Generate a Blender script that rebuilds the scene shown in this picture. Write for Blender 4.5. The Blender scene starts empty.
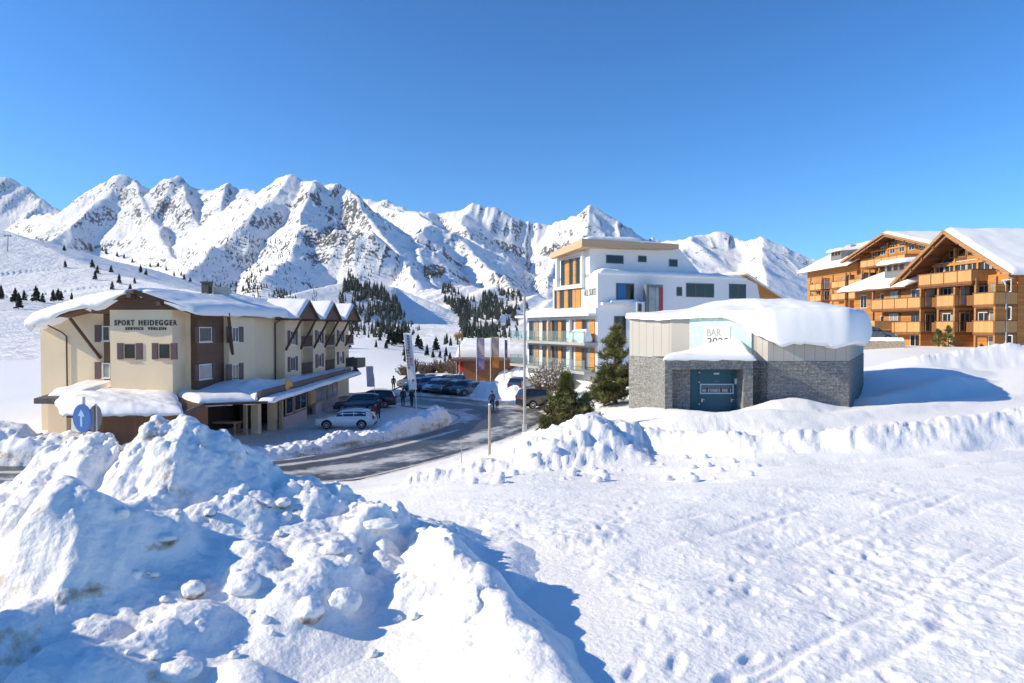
import bpy, bmesh, math, random
import numpy as np
from mathutils import Vector, Matrix

random.seed(7); rng = np.random.default_rng(11)
sc = bpy.context.scene
COL = sc.collection
R = math.radians

# ---------------------------------------------------------------- camera, world, sun, exposure
CAM_Z = 7.9
F = 683.0
PITCH = R(1.13)
cam_d = bpy.data.cameras.new("camera")
cam_d.lens = 24.0; cam_d.sensor_width = 36.0
cam_d.clip_start = 0.1; cam_d.clip_end = 20000
cam_d.dof.use_dof = True; cam_d.dof.focus_distance = 55.0; cam_d.dof.aperture_fstop = 2.0
cam = bpy.data.objects.new("camera", cam_d); COL.objects.link(cam)
cam.location = (0, 0, CAM_Z); cam.rotation_euler = (R(90) - PITCH, 0, 0)
sc.camera = cam

SUN_EL = R(27.5); SUN_AZ = R(-6.0)         # from the left, a touch on the camera's side
sun_dir = Vector((-math.cos(SUN_EL)*math.cos(SUN_AZ), math.cos(SUN_EL)*math.sin(SUN_AZ), math.sin(SUN_EL)))
sun_d = bpy.data.lights.new("sun", 'SUN'); sun_d.energy = 4.3; sun_d.angle = R(0.5); sun_d.color = (1.0, 0.885, 0.64)
sun = bpy.data.objects.new("sun", sun_d); COL.objects.link(sun)
sun.rotation_euler = sun_dir.to_track_quat('Z', 'Y').to_euler()

world = bpy.data.worlds.new("World"); sc.world = world; world.use_nodes = True
wn = world.node_tree; wn.nodes.clear()
sky = wn.nodes.new("ShaderNodeTexSky"); sky.sky_type = 'NISHITA'; sky.sun_disc = False
sky.sun_elevation = SUN_EL; sky.sun_rotation = R(270) + SUN_AZ
sky.altitude = 300; sky.air_density = 1.1; sky.dust_density = 0.0; sky.ozone_density = 10.0
bg = wn.nodes.new("ShaderNodeBackground"); bg.inputs[1].default_value = 0.094
gm = wn.nodes.new("ShaderNodeGamma"); gm.inputs[1].default_value = 1.25
hs = wn.nodes.new("ShaderNodeHueSaturation"); hs.inputs['Hue'].default_value = 0.4935; hs.inputs['Saturation'].default_value = 1.02
wo = wn.nodes.new("ShaderNodeOutputWorld")
wn.links.new(sky.outputs[0], gm.inputs[0]); wn.links.new(gm.outputs[0], hs.inputs['Color']); wn.links.new(hs.outputs[0], bg.inputs[0]); wn.links.new(bg.outputs[0], wo.inputs[0])

sc.view_settings.view_transform = 'Standard'; sc.view_settings.look = 'None'
sc.view_settings.gamma = 1.0; sc.view_settings.exposure = 0.46
sc.cycles.diffuse_bounces = 8; sc.cycles.max_bounces = 12
try: sc.view_settings.use_curve_mapping = False
except Exception: pass

# ---------------------------------------------------------------- pixel <-> world
cp, sp = math.cos(PITCH), math.sin(PITCH)
def ray(px, py):
    x = (px - 512.0) / F; y = (341.5 - py) / F
    d = Vector((x, cp + y * sp, -sp + y * cp))
    return d
def W(px, py, Y):
    d = ray(px, py); k = Y / d.y
    return Vector((d.x * k, Y, CAM_Z + d.z * k))
def PZ(px, py, z):
    d = ray(px, py); k = (z - CAM_Z) / d.z
    return Vector((d.x * k, d.y * k, z))
def proj(X, Y, Z):
    dz = Z - CAM_Z
    fy = Y * cp - dz * sp; uy = Y * sp + dz * cp
    return 512 + F * X / fy, 341.5 - F * uy / fy

# ---------------------------------------------------------------- noise
def _h(ix, iy, iz, s):
    n = (ix * 374761393 + iy * 668265263 + iz * 2147483647 + s * 1274126177).astype(np.int64)
    n = (n ^ (n >> 13)) * 1274126177
    n = n & 0x7fffffff
    n = (n ^ (n >> 16)) * 73244475 & 0x7fffffff
    return ((n ^ (n >> 15)) & 0xffff) / 32768.0 - 1.0
def vnoise(x, y, z=None, s=0):
    x = np.asarray(x, float); y = np.asarray(y, float)
    z = np.zeros_like(x) if z is None else np.asarray(z, float)
    ix, iy, iz = (np.floor(a).astype(np.int64) for a in (x, y, z))
    fx, fy, fz = x - ix, y - iy, z - iz
    fx, fy, fz = (a * a * a * (a * (a * 6 - 15) + 10) for a in (fx, fy, fz))
    two_d = not np.any(fz)
    def layer(k):
        a = _h(ix, iy, iz + k, s); b = _h(ix + 1, iy, iz + k, s); c = _h(ix, iy + 1, iz + k, s); d = _h(ix + 1, iy + 1, iz + k, s)
        return (a * (1 - fx) + b * fx) * (1 - fy) + (c * (1 - fx) + d * fx) * fy
    l0 = layer(0)
    if two_d: return l0
    return l0 * (1 - fz) + layer(1) * fz
def fbm(x, y, z=None, o=4, s=0, g=0.5, l=2.03):
    r = 0; a = 1.0; t = 0
    for i in range(o):
        k = l ** i
        r = r + a * vnoise(x * k + 13.7 * i, y * k - 7.1 * i, None if z is None else z * k, s + i); t += a; a *= g
    return r / t
def ridged(x, y, o=5, s=0, g=0.55, l=2.07):
    r = 0; a = 1.0; t = 0; w = 1.0
    for i in range(o):
        k = l ** i
        n = 1 - np.abs(vnoise(x * k + 5.3 * i, y * k + 9.1 * i, None, s + i)) * 1.6
        n = np.clip(n, 0, 1) ** 2 * w
        r = r + a * n; t += a; a *= g; w = np.clip(n * 1.6, 0.15, 1)
    return r / t
def billow(x, y, z=None, o=3, s=0, g=0.5):
    r = 0; a = 1.0; t = 0
    for i in range(o):
        k = 2.1 ** i
        r = r + a * np.abs(vnoise(x * k + 3.1 * i, y * k - 4.7 * i, None if z is None else z * k, s + i)); t += a; a *= g
    return r / t
def cells(x, y, s=0):
    """distance to nearest jittered cell point (2D)"""
    ix = np.floor(x).astype(np.int64); iy = np.floor(y).astype(np.int64)
    best = np.full(np.shape(x), 9.0); val = np.zeros(np.shape(x)); second = np.full(np.shape(x), 9.0)
    z0 = np.zeros_like(ix)
    for i in (-1, 0, 1):
        for j in (-1, 0, 1):
            cx = ix + i + 0.5 + 0.45 * _h(ix + i, iy + j, z0, s); cy = iy + j + 0.5 + 0.45 * _h(ix + i, iy + j, z0, s + 5)
            d = np.hypot(x - cx, y - cy); m = d < best
            second = np.where(m, best, np.minimum(second, d))
            val = np.where(m, _h(ix + i, iy + j, z0, s + 9), val); best = np.where(m, d, best)
    return best, second, val
def smooth(a, b, x):
    t = np.clip((x - a) / (b - a), 0, 1); return t * t * (3 - 2 * t)
def smax(a, b, k):
    h = np.clip(0.5 + 0.5 * (a - b) / k, 0, 1)
    return b * (1 - h) + a * h + k * h * (1 - h)
def polyline(P, x, y):
    """P: list of (x,y,z).  nearest distance, interpolated z, arc parameter, side"""
    bd = np.full(np.shape(x), 1e9); bz = np.zeros(np.shape(x)); bs = np.zeros(np.shape(x)); side = np.zeros(np.shape(x))
    s0 = 0
    for a, b in zip(P[:-1], P[1:]):
        dx, dy = b[0] - a[0], b[1] - a[1]; L2 = dx * dx + dy * dy + 1e-9; L = math.sqrt(L2)
        t = np.clip(((x - a[0]) * dx + (y - a[1]) * dy) / L2, 0, 1)
        d = np.hypot(x - a[0] - t * dx, y - a[1] - t * dy)
        m = d < bd
        bd = np.where(m, d, bd); bz = np.where(m, a[2] + t * (b[2] - a[2]), bz); bs = np.where(m, s0 + t * L, bs)
        side = np.where(m, np.sign((x - a[0]) * dy - (y - a[1]) * dx), side)
        s0 += L
    return bd, bz, bs, side
def inside(poly, x, y):
    c = np.zeros(np.shape(x), bool); n = len(poly)
    for i in range(n):
        x0, y0 = poly[i][:2]; x1, y1 = poly[(i + 1) % n][:2]
        if y0 == y1: continue
        m = ((y0 > y) != (y1 > y)) & (x < (x1 - x0) * (y - y0) / (y1 - y0) + x0)
        c ^= m
    return c
class TPS:
    def __init__(s, P, V, lam=1e-3):
        s.P = P = np.asarray(P, float); V = np.asarray(V, float); n = len(P)
        K = s.k(np.hypot(P[:, None, 0] - P[None, :, 0], P[:, None, 1] - P[None, :, 1])) + lam * np.eye(n)
        A = np.zeros((n + 3, n + 3)); A[:n, :n] = K; A[:n, n] = 1; A[:n, n + 1:] = P; A[n:, :n] = A[:n, n:].T
        s.w = np.linalg.solve(A, np.concatenate([V, np.zeros(3)]))
    @staticmethod
    def k(r): return np.where(r > 1e-9, r * r * np.log(np.maximum(r, 1e-9)), 0)
    def __call__(s, a, b):
        sh = np.shape(a); a = np.ravel(a); b = np.ravel(b); out = np.zeros(a.shape); n = len(s.P)
        for i in range(0, len(a), 60000):
            aa = a[i:i + 60000]; bb = b[i:i + 60000]
            r = s.k(np.hypot(aa[:, None] - s.P[None, :, 0], bb[:, None] - s.P[None, :, 1]))
            out[i:i + 60000] = r @ s.w[:n] + s.w[n] + aa * s.w[n + 1] + bb * s.w[n + 2]
        return out.reshape(sh)

# ---------------------------------------------------------------- object helpers
def link(o, parent=None):
    COL.objects.link(o)
    if parent is not None: o.parent = parent
    return o
def tag(o, label=None, cat=None, group=None, kind=None):
    if label: o["label"] = label
    if cat: o["category"] = cat
    if group: o["group"] = group
    if kind: o["kind"] = kind
    return o
def empty(name, loc, rz=0, label=None, cat=None, group=None):
    o = bpy.data.objects.new(name, None); o.empty_display_size = 0.3
    COL.objects.link(o); o.location = loc; o.rotation_euler = (0, 0, rz)
    return tag(o, label, cat, group)
def copy_tree(o, parent=None):
    c = o.copy(); COL.objects.link(c)
    if parent is not None: c.parent = parent
    for ch in list(o.children): copy_tree(ch, c)
    return c
def grid_mesh(name, X, Y, Z, mat, parent=None, attrs=None, flip=False, sm=True):
    nr, nc = X.shape
    me = bpy.data.meshes.new(name)
    V = np.stack([X, Y, Z], -1).reshape(-1, 3).astype(np.float32)
    idx = np.arange(nr * nc).reshape(nr, nc)
    q = np.stack([idx[:-1, :-1], idx[:-1, 1:], idx[1:, 1:], idx[1:, :-1]], -1).reshape(-1, 4)
    if flip: q = q[:, ::-1]
    me.vertices.add(len(V)); me.vertices.foreach_set("co", V.ravel())
    me.loops.add(q.size); me.loops.foreach_set("vertex_index", q.ravel().astype(np.int32))
    me.polygons.add(len(q)); me.polygons.foreach_set("loop_start", np.arange(0, q.size, 4, dtype=np.int32))
    me.polygons.foreach_set("use_smooth", np.full(len(q), sm, dtype=bool))
    me.update(calc_edges=True)
    for k, v in (attrs or {}).items():
        at = me.attributes.new(k, 'FLOAT', 'POINT'); at.data.foreach_set("value", np.asarray(v, np.float32).ravel())
    me.materials.append(mat)
    return link(bpy.data.objects.new(name, me), parent)

class MB:
    """collects shapes in a local frame (a = along, n = outward, w = up) and links them as ONE mesh object"""
    def __init__(s, o=(0, 0, 0), a=(1, 0, 0), n=(0, -1, 0), w=(0, 0, 1)):
        s.v = []; s.f = []; s.m = []; s.sm = []; s.cur = 0; s.frame(o, a, n, w)
    def frame(s, o=(0, 0, 0), a=(1, 0, 0), n=(0, -1, 0), w=(0, 0, 1)):
        s.o = Vector(o); s.a = Vector(a); s.n = Vector(n); s.w = Vector(w); return s
    def pt(s, a, n, w): return s.o + s.a * a + s.n * n + s.w * w
    def add(s, vs, fs, smooth=False):
        b = len(s.v); s.v += [tuple(p) for p in vs]
        for f in fs: s.f.append(tuple(b + i for i in f)); s.m.append(s.cur); s.sm.append(smooth)
        return s
    def box(s, a0, a1, n0, n1, w0, w1):
        vs = [s.pt(a, n, w) for a in (a0, a1) for n in (n0, n1) for w in (w0, w1)]
        return s.add(vs, [(0, 1, 3, 2), (4, 6, 7, 5), (0, 4, 5, 1), (2, 3, 7, 6), (0, 2, 6, 4), (1, 5, 7, 3)])
    def prism(s, poly, n0, n1):
        """poly in (a,w), extruded along n"""
        k = len(poly)
        vs = [s.pt(a, n0, w) for a, w in poly] + [s.pt(a, n1, w) for a, w in poly]
        fs = [tuple(range(k)), tuple(range(2 * k - 1, k - 1, -1))] + [(i, i + k, (i + 1) % k + k, (i + 1) % k) for i in range(k)]
        return s.add(vs, fs)
    def slab(s, poly, w0, w1):
        """poly in (a,n), extruded up; w0/w1 numbers or per-corner lists"""
        k = len(poly)
        W0 = w0 if isinstance(w0, (list, tuple)) else [w0] * k; W1 = w1 if isinstance(w1, (list, tuple)) else [w1] * k
        vs = [s.pt(p[0], p[1], W0[i]) for i, p in enumerate(poly)] + [s.pt(p[0], p[1], W1[i]) for i, p in enumerate(poly)]
        fs = [tuple(range(k - 1, -1, -1)), tuple(range(k, 2 * k))] + [(i, (i + 1) % k, (i + 1) % k + k, i + k) for i in range(k)]
        return s.add(vs, fs)
    def bar(s, p, q, t, t2=None):
        """square bar between local points p,q (a,n,w)"""
        P = s.pt(*p); Q = s.pt(*q); d = (Q - P).normalized(); t2 = t2 or t
        u = d.orthogonal().normalized() if abs(d.z) > 0.95 else d.cross(Vector((0, 0, 1))).normalized()
        v = d.cross(u)
        vs = [c + u * i * t / 2 + v * j * t2 / 2 for c in (P, Q) for i, j in ((-1, -1), (1, -1), (1, 1), (-1, 1))]
        return s.add(vs, [(3, 2, 1, 0), (4, 5, 6, 7)] + [(i, (i + 1) % 4, (i + 1) % 4 + 4, i + 4) for i in range(4)])
    def tube(s, pts, r, n=10, cap=True, smooth=True):
        P = [s.pt(*p) for p in pts]; rr = r if isinstance(r, (list, tuple)) else [r] * len(P)
        rings = []; u = None
        for i, c in enumerate(P):
            d = (P[min(i + 1, len(P) - 1)] - P[max(i - 1, 0)]).normalized()
            if u is None: u = d.orthogonal().normalized()
            else: u = (u - d * u.dot(d)).normalized()
            v = d.cross(u); rings.append([c + (u * math.cos(2 * math.pi * k / n) + v * math.sin(2 * math.pi * k / n)) * rr[i] for k in range(n)])
        vs = [p for r_ in rings for p in r_]; m = len(P)
        fs = [(i * n + k, i * n + (k + 1) % n, (i + 1) * n + (k + 1) % n, (i + 1) * n + k) for i in range(m - 1) for k in range(n)]
        s.add(vs, fs, smooth)
        if cap: s.add(rings[0][::-1], [tuple(range(n))]); s.add(rings[-1], [tuple(range(n))])
        return s
    def disc(s, c, r, t, n=24):
        """disc facing n"""
        vs = [s.pt(c[0] + r * math.cos(2 * math.pi * k / n), c[1] + dn, c[2] + r * math.sin(2 * math.pi * k / n)) for dn in (0, t) for k in range(n)]
        return s.add(vs, [tuple(range(n - 1, -1, -1)), tuple(range(n, 2 * n))] + [(k, (k + 1) % n, (k + 1) % n + n, k + n) for k in range(n)])
    def build(s, name, mats, parent=None):
        if not isinstance(mats, (list, tuple)): mats = [mats]
        me = bpy.data.meshes.new(name); me.from_pydata(s.v, [], s.f); me.update()
        for m in mats: me.materials.append(m)
        me.polygons.foreach_set("material_index", s.m); me.polygons.foreach_set("use_smooth", s.sm)
        bm = bmesh.new(); bm.from_mesh(me); bmesh.ops.recalc_face_normals(bm, faces=bm.faces); bm.to_mesh(me); bm.free()
        return link(bpy.data.objects.new(name, me), parent)

# ---------------------------------------------------------------- materials
M = {}
def mat(name, col, rough=0.7, metal=0.0, var=0.08, scale=6.0, bump=0.0, bscale=30.0, coords='Object', spec=0.5, detail=4.0):
    m = bpy.data.materials.new(name); m.use_nodes = True; nt = m.node_tree; b = nt.nodes["Principled BSDF"]
    b.inputs["Roughness"].default_value = rough; b.inputs["Metallic"].default_value = metal
    b.inputs["Specular IOR Level"].default_value = spec
    tc = nt.nodes.new("ShaderNodeTexCoord"); nz = nt.nodes.new("ShaderNodeTexNoise")
    nz.inputs["Scale"].default_value = scale; nz.inputs["Detail"].default_value = detail
    nt.links.new(tc.outputs[coords], nz.inputs["Vector"])
    mx = nt.nodes.new("ShaderNodeMix"); mx.data_type = 'RGBA'
    mx.inputs[6].default_value = (*[max(0, c * (1 - var * 2)) for c in col], 1)
    mx.inputs[7].default_value = (*[min(1, c * (1 + var * 1.2)) for c in col], 1)
    nt.links.new(nz.outputs["Fac"], mx.inputs[0]); nt.links.new(mx.outputs[2], b.inputs["Base Color"])
    if bump:
        n2 = nt.nodes.new("ShaderNodeTexNoise"); n2.inputs["Scale"].default_value = bscale; n2.inputs["Detail"].default_value = 6
        nt.links.new(tc.outputs[coords], n2.inputs["Vector"])
        bp = nt.nodes.new("ShaderNodeBump"); bp.inputs["Strength"].default_value = bump; bp.inputs["Distance"].default_value = 0.05
        nt.links.new(n2.outputs["Fac"], bp.inputs["Height"]); nt.links.new(bp.outputs[0], b.inputs["Normal"])
    M[name] = m; return m
def planks(name, c1, c2, axis, width, rough=0.7, gap=0.5):
    """wood boards: stripes across the given local axis, each board its own tone, grain along"""
    m = mat(name, c1, rough, var=0.0); nt = m.node_tree; b = nt.nodes["Principled BSDF"]
    tc = nt.nodes.new("ShaderNodeTexCoord"); sx = nt.nodes.new("ShaderNodeSeparateXYZ"); nt.links.new(tc.outputs["Object"], sx.inputs[0])
    def math_(op, a, bb=None):
        n = nt.nodes.new("ShaderNodeMath"); n.operation = op
        for i, q in enumerate((a, bb)):
            if q is None: continue
            if isinstance(q, (int, float)): n.inputs[i].default_value = q
            else: nt.links.new(q, n.inputs[i])
        return n.outputs[0]
    if axis == 'XY': co = math_('ADD', sx.outputs[0], math_('MULTIPLY', sx.outputs[1], 1.37))
    else: co = sx.outputs['XYZ'.index(axis)]
    v = math_('MULTIPLY', co, 1.0 / width); fl = math_('FLOOR', v); fr = math_('FRACT', v)
    wn_ = nt.nodes.new("ShaderNodeTexWhiteNoise"); wn_.noise_dimensions = '1D'; nt.links.new(fl, wn_.inputs["W"])
    nz = nt.nodes.new("ShaderNodeTexNoise"); nz.inputs["Scale"].default_value = 3; nz.inputs["Detail"].default_value = 6
    nt.links.new(tc.outputs["Object"], nz.inputs["Vector"])
    fac = math_('ADD', math_('MULTIPLY', wn_.outputs[0], 0.6), math_('MULTIPLY', nz.outputs["Fac"], 0.4))
    mx = nt.nodes.new("ShaderNodeMix"); mx.data_type = 'RGBA'; mx.inputs[6].default_value = (*c1, 1); mx.inputs[7].default_value = (*c2, 1)
    nt.links.new(fac, mx.inputs[0])
    gp = math_('LESS_THAN', fr, 0.07)
    m2 = nt.nodes.new("ShaderNodeMix"); m2.data_type = 'RGBA'; m2.inputs[7].default_value = (*[c * gap for c in c1], 1)
    nt.links.new(gp, m2.inputs[0]); nt.links.new(mx.outputs[2], m2.inputs[6]); nt.links.new(m2.outputs[2], b.inputs["Base Color"])
    bp = nt.nodes.new("ShaderNodeBump"); bp.inputs["Strength"].default_value = 0.6; bp.inputs["Distance"].default_value = 0.02; bp.invert = True
    nt.links.new(gp, bp.inputs["Height"]); nt.links.new(bp.outputs[0], b.inputs["Normal"])
    return m
def snow_mat(name, dirty=False, bump=0.25, bscale=9.0, col=(0.93, 0.905, 0.885)):
    m = mat(name, col, 0.55, var=0.0, spec=0.25); nt = m.node_tree; b = nt.nodes["Principled BSDF"]
    tc = nt.nodes.new("ShaderNodeTexCoord")
    n1 = nt.nodes.new("ShaderNodeTexNoise"); n1.inputs["Scale"].default_value = bscale; n1.inputs["Detail"].default_value = 8; n1.inputs["Roughness"].default_value = 0.6
    nt.links.new(tc.outputs["Object"], n1.inputs["Vector"])
    bp = nt.nodes.new("ShaderNodeBump"); bp.inputs["Strength"].default_value = bump; bp.inputs["Distance"].default_value = 0.06
    nt.links.new(n1.outputs["Fac"], bp.inputs["Height"]); nt.links.new(bp.outputs[0], b.inputs["Normal"])
    if dirty:
        at = nt.nodes.new("ShaderNodeAttribute"); at.attribute_name = "dirt"
        n2 = nt.nodes.new("ShaderNodeTexNoise"); n2.inputs["Scale"].default_value = 7; n2.inputs["Detail"].default_value = 9; n2.inputs["Roughness"].default_value = 0.7
        nt.links.new(tc.outputs["Object"], n2.inputs["Vector"])
        ad = nt.nodes.new("ShaderNodeMath"); ad.operation = 'MULTIPLY_ADD'; nt.links.new(n2.outputs["Fac"], ad.inputs[0]); ad.inputs[1].default_value = 1.6; ad.inputs[2].default_value = -0.8
        s2 = nt.nodes.new("ShaderNodeMath"); s2.operation = 'ADD'; nt.links.new(at.outputs["Fac"], s2.inputs[0]); nt.links.new(ad.outputs[0], s2.inputs[1])
        rp = nt.nodes.new("ShaderNodeValToRGB"); e = rp.color_ramp.elements
        e[0].position = 0.15; e[0].color = (*col, 1); e[1].position = 0.95; e[1].color = (0.15, 0.10, 0.065, 1)
        k = e.new(0.45); k.color = (0.64, 0.54, 0.44, 1)
        nt.links.new(s2.outputs[0], rp.inputs[0]); nt.links.new(rp.outputs[0], b.inputs["Base Color"])
    return m
SNOW = snow_mat("snow"); SNOWD = snow_mat("dirty_snow", True, 0.5, 12); ROOFSNOW = snow_mat("roof_snow", False, 0.12, 3.0)
# ================================================================ SETTING: terrain
CP = [ # px, py, depth : points on the snow ground away from mounds
 (512,683,6.5),(1024,683,6.5),(760,683,6.5),(200,683,6.6),(-200,690,6.5),(1300,683,6.5),(700,600,8.5),(1024,600,8.5),(512,560,10.6),(800,548,11.2),(1024,540,11.5),(1400,540,11.5),
 (250,560,10.5),(0,560,10.5),(-250,560,10.5),(700,490,15.5),(900,480,16.5),(1024,470,17.5),(1200,460,18.5),(520,492,16),(430,494,17),(350,505,17),
 (560,468,20.5),(470,470,22),(640,470,20.5),(760,462,20),(900,455,20.5),(1024,443,22),(1200,435,23),
 (430,478,26),(380,486,24),(300,500,24),(200,510,24),(0,520,24),(-250,520,24),
 (640,432,27),(700,428,28),(800,421,28.5),(900,412,28.5),(1024,408,29),(1200,400,30),(600,420,31),(560,428,30),
 (640,409,36),(900,396,37),(1024,380,38),(1200,372,38),(600,404,40),
 (945,384,42),(1024,362,52),(900,366,52),(1200,357,52),
 (900,350,64),(1024,350,62),(1200,350,62),(960,346,78),(870,346,85),(1024,344,82),
 (700,375,60),(600,385,62),(760,368,62),(560,383,72),(650,370,90),(800,352,100),
 (530,394,68),(0,420,54),(0,400,75),(-250,420,54),(-250,398,80),(0,370,140),(-300,368,140),(0,345,230),(0,318,350),(0,300,480),
 (100,385,100),(100,345,230),(200,375,115),(200,340,260),(100,318,380),(200,318,420),(400,325,2500),(100,325,2500),(700,325,2500),(1000,325,2500),(400,326,8000),(0,326,8000),(800,326,8000),(300,374,120),(300,345,230),
 (375,354,145),(365,337,178),(430,362,140),(440,348,190),(385,345,260),
 (500,352,170),(480,332,400),(400,331,520),(400,327,900),(480,327,800),(300,322,520),(526,443,37),(500,456,33),(478,463,31),(545,437,35),(560,432,31),
 (640,345,170),(640,330,420),(700,324,900),(900,340,130),(1024,338,130),(1200,338,130),(900,332,300),(1024,331,300),(1200,331,300),(900,322,900),(1024,322,900),(1250,322,900),
]
for x_, y_, z_ in ((-8.1,35.3,0),(-4.3,40.9,0),(-2.1,45,0),(1,51.9,0),(2.8,58.6,0),(2.7,65.8,0),(-1.3,72,0),(-4.7,77,.05),(-15.7,38.5,0),(-12.7,40.9,0),(-10,44,0),(-8,48.2,0),(-5,55,0),
                   (-22,36,0),(-30,37,0),(-22,41,.1),(-30,41,.3),(-15,47,0),(-15,55,0),(-14,64,0),(-12,72,0),(-16,80,.2),(-6,88,.3),(2,88,.6),(-12,95,.5),(-20,60,0),(-28,55,0.2),(-35,48,.6),(-28,75,.3),(-38,70,.6),(-3,102,.8),(-6,50,0),(0,60,0),(-5,63,0),(-8,70,0)):
    CP.append((x_, y_, z_, 'w'))
cx_, cv_ = [], []
for c in CP:
    if len(c) == 4: x_, y_, z_ = c[:3]
    else: x_, y_, z_ = W(*c)
    cx_.append((x_ / y_ * 1.6, math.log(y_))); cv_.append(z_)
BASE = TPS(cx_, cv_, 2e-3)

def P3(lst): return [tuple(W(*p)) for p in lst]
# --- road outline (plan, metres)
ROAD_R = [(-60,31.5),(-40,32.6),(-26,33.2),(-16,33.6),(-8.1,35.3),(-4.3,40.9),(-2.1,45),(-0.4,48.4),(1,51.9),(2.2,55.2),(2.9,58.6),(3.1,62.2),(2.7,65.8),(1.2,69.2),(-1.3,72.2),(-4.7,75.6),(-9,78.6),(-14,81),(-22,84)]
ROAD_L = [(-60,38.6),(-40,38.9),(-26,39.2),(-16,39.6),(-13.2,41.0),(-10.9,43.6),(-9.2,46.2),(-7.6,48.9),(-6.2,51.8),(-5.2,54.8),(-4.6,57.8),(-4.5,60.4),(-5.2,62.8),(-6.6,65.0),(-8.6,67.2),(-11,69.4),(-14,71.2),(-18,72.8),(-25,74.5)]
ROAD_POLY = ROAD_R + ROAD_L[::-1]
LOT = [(-13.6,43.2),(-10.2,47.6),(-7.6,52.5),(-6.0,57.6),(-6.0,60.6),(-8.0,66.0),(-14,70.6),(-17.6,72.5),(-18.2,58),(-18.0,50),(-20,46)]

MOUND = P3([(440,474,21.5),(480,462,21.5),(520,452,21.7),(555,432,22.8),(585,418,23.6),(605,420,24.4),(640,424,25),(680,434,24),(720,437,23.4)])
BERM = P3([(670,430,24),(730,433,22.8),(800,433,22.2),(860,428,22.2),(930,421,22.8),(1024,408,24.2),(1150,396,26),(1300,392,28)])
DRIFT = P3([(645,407,31),(690,410,29.3),(730,414,28.6),(775,401,28.8),(800,398,29.2),(850,408,29.3),(900,404,31)])
DRIFT2 = P3([(868,398,33),(900,392,34.5),(925,384,35.5),(945,375,36.5),(962,377,37.5),(1000,381,40),(1040,381,43)])
DRIFT3 = P3([(690,416,26.5),(770,409,27),(830,414,27),(900,405,29),(980,399,31),(1060,391,33)])
DRIFT4 = P3([(915,356,50),(945,353,51),(970,349,52),(1000,343,53),(1040,345,54),(1100,342,56)])
DRIFT5 = P3([(880,372,44),(930,366,46),(990,371,47),(1060,366,49)])
prs = np.random.default_rng(5)
FOOT = []
def trail(pts, n, side=0.13):
    P = np.array(pts, float); seg = np.hypot(*np.diff(P, axis=0).T); L = np.concatenate([[0], np.cumsum(seg)])
    for i in range(n):
        s = L[-1] * (i + 0.3 * prs.random()) / n; x = np.interp(s, L, P[:, 0]); y = np.interp(s, L, P[:, 1])
        k = min(np.searchsorted(L, s, 'right'), len(P) - 1); d = (P[k] - P[k - 1]) / seg[k - 1]
        sg = side if i % 2 else -side
        FOOT.append((x - d[1] * sg + 0.04 * prs.normal(), y + d[0] * sg + .04 * prs.normal(), math.atan2(d[1], d[0]) + 0.2 * prs.normal(), 0.012 + .028 * prs.random() ** 2))
trail([(1.0,6.2),(2.0,7.4),(3.2,9.4),(4.8,12.5),(6.5,16)], 26)
trail([(0.5,12.2),(2.0,12.4),(4.5,13.2),(8.0,13.2)], 24)
trail([(0.2,14.4),(3,14.2),(6,15.2),(9,15.0)], 26)
trail([(1.4,6.6),(1.8,8.4),(1.3,10.6),(2.4,14),(3.5,17.5)], 28)
trail([(3.6,6.6),(4.1,9),(6.6,12.2),(9.5,17)], 26)
FOOT += [(2.10,6.55,.5,.06),(2.45,6.95,.7,.045),(2.62,6.5,.3,.05),(3.5,6.2,.8,.06)]
def footprints(X, Y, Z):
    for fx, fy, an, dp in FOOT:
        m = (np.abs(X - fx) < 0.6) & (np.abs(Y - fy) < 0.6)
        if not m.any(): continue
        x = X[m] - fx; y = Y[m] - fy; c, s = math.cos(an), math.sin(an)
        u = (x * c + y * s) / 0.14; v = (-x * s + y * c) / 0.065
        r = np.sqrt(u * u + v * v)
        Z[m] += -dp * np.exp(-r ** 4 * 0.6) + dp * 0.22 * np.exp(-((r - 1.6) / 0.45) ** 2) * (0.6 + 0.6 * vnoise(x * 9 + fx, y * 9 + fy))
    return Z

PILE_A = P3([(5,503,9.6),(40,497,10.2),(60,447,10.4),(90,447,10.2),(120,440,10),(150,436,10),(186,435,10),(212,444,10.1),(240,462,10.3),(264,474,10.5),(300,485,10.5),(340,504,10.5),(385,522,10.3),(425,531,9.5),(448,545,8.9),(470,564,8.2),(490,587,7.7),(510,608,7.2),(545,652,6.4),(575,696,5.7),(590,730,5.2)])
SHADE_RIDGE = [(-10.5,2.4,7.7),(-9.0,3.6,7.6),(-8.6,4.2,8.0),(-8.5,4.7,7.2),(-8.4,5.2,7.7),(-9.0,5.7,7.0)]  # unseen ridge left of the frame, added to shade the pile's lower left

def ground_base(X, Y):
    t = X / np.maximum(Y, 1.5)
    return BASE(np.clip(t, -1.3, 1.3) * 1.6, np.log(np.maximum(Y, 3.0)))

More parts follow.
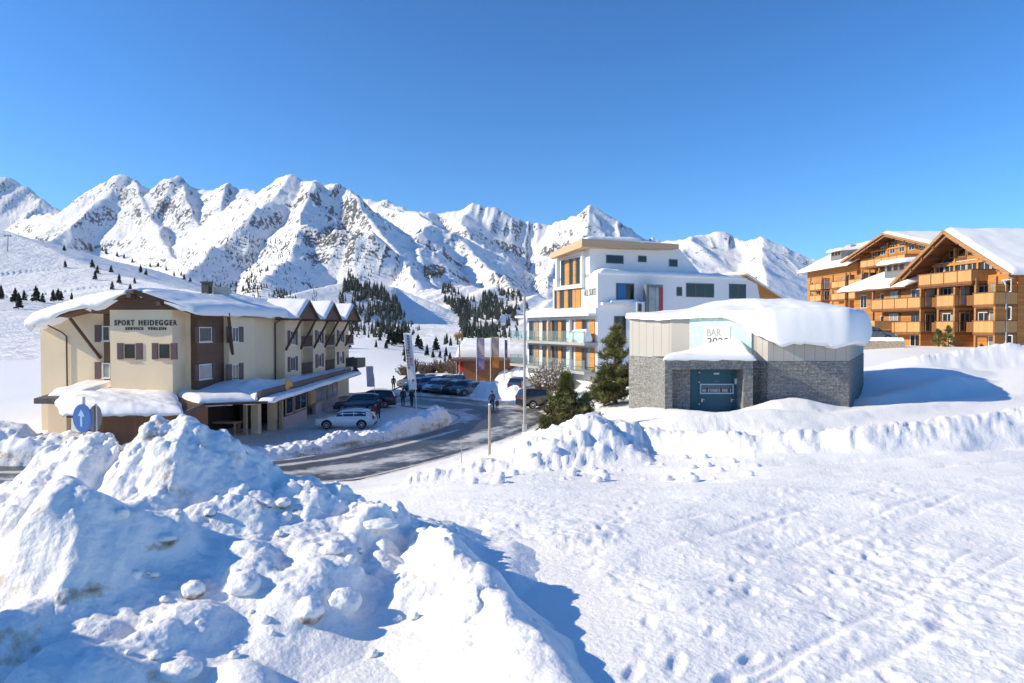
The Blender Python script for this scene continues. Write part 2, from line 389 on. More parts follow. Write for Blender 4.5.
def near_ground(X, Y, detail=True):
    Z = ground_base(X, Y)
    nearw = 1 - smooth(40, 120, Y)
    Z = Z + 0.05 * fbm(X * 0.5, Y * 0.5, None, 3, 3) * smooth(60, 20, Y) + 0.10 * fbm(X * .12, Y * .12, None, 3, 5)
    # mounds and berms
    for P, slope, w, h0, rough in ((MOUND, 0.46, 0.35, 1, 0.26), (BERM, 0.62, 0.20, 1, 0.15), (DRIFT, 0.30, 0.4, 1, 0.0), (DRIFT2, 0.42, 0.3, 1, 0.02), (DRIFT3, 0.26, 0.4, 1, 0.03), (DRIFT4, 0.40, 0.4, 1, 0.16), (DRIFT5, 0.14, 0.6, 1, 0.03)):
        x0 = min(p[0] for p in P) - 6; x1 = max(p[0] for p in P) + 6; y0 = min(p[1] for p in P) - 6; y1 = max(p[1] for p in P) + 6
        m = (X > x0) & (X < x1) & (Y > y0) & (Y < y1)
        if not m.any(): continue
        x, y = X[m], Y[m]
        d, z, s, sd = polyline(P, x + 0.25 * fbm(x * 1.1, y * 1.1, None, 3, 8), y + 0.25 * fbm(x * 1.1 + 9, y * 1.1, None, 3, 9))
        sl = slope * np.where(sd > 0, 1.0, 0.9)
        h = z - sl * (np.sqrt(d * d + w * w) - w)
        if rough > .05:
            wx = x + .2 * fbm(x * 2, y * 2, None, 2, 5); wy = y + .2 * fbm(x * 2 + 7, y * 2, None, 2, 6)
            f1, f2, cv = cells(wx * 1.9, wy * 1.5, 3); g1, g2, cw = cells(wx * 4.6, wy * 4.0, 13)
            k1, k2, ck = cells(wx * 9.5, wy * 8.0, 14); rough_k = 0.7 * np.clip(.4 - k1, 0, 1) * (ck > -.3)
            band = np.exp(-(d / 2.4) ** 2) if P is MOUND else np.exp(-(d / 0.9) ** 2)
            if P is MOUND: h = h + band * (0.55 * fbm(x * .75 + 3, y * .75, None, 6, 24, .58) + .10 * (.4 - f1) * (1 + cv) + .06 * (.4 - g1) * (1 + cw) + .05 * rough_k)
            else: h = h + rough * band * ((0.45 - f1) * (0.6 + 0.7 * cv) + 0.55 * (0.4 - g1) * (.5 + .6 * cw) + rough_k + 0.5 * fbm(x * 5, y * 5, None, 4, 22) + 1.0 * fbm(x * 1.1, y * 1.1, None, 4, 21))
        Z[m] = smax(h, Z[m], 0.10)
    # scattered clods in front of the mounds
    d, z, s, sd = polyline(MOUND, X, Y)
    f1, f2, cv = cells(X * 5.0, Y * 5.0, 33)
    near_m = np.exp(-((d - 1.8) / 1.6) ** 2)
    Z = Z + 0.16 * near_m * np.clip(0.33 - f1, 0, 1) * (cv > 0.1) * smooth(40, 30, Y)
    # smooth wedge without traffic in front
    edge_n = 0.35 * fbm(X * 1.1, Y * 1.1, None, 3, 27)
    wedge = smooth(0.5, -0.2, (X + edge_n) - (1.9 - 0.25 * (Y - 6))) * smooth(11.05, 10.95, Y) * smooth(-3, -1.5, X)
    # piste: trodden, lumpy and tracked snow on the field
    fld = smooth(19.5, 17.5, Y - 0.10 * (X - 4)) * smooth(-3.5, -1.0, X + (12 - Y) * 0.12) * (1 - .93 * wedge)
    d3, z3, s3, sd3 = polyline([(-5, 23.5, 0), (-1, 20.6, 0), (2, 18.9, 0), (6, 18.0, 0), (14, 19.2, 0), (25, 23.6, 0)], X, Y)
    lane = smooth(2.3, 1.5, d3 + .35 * fbm(X * .6, Y * .6, None, 2, 29)); Z = Z - 0.10 * lane * smooth(-4, 0, X)
    fld = fld * (1 - .85 * lane) * (1 - .35 * smooth(11, 15, Y))
    g1, g2, cw = cells(X * 3.1 + fbm(X, Y, None, 2, 4), Y * 3.1, 43)
    patch = smooth(-0.05, 0.35, fbm(X * 0.35, Y * 0.35, None, 3, 17) + 0.12)
    Z = Z + fld * patch * (0.04 * np.clip(0.36 - g1, 0, 1) * np.sign(cw) * 1.8 + 0.022 * fbm(X * 4, Y * 4, None, 3, 19))
    # low step shaped to draw a thin shadow line at the wedge's far edge
    Z = Z + 0.13 * smooth(11.0, 11.06, Y - 0.03 * fbm(X * 1.2, X * 0, None, 2, 8)) * smooth(13.5, 11.3, Y) * smooth(-0.75, -0.35, X) * smooth(2.1, 0.6, X)
    # vehicle / groomer tracks following the berm
    q = Y - (19.6 + 0.10 * (X - 6) + 0.012 * (X - 6) ** 2)
    tr = smooth(0.30, 0.05, np.abs(q)) + smooth(0.3, 0.05, np.abs(q + 1.7)) + 0.6 * smooth(0.15, 0.05, np.abs(q + 0.9 + 0.1 * (X - 5)))
    Z = Z - 0.10 * tr * smooth(1.0, 3.5, X) * (0.7 + 0.6 * fbm(X * 1.5, Y * 2, None, 3, 23))
    q1 = Y * 0.80 - X * 0.60; q2 = Y * 0.60 + X * 0.80                  # ski and snowmobile grooves running off to the lower right
    lin = 0
    for c0, wd, am in ((-1.2,.07,.035),(-.95,.07,.035),(.1,.05,.03),(.32,.05,.03),(1.4,.16,.03),(2.1,.06,.035),(2.35,.06,.035),(3.3,.10,.04),(3.9,.05,.03),(4.1,.05,.03),(5.2,.18,.03),(6.0,.06,.035),(6.25,.06,.035),(7.4,.09,.04),(8.3,.06,.03),(-2.4,.09,.035),(-3.1,.06,.03),(-2.9,.06,.03)):
        lin = lin - am * np.exp(-((q1 - c0 - .18 * vnoise(q2 * .35 + c0 * 7, q2 * 0 + c0)) / wd) ** 2) * (0.6 + .8 * vnoise(q2 * 1.3 + c0 * 3, q2 * 0 + 4))
    Z = Z + .75 * lin * smooth(1.2, 3.0, X - .1 * (Y - 8)) * smooth(18, 14, Y)
    h1, h2, hc = cells(X * 6.5 + .3 * fbm(X * 3, Y * 3, None, 2, 6), Y * 4.5, 47)
    Z = Z + fld * 0.05 * np.clip(.30 - h1, 0, 1) * (hc > .45 - .5 * patch) * 1.6
    Z = Z + fld * 0.03 * smooth(-.1, .5, fbm(X * 1.3, Y * 2.0, None, 4, 49))
    Z = Z + lane * 0.02 * np.sin(d3 * 22 + 2 * fbm(X, Y, None, 2, 2)) * smooth(-3, 0, X)
    if detail: Z = footprints(X, Y, Z)
    # road and parking lie in a cut
    rd = inside(ROAD_POLY, X, Y)
    dl = np.minimum(polyline([(*p, 0) for p in ROAD_R], X, Y)[0], polyline([(*p, 0) for p in ROAD_L], X, Y)[0])
    sd_ = np.where(rd, dl, -dl)
    nz = 0.16 * fbm(X * 1.3, Y * 1.3, None, 3, 55)
    k = smooth(-0.15, 0.5, sd_ + nz)
    Z = np.where(sd_ > -3, Z * (1 - smooth(-3.0, 0.0, sd_)) + np.minimum(Z, 0.10 + 0.06 * fbm(X * 2, Y * 2, None, 3, 61)) * smooth(-3.0, 0.0, sd_), Z)
    Z = Z * (1 - k) + np.minimum(Z, -0.16) * k
    lt = inside(LOT, X, Y)
    Z = np.where(lt & ~rd, np.minimum(Z, 0.0) * 0.5 + 0.02 * fbm(X * 2, Y * 2, None, 3, 71), Z)
    return Z

# ---- mountains : ridge lines (px, py, distance)
RIDGES = [ # polyline, slope left, slope right
 ([(-200,205,6500),(-90,190,6300),(0,176,6000),(14,180,6000),(40,196,5900),(60,207,5800),(100,232,5600)], .62, .62),
 ([(12,222,5300),(34,212,5200),(52,209,5000),(66,212,4800),(78,205,4700),(95,191,4600),(108,179,4500),(118,174,4500),(126,172,4500),(136,176,4500),(146,190,4500),(152,191,4500),(162,183,4500),(172,178,4450),(184,178,4450),(194,185,4450),(203,189,4450),(216,187,4450),(226,184,4400),(236,187,4400),(247,187,4350),(258,190,4300),(270,190,4300)], .80, .85),
 ([(124,172,4500),(104,196,4200),(70,224,3900),(34,248,3600)], .72, .75),
 ([(137,176,4500),(148,205,4150),(160,232,3800),(176,258,3400)], .66, .80),
 ([(184,178,4450),(190,206,4100),(206,236,3750),(220,262,3300)], .66, .80),
 ([(228,184,4400),(216,214,3900)], .7, .7),
 ([(236,196,4000),(250,190,3900),(264,183,3800),(277,174,3700),(289,169,3700),(300,175,3680),(314,177,3650),(322,182,3600),(330,179,3600),(342,182,3600),(352,189,3550),(362,198,3500),(374,212,3400)], .70, .95),
 ([(289,169,3700),(268,196,3350),(240,222,3050),(212,246,2750),(184,272,2400)], .55, .75),
 ([(314,177,3650),(302,202,3200),(298,226,2850),(286,254,2500),(262,280,2050)], .62, .80),
 ([(352,189,3550),(372,216,3250),(394,240,2950),(408,262,2600),(412,280,2250)], .60, .98),
 ([(300,226,2850),(338,226,2800),(372,228,2780)], .9, .9),
 ([(365,196,5200),(384,198,5100),(402,203,5000),(416,209,4900),(428,214,4800),(440,209,4900),(456,204,4900),(470,201,4900),(482,206,4900),(492,205,4900),(506,214,4900),(518,221,4900),(532,225,4900),(546,225,4900),(560,219,4850),(574,213,4800),(588,204,4800),(600,209,4800),(612,217,4800),(624,224,4800),(640,237,4800),(652,233,4800),(664,238,4800),(700,252,4800)], .72, .78),
 ([(376,202,4600),(420,210,4000),(436,222,3800),(452,236,3600),(472,248,3400),(496,268,3050),(514,288,2700),(530,302,2400)], .55, .85),
 ([(430,218,3700),(418,240,3300),(424,264,2800),(436,276,2450)], .55, .8),
 ([(470,201,4900),(462,222,4500),(478,240,4200)], .6, .9),
 ([(588,204,4800),(584,232,4300),(560,256,3800),(548,276,3300)], .55, .95),
 ([(640,243,2800),(655,237,2750),(672,235,2700),(690,231,2650),(704,229,2600),(716,228,2600),(734,231,2600),(750,235,2550),(764,233,2500),(772,236,2500),(784,247,2500),(796,262,2500),(808,278,2500),(822,292,2500),(850,312,2500)], .50, .95),
 ([(764,233,2500),(762,252,2250),(768,276,2000),(776,300,1750)], .55, .85),
 ([(700,229,2600),(672,258,2200),(660,290,1800)], .45, .6),
 ([(250,306,1150),(290,296,1250),(330,286,1400),(365,282,1500),(395,288,1550),(430,302,1500),(470,322,1450)], .30, .30),
 ([(415,296,2100),(440,287,2000),(470,284,1950),(500,288,1900),(530,292,1850),(570,300,1800),(620,306,1800)], .30, .30),
 ([(860,318,1800),(960,312,1700),(1100,300,1700),(1400,290,1700)], .4, .4),
 ([(-300,200,1000),(-120,216,960),(0,228,900),(14,232,890),(40,244,860),(66,256,830),(92,266,800),(120,275,760),(150,282,720),(182,289,660),(214,294,600),(250,302,540),(290,314,470),(330,327,400)], .34, .30),
]
RW = [(P3(p), a, b) for p, a, b in RIDGES]
def far_ground(X, Y):
    Zb = ground_base(X, Y)
    D = np.maximum(Y, 100.0)
    e1 = fbm(X / 620, Y / 620, None, 4, 101); e2 = fbm(X / 620 + 40, Y / 620, None, 4, 102)
    amp = 52 * smooth(700, 2600, Y) * np.minimum(Y, 5000) / 5000
    Xw = X + amp * e1; Yw = Y + amp * e2
    H = np.full(np.shape(X), -1e4)
    for i, (P, a, b) in enumerate(RW):
        d, z, s, sd = polyline(P, Xw, Yw)
        sl = np.where(sd > 0, b, a)
        hill = i == len(RW) - 1
        if not hill and P[0][1] > 2000: z = z + 20 * fbm(s / 150, s * 0 + i, None, 4, 180 + i, .6) + 9 * (.5 - np.abs(vnoise(s / 60, s * 0 + i * 3, None, 190)) * 1.6)
        r0 = 4.0
        h = z - sl * (np.sqrt(d * d + r0 * r0) - r0) * (0.92 if hill else 1.0)
        if hill: h = z - 0.175 * d * np.where(sd > 0, 1, 1.0) if False else z - sl * 0.55 * d
        H = smax(h, H, 6.0 if hill else 9.0)
    mtn = smooth(900, 2400, Y)
    Hn = H
    H = np.where(H > Zb - 30, smax(H, Zb, 12.0), Zb)
    el = smooth(10, 260, H) * mtn
    rg = ridged(X / 420 + 0.15 * Y / 420, Y / 520, 6, 120) - 0.42
    rg2 = ridged(X / 130, Y / 190, 4, 140) - 0.42
    rg3 = ridged(X / 48, Y / 70, 3, 160) - 0.42
    H = H + el * (46 * rg * (0.5 + 0.5 * smooth(60, 450, H)) + 17 * rg2 * (.4 + 1.2 * smooth(-.1, .4, fbm(X / 500, Y / 500, None, 2, 171))) + 7 * rg3) * smooth(1100, 2600, Y)
    H = H + 10 * fbm(X / 160, Y / 160, None, 4, 150) * smooth(500, 1500, Y) + 1.6 * fbm(X / 40, Y / 40, None, 3, 151) * smooth(160, 500, Y) * smooth(2500, 800, Y)
    return H, Zb

def ground(X, Y, detail=False):
    X = np.asarray(X, float); Y = np.asarray(Y, float)
    k = smooth(95, 150, Y); zn = np.zeros(X.shape); zf = np.zeros(X.shape); a = k < 1; b = k > 0
    if a.any(): zn[a] = near_ground(X[a], Y[a], detail)
    if b.any(): zf[b] = far_ground(X[b], Y[b])[0]
    return zn * (1 - k) + zf * k
def gz(x, y): return float(ground(np.array([x]), np.array([y]))[0])
_YS = np.concatenate([np.linspace(4, 150, 700), np.geomspace(150.5, 7000, 900)])
def hit(px, py, ymin=4.0):
    """first point of the ground seen at a pixel"""
    t = ray(px, py); Ys = _YS[_YS >= ymin]; Xs = Ys * (t.x / t.y); Zs = ground(Xs, Ys)
    zr = CAM_Z + Ys * (t.z / t.y); k = np.nonzero(Zs >= zr)[0]
    i = k[0] if len(k) else len(Ys) - 1
    return Vector((Xs[i], Ys[i], Zs[i]))

# ---- near sheet
NC, NR = 1120, 570
tt = np.linspace(-1.15, 1.15, NC); ss = np.linspace(0, 1, NR)
Yr = (2.6 ** -0.5 * (1 - ss) + 170 ** -0.5 * ss) ** -2
YY, TT = np.meshgrid(Yr, tt, indexing='ij'); XX = TT * (YY + 5.0)
ZZ = near_ground(XX, YY)
kk = smooth(95, 150, Yr); i0 = int(np.argmax(Yr > 95))
ZZ[i0:] = ZZ[i0:] * (1 - kk[i0:, None]) + far_ground(XX[i0:], YY[i0:])[0] * kk[i0:, None]
dd = np.minimum(polyline([(*p, 0) for p in ROAD_R], XX, YY)[0], polyline([(*p, 0) for p in ROAD_L], XX, YY)[0])
dirt = 0.55 * np.exp(-(dd / 0.45) ** 2) * smooth(-10, -4, -np.abs(YY - 55) + 30) + 0.24 * inside(LOT, XX, YY) + 0.0
grit = 0.30 * smooth(0.22, 0.05, np.abs(YY - (19.75 + 0.10 * (XX - 6) + 0.012 * (XX - 6) ** 2))) * smooth(2, 5, XX) * (.4 + fbm(XX * .8, YY * 3, None, 3, 78)) + smooth(0.32, 0.6, fbm(XX * .6, YY * .6, None, 3, 77)) * smooth(9.5, 12, YY) * smooth(20, 17, YY) * 0.22
dirt = dirt + grit - 0.25 * (dd > 1.5) * (~inside(LOT, XX, YY))
tag(grid_mesh("snow_ground", XX, YY, ZZ, SNOWD, attrs={"dirt": dirt}), kind="structure")

# ---- mountains sheet
nc, nr = 1150, 640
tt = np.linspace(-1.05, 1.05, nc); Yr = np.geomspace(140, 7600, nr)
YY, TT = np.meshgrid(Yr, tt, indexing='ij'); XX = TT * YY
ZZ, ZB = far_ground(XX, YY)
MT_T, MT_Y, MT_Z = tt.copy(), Yr.copy(), ZZ.copy()
dYdr = np.gradient(ZZ, axis=0) / np.gradient(YY, axis=0)
dXdc = np.gradient(ZZ, axis=1) / np.gradient(XX, axis=1)
gx = dXdc; gy = dYdr - dXdc * TT
slope = np.hypot(gx, gy)
PXm, PYm = proj(XX, YY, ZZ)
rock = 0.80 * smooth(0.74, 1.30, slope + 0.25 * fbm(XX / 40, YY / 60, None, 4, 200)) * smooth(900, 2300, YY)
rock = rock + 0.25 * smooth(.2, .6, fbm(XX / 300, YY / 300, None, 4, 210)) * smooth(.45, .8, slope) * smooth(1500, 2600, YY)
def ell(cx, cy, rx, ry, amp=1.0, y0=0, y1=1e5):
    r = np.sqrt(((PXm - cx) / rx) ** 2 + ((PYm - cy) / ry) ** 2) + 0.55 * fbm(PXm / 9, PYm / 9, None, 4, 220)
    return amp * smooth(1.15, 0.55, r) * (YY > y0) * (YY < y1)
scrub = 0
for e in ((335,238,34,14,.85),(318,258,18,8,.8),(262,224,20,10,.55),(283,232,16,16,.4),(436,270,14,9,.9),(520,285,34,12,.55),(452,243,16,9,.5),(240,260,22,14,.5),(215,240,18,8,.4),(560,283,14,14,.55),(812,268,10,14,.55),(705,250,14,8,.45),(788,256,7,12,.5)):
    scrub = np.maximum(scrub, ell(*e, 1200, 5200))
rock = np.clip(np.maximum(rock, scrub), 0, 1)
mt = mat("mountain_snow", (0.92, 0.90, 0.885), 0.75, var=0, spec=0.1); nt = mt.node_tree; b_ = nt.nodes["Principled BSDF"]
at = nt.nodes.new("ShaderNodeAttribute"); at.attribute_name = "rock"
tc = nt.nodes.new("ShaderNodeTexCoord"); n1 = nt.nodes.new("ShaderNodeTexNoise"); n1.inputs["Scale"].default_value = 0.06; n1.inputs["Detail"].default_value = 7; n1.inputs["Roughness"].default_value = 0.68
mpg = nt.nodes.new("ShaderNodeMapping"); mpg.inputs["Scale"].default_value = (1, 1, .30); nt.links.new(tc.outputs["Object"], mpg.inputs[0]); nt.links.new(mpg.outputs[0], n1.inputs["Vector"])
m1 = nt.nodes.new("ShaderNodeMath"); m1.operation = 'MULTIPLY_ADD'; m1.inputs[1].default_value = 3.4; m1.inputs[2].default_value = -1.95
nt.links.new(n1.outputs["Fac"], m1.inputs[0])
m2 = nt.nodes.new("ShaderNodeMath"); m2.operation = 'ADD'; nt.links.new(at.outputs["Fac"], m2.inputs[0]); nt.links.new(m1.outputs[0], m2.inputs[1])
rp = nt.nodes.new("ShaderNodeValToRGB"); e = rp.color_ramp.elements
e[0].position = 0.36; e[0].color = (0.92, 0.90, 0.885, 1); e[1].position = 0.62; e[1].color = (0.12, 0.12, 0.135, 1)
nt.links.new(m2.outputs[0], rp.inputs[0]); nt.links.new(rp.outputs[0], b_.inputs["Base Color"])
bp = nt.nodes.new("ShaderNodeBump"); bp.inputs["Strength"].default_value = 0.5; bp.inputs["Distance"].default_value = 14.0
nt.links.new(n1.outputs["Fac"], bp.inputs["Height"]); nt.links.new(bp.outputs[0], b_.inputs["Normal"])
tag(grid_mesh("mountain_range", XX, YY, ZZ - 0.35 * smooth(172, 160, YY), mt, attrs={"rock": rock}), kind="structure")
# ================================================================ foreground: ploughed snow pile, chunks, banks
def pile_height(X, Y):
    G = ground_base(X, Y)
    wx = X + 0.22 * fbm(X * 0.9, Y * 0.9, None, 3, 301); wy = Y + 0.22 * fbm(X * 0.9 + 5, Y * 0.9, None, 3, 302)
    ridge = smooth(-0.9, 0.1, X)                  # the thin tail on the right: steeper
    d, z, s, sd = polyline(PILE_A, wx, wy)
    h = np.full(np.shape(X), -5.0)
    for p0, p1 in zip(PILE_A[:-1], PILE_A[1:]):
        ds, zs, _, sds = polyline([p0, p1], wx, wy)
        rel = np.clip(zs - G, .3, 3); st = .42 * rel / .95            # steep upper face, then a gentler apron
        dd_ = np.sqrt(ds * ds + 0.04) - 0.2
        front = zs - np.where(dd_ < st, dd_ * .95, st * .95 + (dd_ - st) * (.30 + .08 * ridge))
        front = front * (1 - ridge) + (zs - .40 * dd_) * ridge
        h = smax(np.where(sds > 0, front, zs - (1.15 - .15 * ridge) * dd_), h, 0.06)
    db, zb_, _, _ = polyline(SHADE_RIDGE, wx, wy)
    h = smax(zb_ - 1.05 * (np.sqrt(db * db + .1) - .3), h, .15)
    # left foreground blocks and shoulders
    for px, py, Y_, r, hh in ((75,528,7.9,0.60,0.50),(35,548,7.7,0.52,0.42),(110,556,7.6,0.42,0.36),(165,535,8.2,0.34,0.34),(245,552,8.0,0.38,0.18),(25,488,9.0,0.7,0.30),(305,560,7.8,0.42,0.16),(335,540,8.3,0.4,0.20),(250,486,9.2,.5,.18),(380,520,9.4,.35,.2),(150,640,6.3,.4,.22),(60,650,6.0,.42,.30),(235,655,6.2,.3,.16),(20,625,6.6,.35,.26),(110,675,5.8,.3,.2),(190,610,6.9,.3,.15)):
        p = W(px, py, Y_); r2 = np.hypot(wx - p.x, (wy - p.y) * 0.9) / r
        h = h + hh * np.exp(-r2 ** 4)
    h = np.maximum(h, -2)
    body = smooth(0.0, 0.55, h - G)
    b1 = billow(X * 0.8, Y * 0.8, None, 2, 310); b2 = billow(X * 1.9, Y * 1.9, None, 3, 320)
    f1, f2, cv = cells(X * 1.5 + .3 * fbm(X * 2, Y * 2, None, 2, 1), Y * 1.5, 331); g1, g2, cw = cells(X * 3.6 + .2 * fbm(X * 4, Y * 4, None, 2, 1), Y * 3.6, 341)
    crest = np.exp(-(d / 1.0) ** 2) * (1 - 0.75 * ridge)
    face = np.exp(-(d / 2.6) ** 2)
    h = h + body * (1 - .45 * ridge) * ((0.42 * (b1 - .3)) * (0.4 + crest) + 0.12 * (b2 - .3) * (0.35 + crest) + (0.40 * np.clip(0.42 - f1, -.1, 1) * (0.5 + cv)) * (0.2 + 0.9 * crest) + 0.09 * np.clip(0.36 - g1, 0, 1) * (cw > .2) * (0.25 + face)
                    + 0.10 * fbm(X * 2.4, Y * 2.4, None, 5, 350) * (0.60 + 0.6 * crest) * (1 - .6 * ridge) + 0.014 * fbm(X * 9, Y * 9, None, 4, 360))
    h = np.where(h > G - 0.5, smax(h, G - 0.25, 0.12), G - 0.25)
    return h, G, d, crest
n_c, n_r = 860, 560
tt = np.linspace(-1.95, 0.24, n_c); Yv = np.geomspace(4.2, 13.2, n_r)
YY, TT = np.meshgrid(Yv, tt, indexing='ij'); XX = TT * (YY * 0.72 + 1.6)
ZZ, GG, DD, CR = pile_height(XX, YY)
nx = np.gradient(ZZ, axis=1) / np.gradient(XX, axis=1); ny = np.gradient(ZZ, axis=0) / np.gradient(YY, axis=0)
nl = np.sqrt(nx * nx + ny * ny + 1); up = smooth(0.05, 0.5, ZZ - GG)
dsp = up * (.25 + .75 * CR) * (1 - .75 * smooth(-1.4, -.6, XX)) * (0.13 * billow(XX * 1.7, YY * 1.7, ZZ * 2.2, 3, 371) - 0.05 + 0.03 * fbm(XX * 6, YY * 6, ZZ * 6, 3, 372))
X2 = XX - nx / nl * dsp * 1.4; Y2 = YY - ny / nl * dsp * 1.4; Z2 = ZZ + dsp / nl
steep = smooth(0.55, 1.5, np.hypot(nx, ny))
dirt = -0.20 + 0.55 * steep * smooth(.08, .5, fbm(X2 * 1.3, Y2 * 1.3, Z2 * 2, 4, 380)) + 0.16 * smooth(.15, .5, fbm(X2 * 0.8, Y2 * 0.8, None, 4, 385))
for px, py, Y_, rx, rz, am in ((45,604,7.4,.30,.05,.95),(85,606,7.4,.26,.05,.95),(163,546,7.9,.16,.06,1.0),(105,577,7.5,.25,.035,.7),(272,505,9.2,.2,.10,.8),(285,560,8.1,.14,.07,.7),(300,505,9.5,.12,.1,.4),(345,560,8.4,.1,.1,.4),(215,440,10.1,.5,.06,.9),(175,434,10.1,.25,.06,.7),(120,446,10.1,.2,.1,.5),(335,500,10.2,.25,.08,.5),(450,532,8.9,.2,.1,.35)):  # dirt spots, plus painted shade in the left blocks' crevice and hole
    p = W(px, py, Y_); r = np.sqrt(((X2 - p.x) / rx) ** 2 + ((Z2 - p.z) / rz) ** 2 + ((Y2 - p.y) / 0.5) ** 2)
    dirt = dirt + am * np.exp(-r ** 2) * (0.6 + 1.0 * fbm(X2 * 5, Y2 * 5, Z2 * 5, 3, 395))
tag(grid_mesh("snow_pile", X2, Y2, Z2, SNOWD, attrs={"dirt": dirt}), "big dirty pile of ploughed snow filling the left foreground", "snow pile")

def blob(name, loc, r, sq=(1, 1, 1), seed=0, dirt_low=0.5, parent=None, m=None, sub=4):
    bm = bmesh.new(); bmesh.ops.create_icosphere(bm, subdivisions=sub, radius=1.0)
    me = bpy.data.meshes.new(name); bm.to_mesh(me); bm.free()
    n = len(me.vertices); co = np.empty(n * 3, np.float32); me.vertices.foreach_get("co", co); co = co.reshape(-1, 3).astype(float)
    k = 1 + 0.26 * fbm(co[:, 0] * 1.1 + seed * 3.1, co[:, 1] * 1.1, co[:, 2] * 1.1, 5, seed) + 0.16 * billow(co[:, 0] * 2.5, co[:, 1] * 2.5 + seed, co[:, 2] * 2.5, 2, seed)
    v = co * k[:, None] * np.array(sq) * r
    me.vertices.foreach_set("co", v.astype(np.float32).ravel()); me.polygons.foreach_set("use_smooth", np.ones(len(me.polygons), bool))
    a = me.attributes.new("dirt", 'FLOAT', 'POINT')
    a.data.foreach_set("value", (dirt_low * smooth(0.1, -0.5, co[:, 2]) - 0.2 + .25 * fbm(co[:, 0] * 2 + seed, co[:, 1] * 2, co[:, 2] * 2, 3, seed + 3)).astype(np.float32))
    me.materials.append(m or SNOWD); me.update()
    o = link(bpy.data.objects.new(name, me), parent); o.location = loc
    return o
from mathutils.bvhtree import BVHTree
_BV = {}
def surf(o, px, py):
    if o.name not in _BV: _BV[o.name] = BVHTree.FromObject(o, bpy.context.evaluated_depsgraph_get())
    bv = _BV[o.name]
    d = ray(px, py); h = bv.ray_cast(Vector((0, 0, CAM_Z)), d.normalized()); return h[0]
PILE = bpy.data.objects["snow_pile"]
bpy.context.view_layer.update()
CH = [ # px, py, radius px, squash, dirt, label
 (343,608,15,(1.1,1,.95),.15,"rounded clean white snow lump lying right of the dirty lump on the pile"),
 (309,616,13,(1,1,1),1.0,"snow lump with a brown dirty underside beside a rounded white lump"),
 (243,590,14,(1.15,1,.9),.5,"flat topped white snow lump with dark underside in the middle of the pile"),
 (192,594,10,(1.1,1,.9),1.0,"small dark brown snow lump left of the flat topped lump"),
 (178,677,17,(1.2,1,.6),.3,"snow lump at the bottom edge of the photo below the pile"),
 (283,506,7,(1,1,.8),.9,"small dirty brown lump high on the pile's right shoulder"),
 (166,541,7,(1.2,1,.7),.95,"dark dirty lump on top of the big left snow block"),
 (378,529,12,(1.5,1,.45),.45,"flat snow slab lying on the ridge at the pile's right end"),
 (332,553,8,(1.4,1,.7),.8,"dirty snow clod on the shaded slope above the white lumps"),
]
for i, (px, py, rp, sq, dl, lb) in enumerate(CH):
    h = surf(PILE, px, py) or W(px, py, 7.5); r = rp / F * h.y
    tag(blob("snow_chunk", h + Vector((0, 0.15 * r, 0.35 * r)), r, sq, 40 + i, dl), lb, "snow chunk", "loose lumps lying on the snow pile")

rc = random.Random(77)
for i in range(26):
    px = rc.uniform(120, 420); py = rc.uniform(500, 660); h = surf(PILE, px, py)
    if h is None: continue
    r = rc.uniform(2.2, 5.5) / F * h.y
    tag(blob("snow_clod", h + Vector((0, .1 * r, .3 * r)), r, (1.1, 1, .95), 140 + i, rc.uniform(.1, 1.1), sub=3), "small loose snow clod scattered on the slope of the foreground pile", "snow clod", "small clods on the snow pile")
for i in range(34):
    px = rc.uniform(455, 760); q_ = (lambda Yq: ((px - 512) / F * Yq, Yq))(rc.uniform(18.2, 21.8)); zc_ = gz(q_[0], q_[1]); r = rc.uniform(.05, .17)
    tag(blob("snow_clod", (q_[0], q_[1], zc_ + .3 * r), r, (1.2, 1, .8), 180 + i, rc.uniform(0, .3), sub=3), "small snow clod lying at the foot of the ploughed mound or berm", "snow clod", "clods below the ploughed mound")
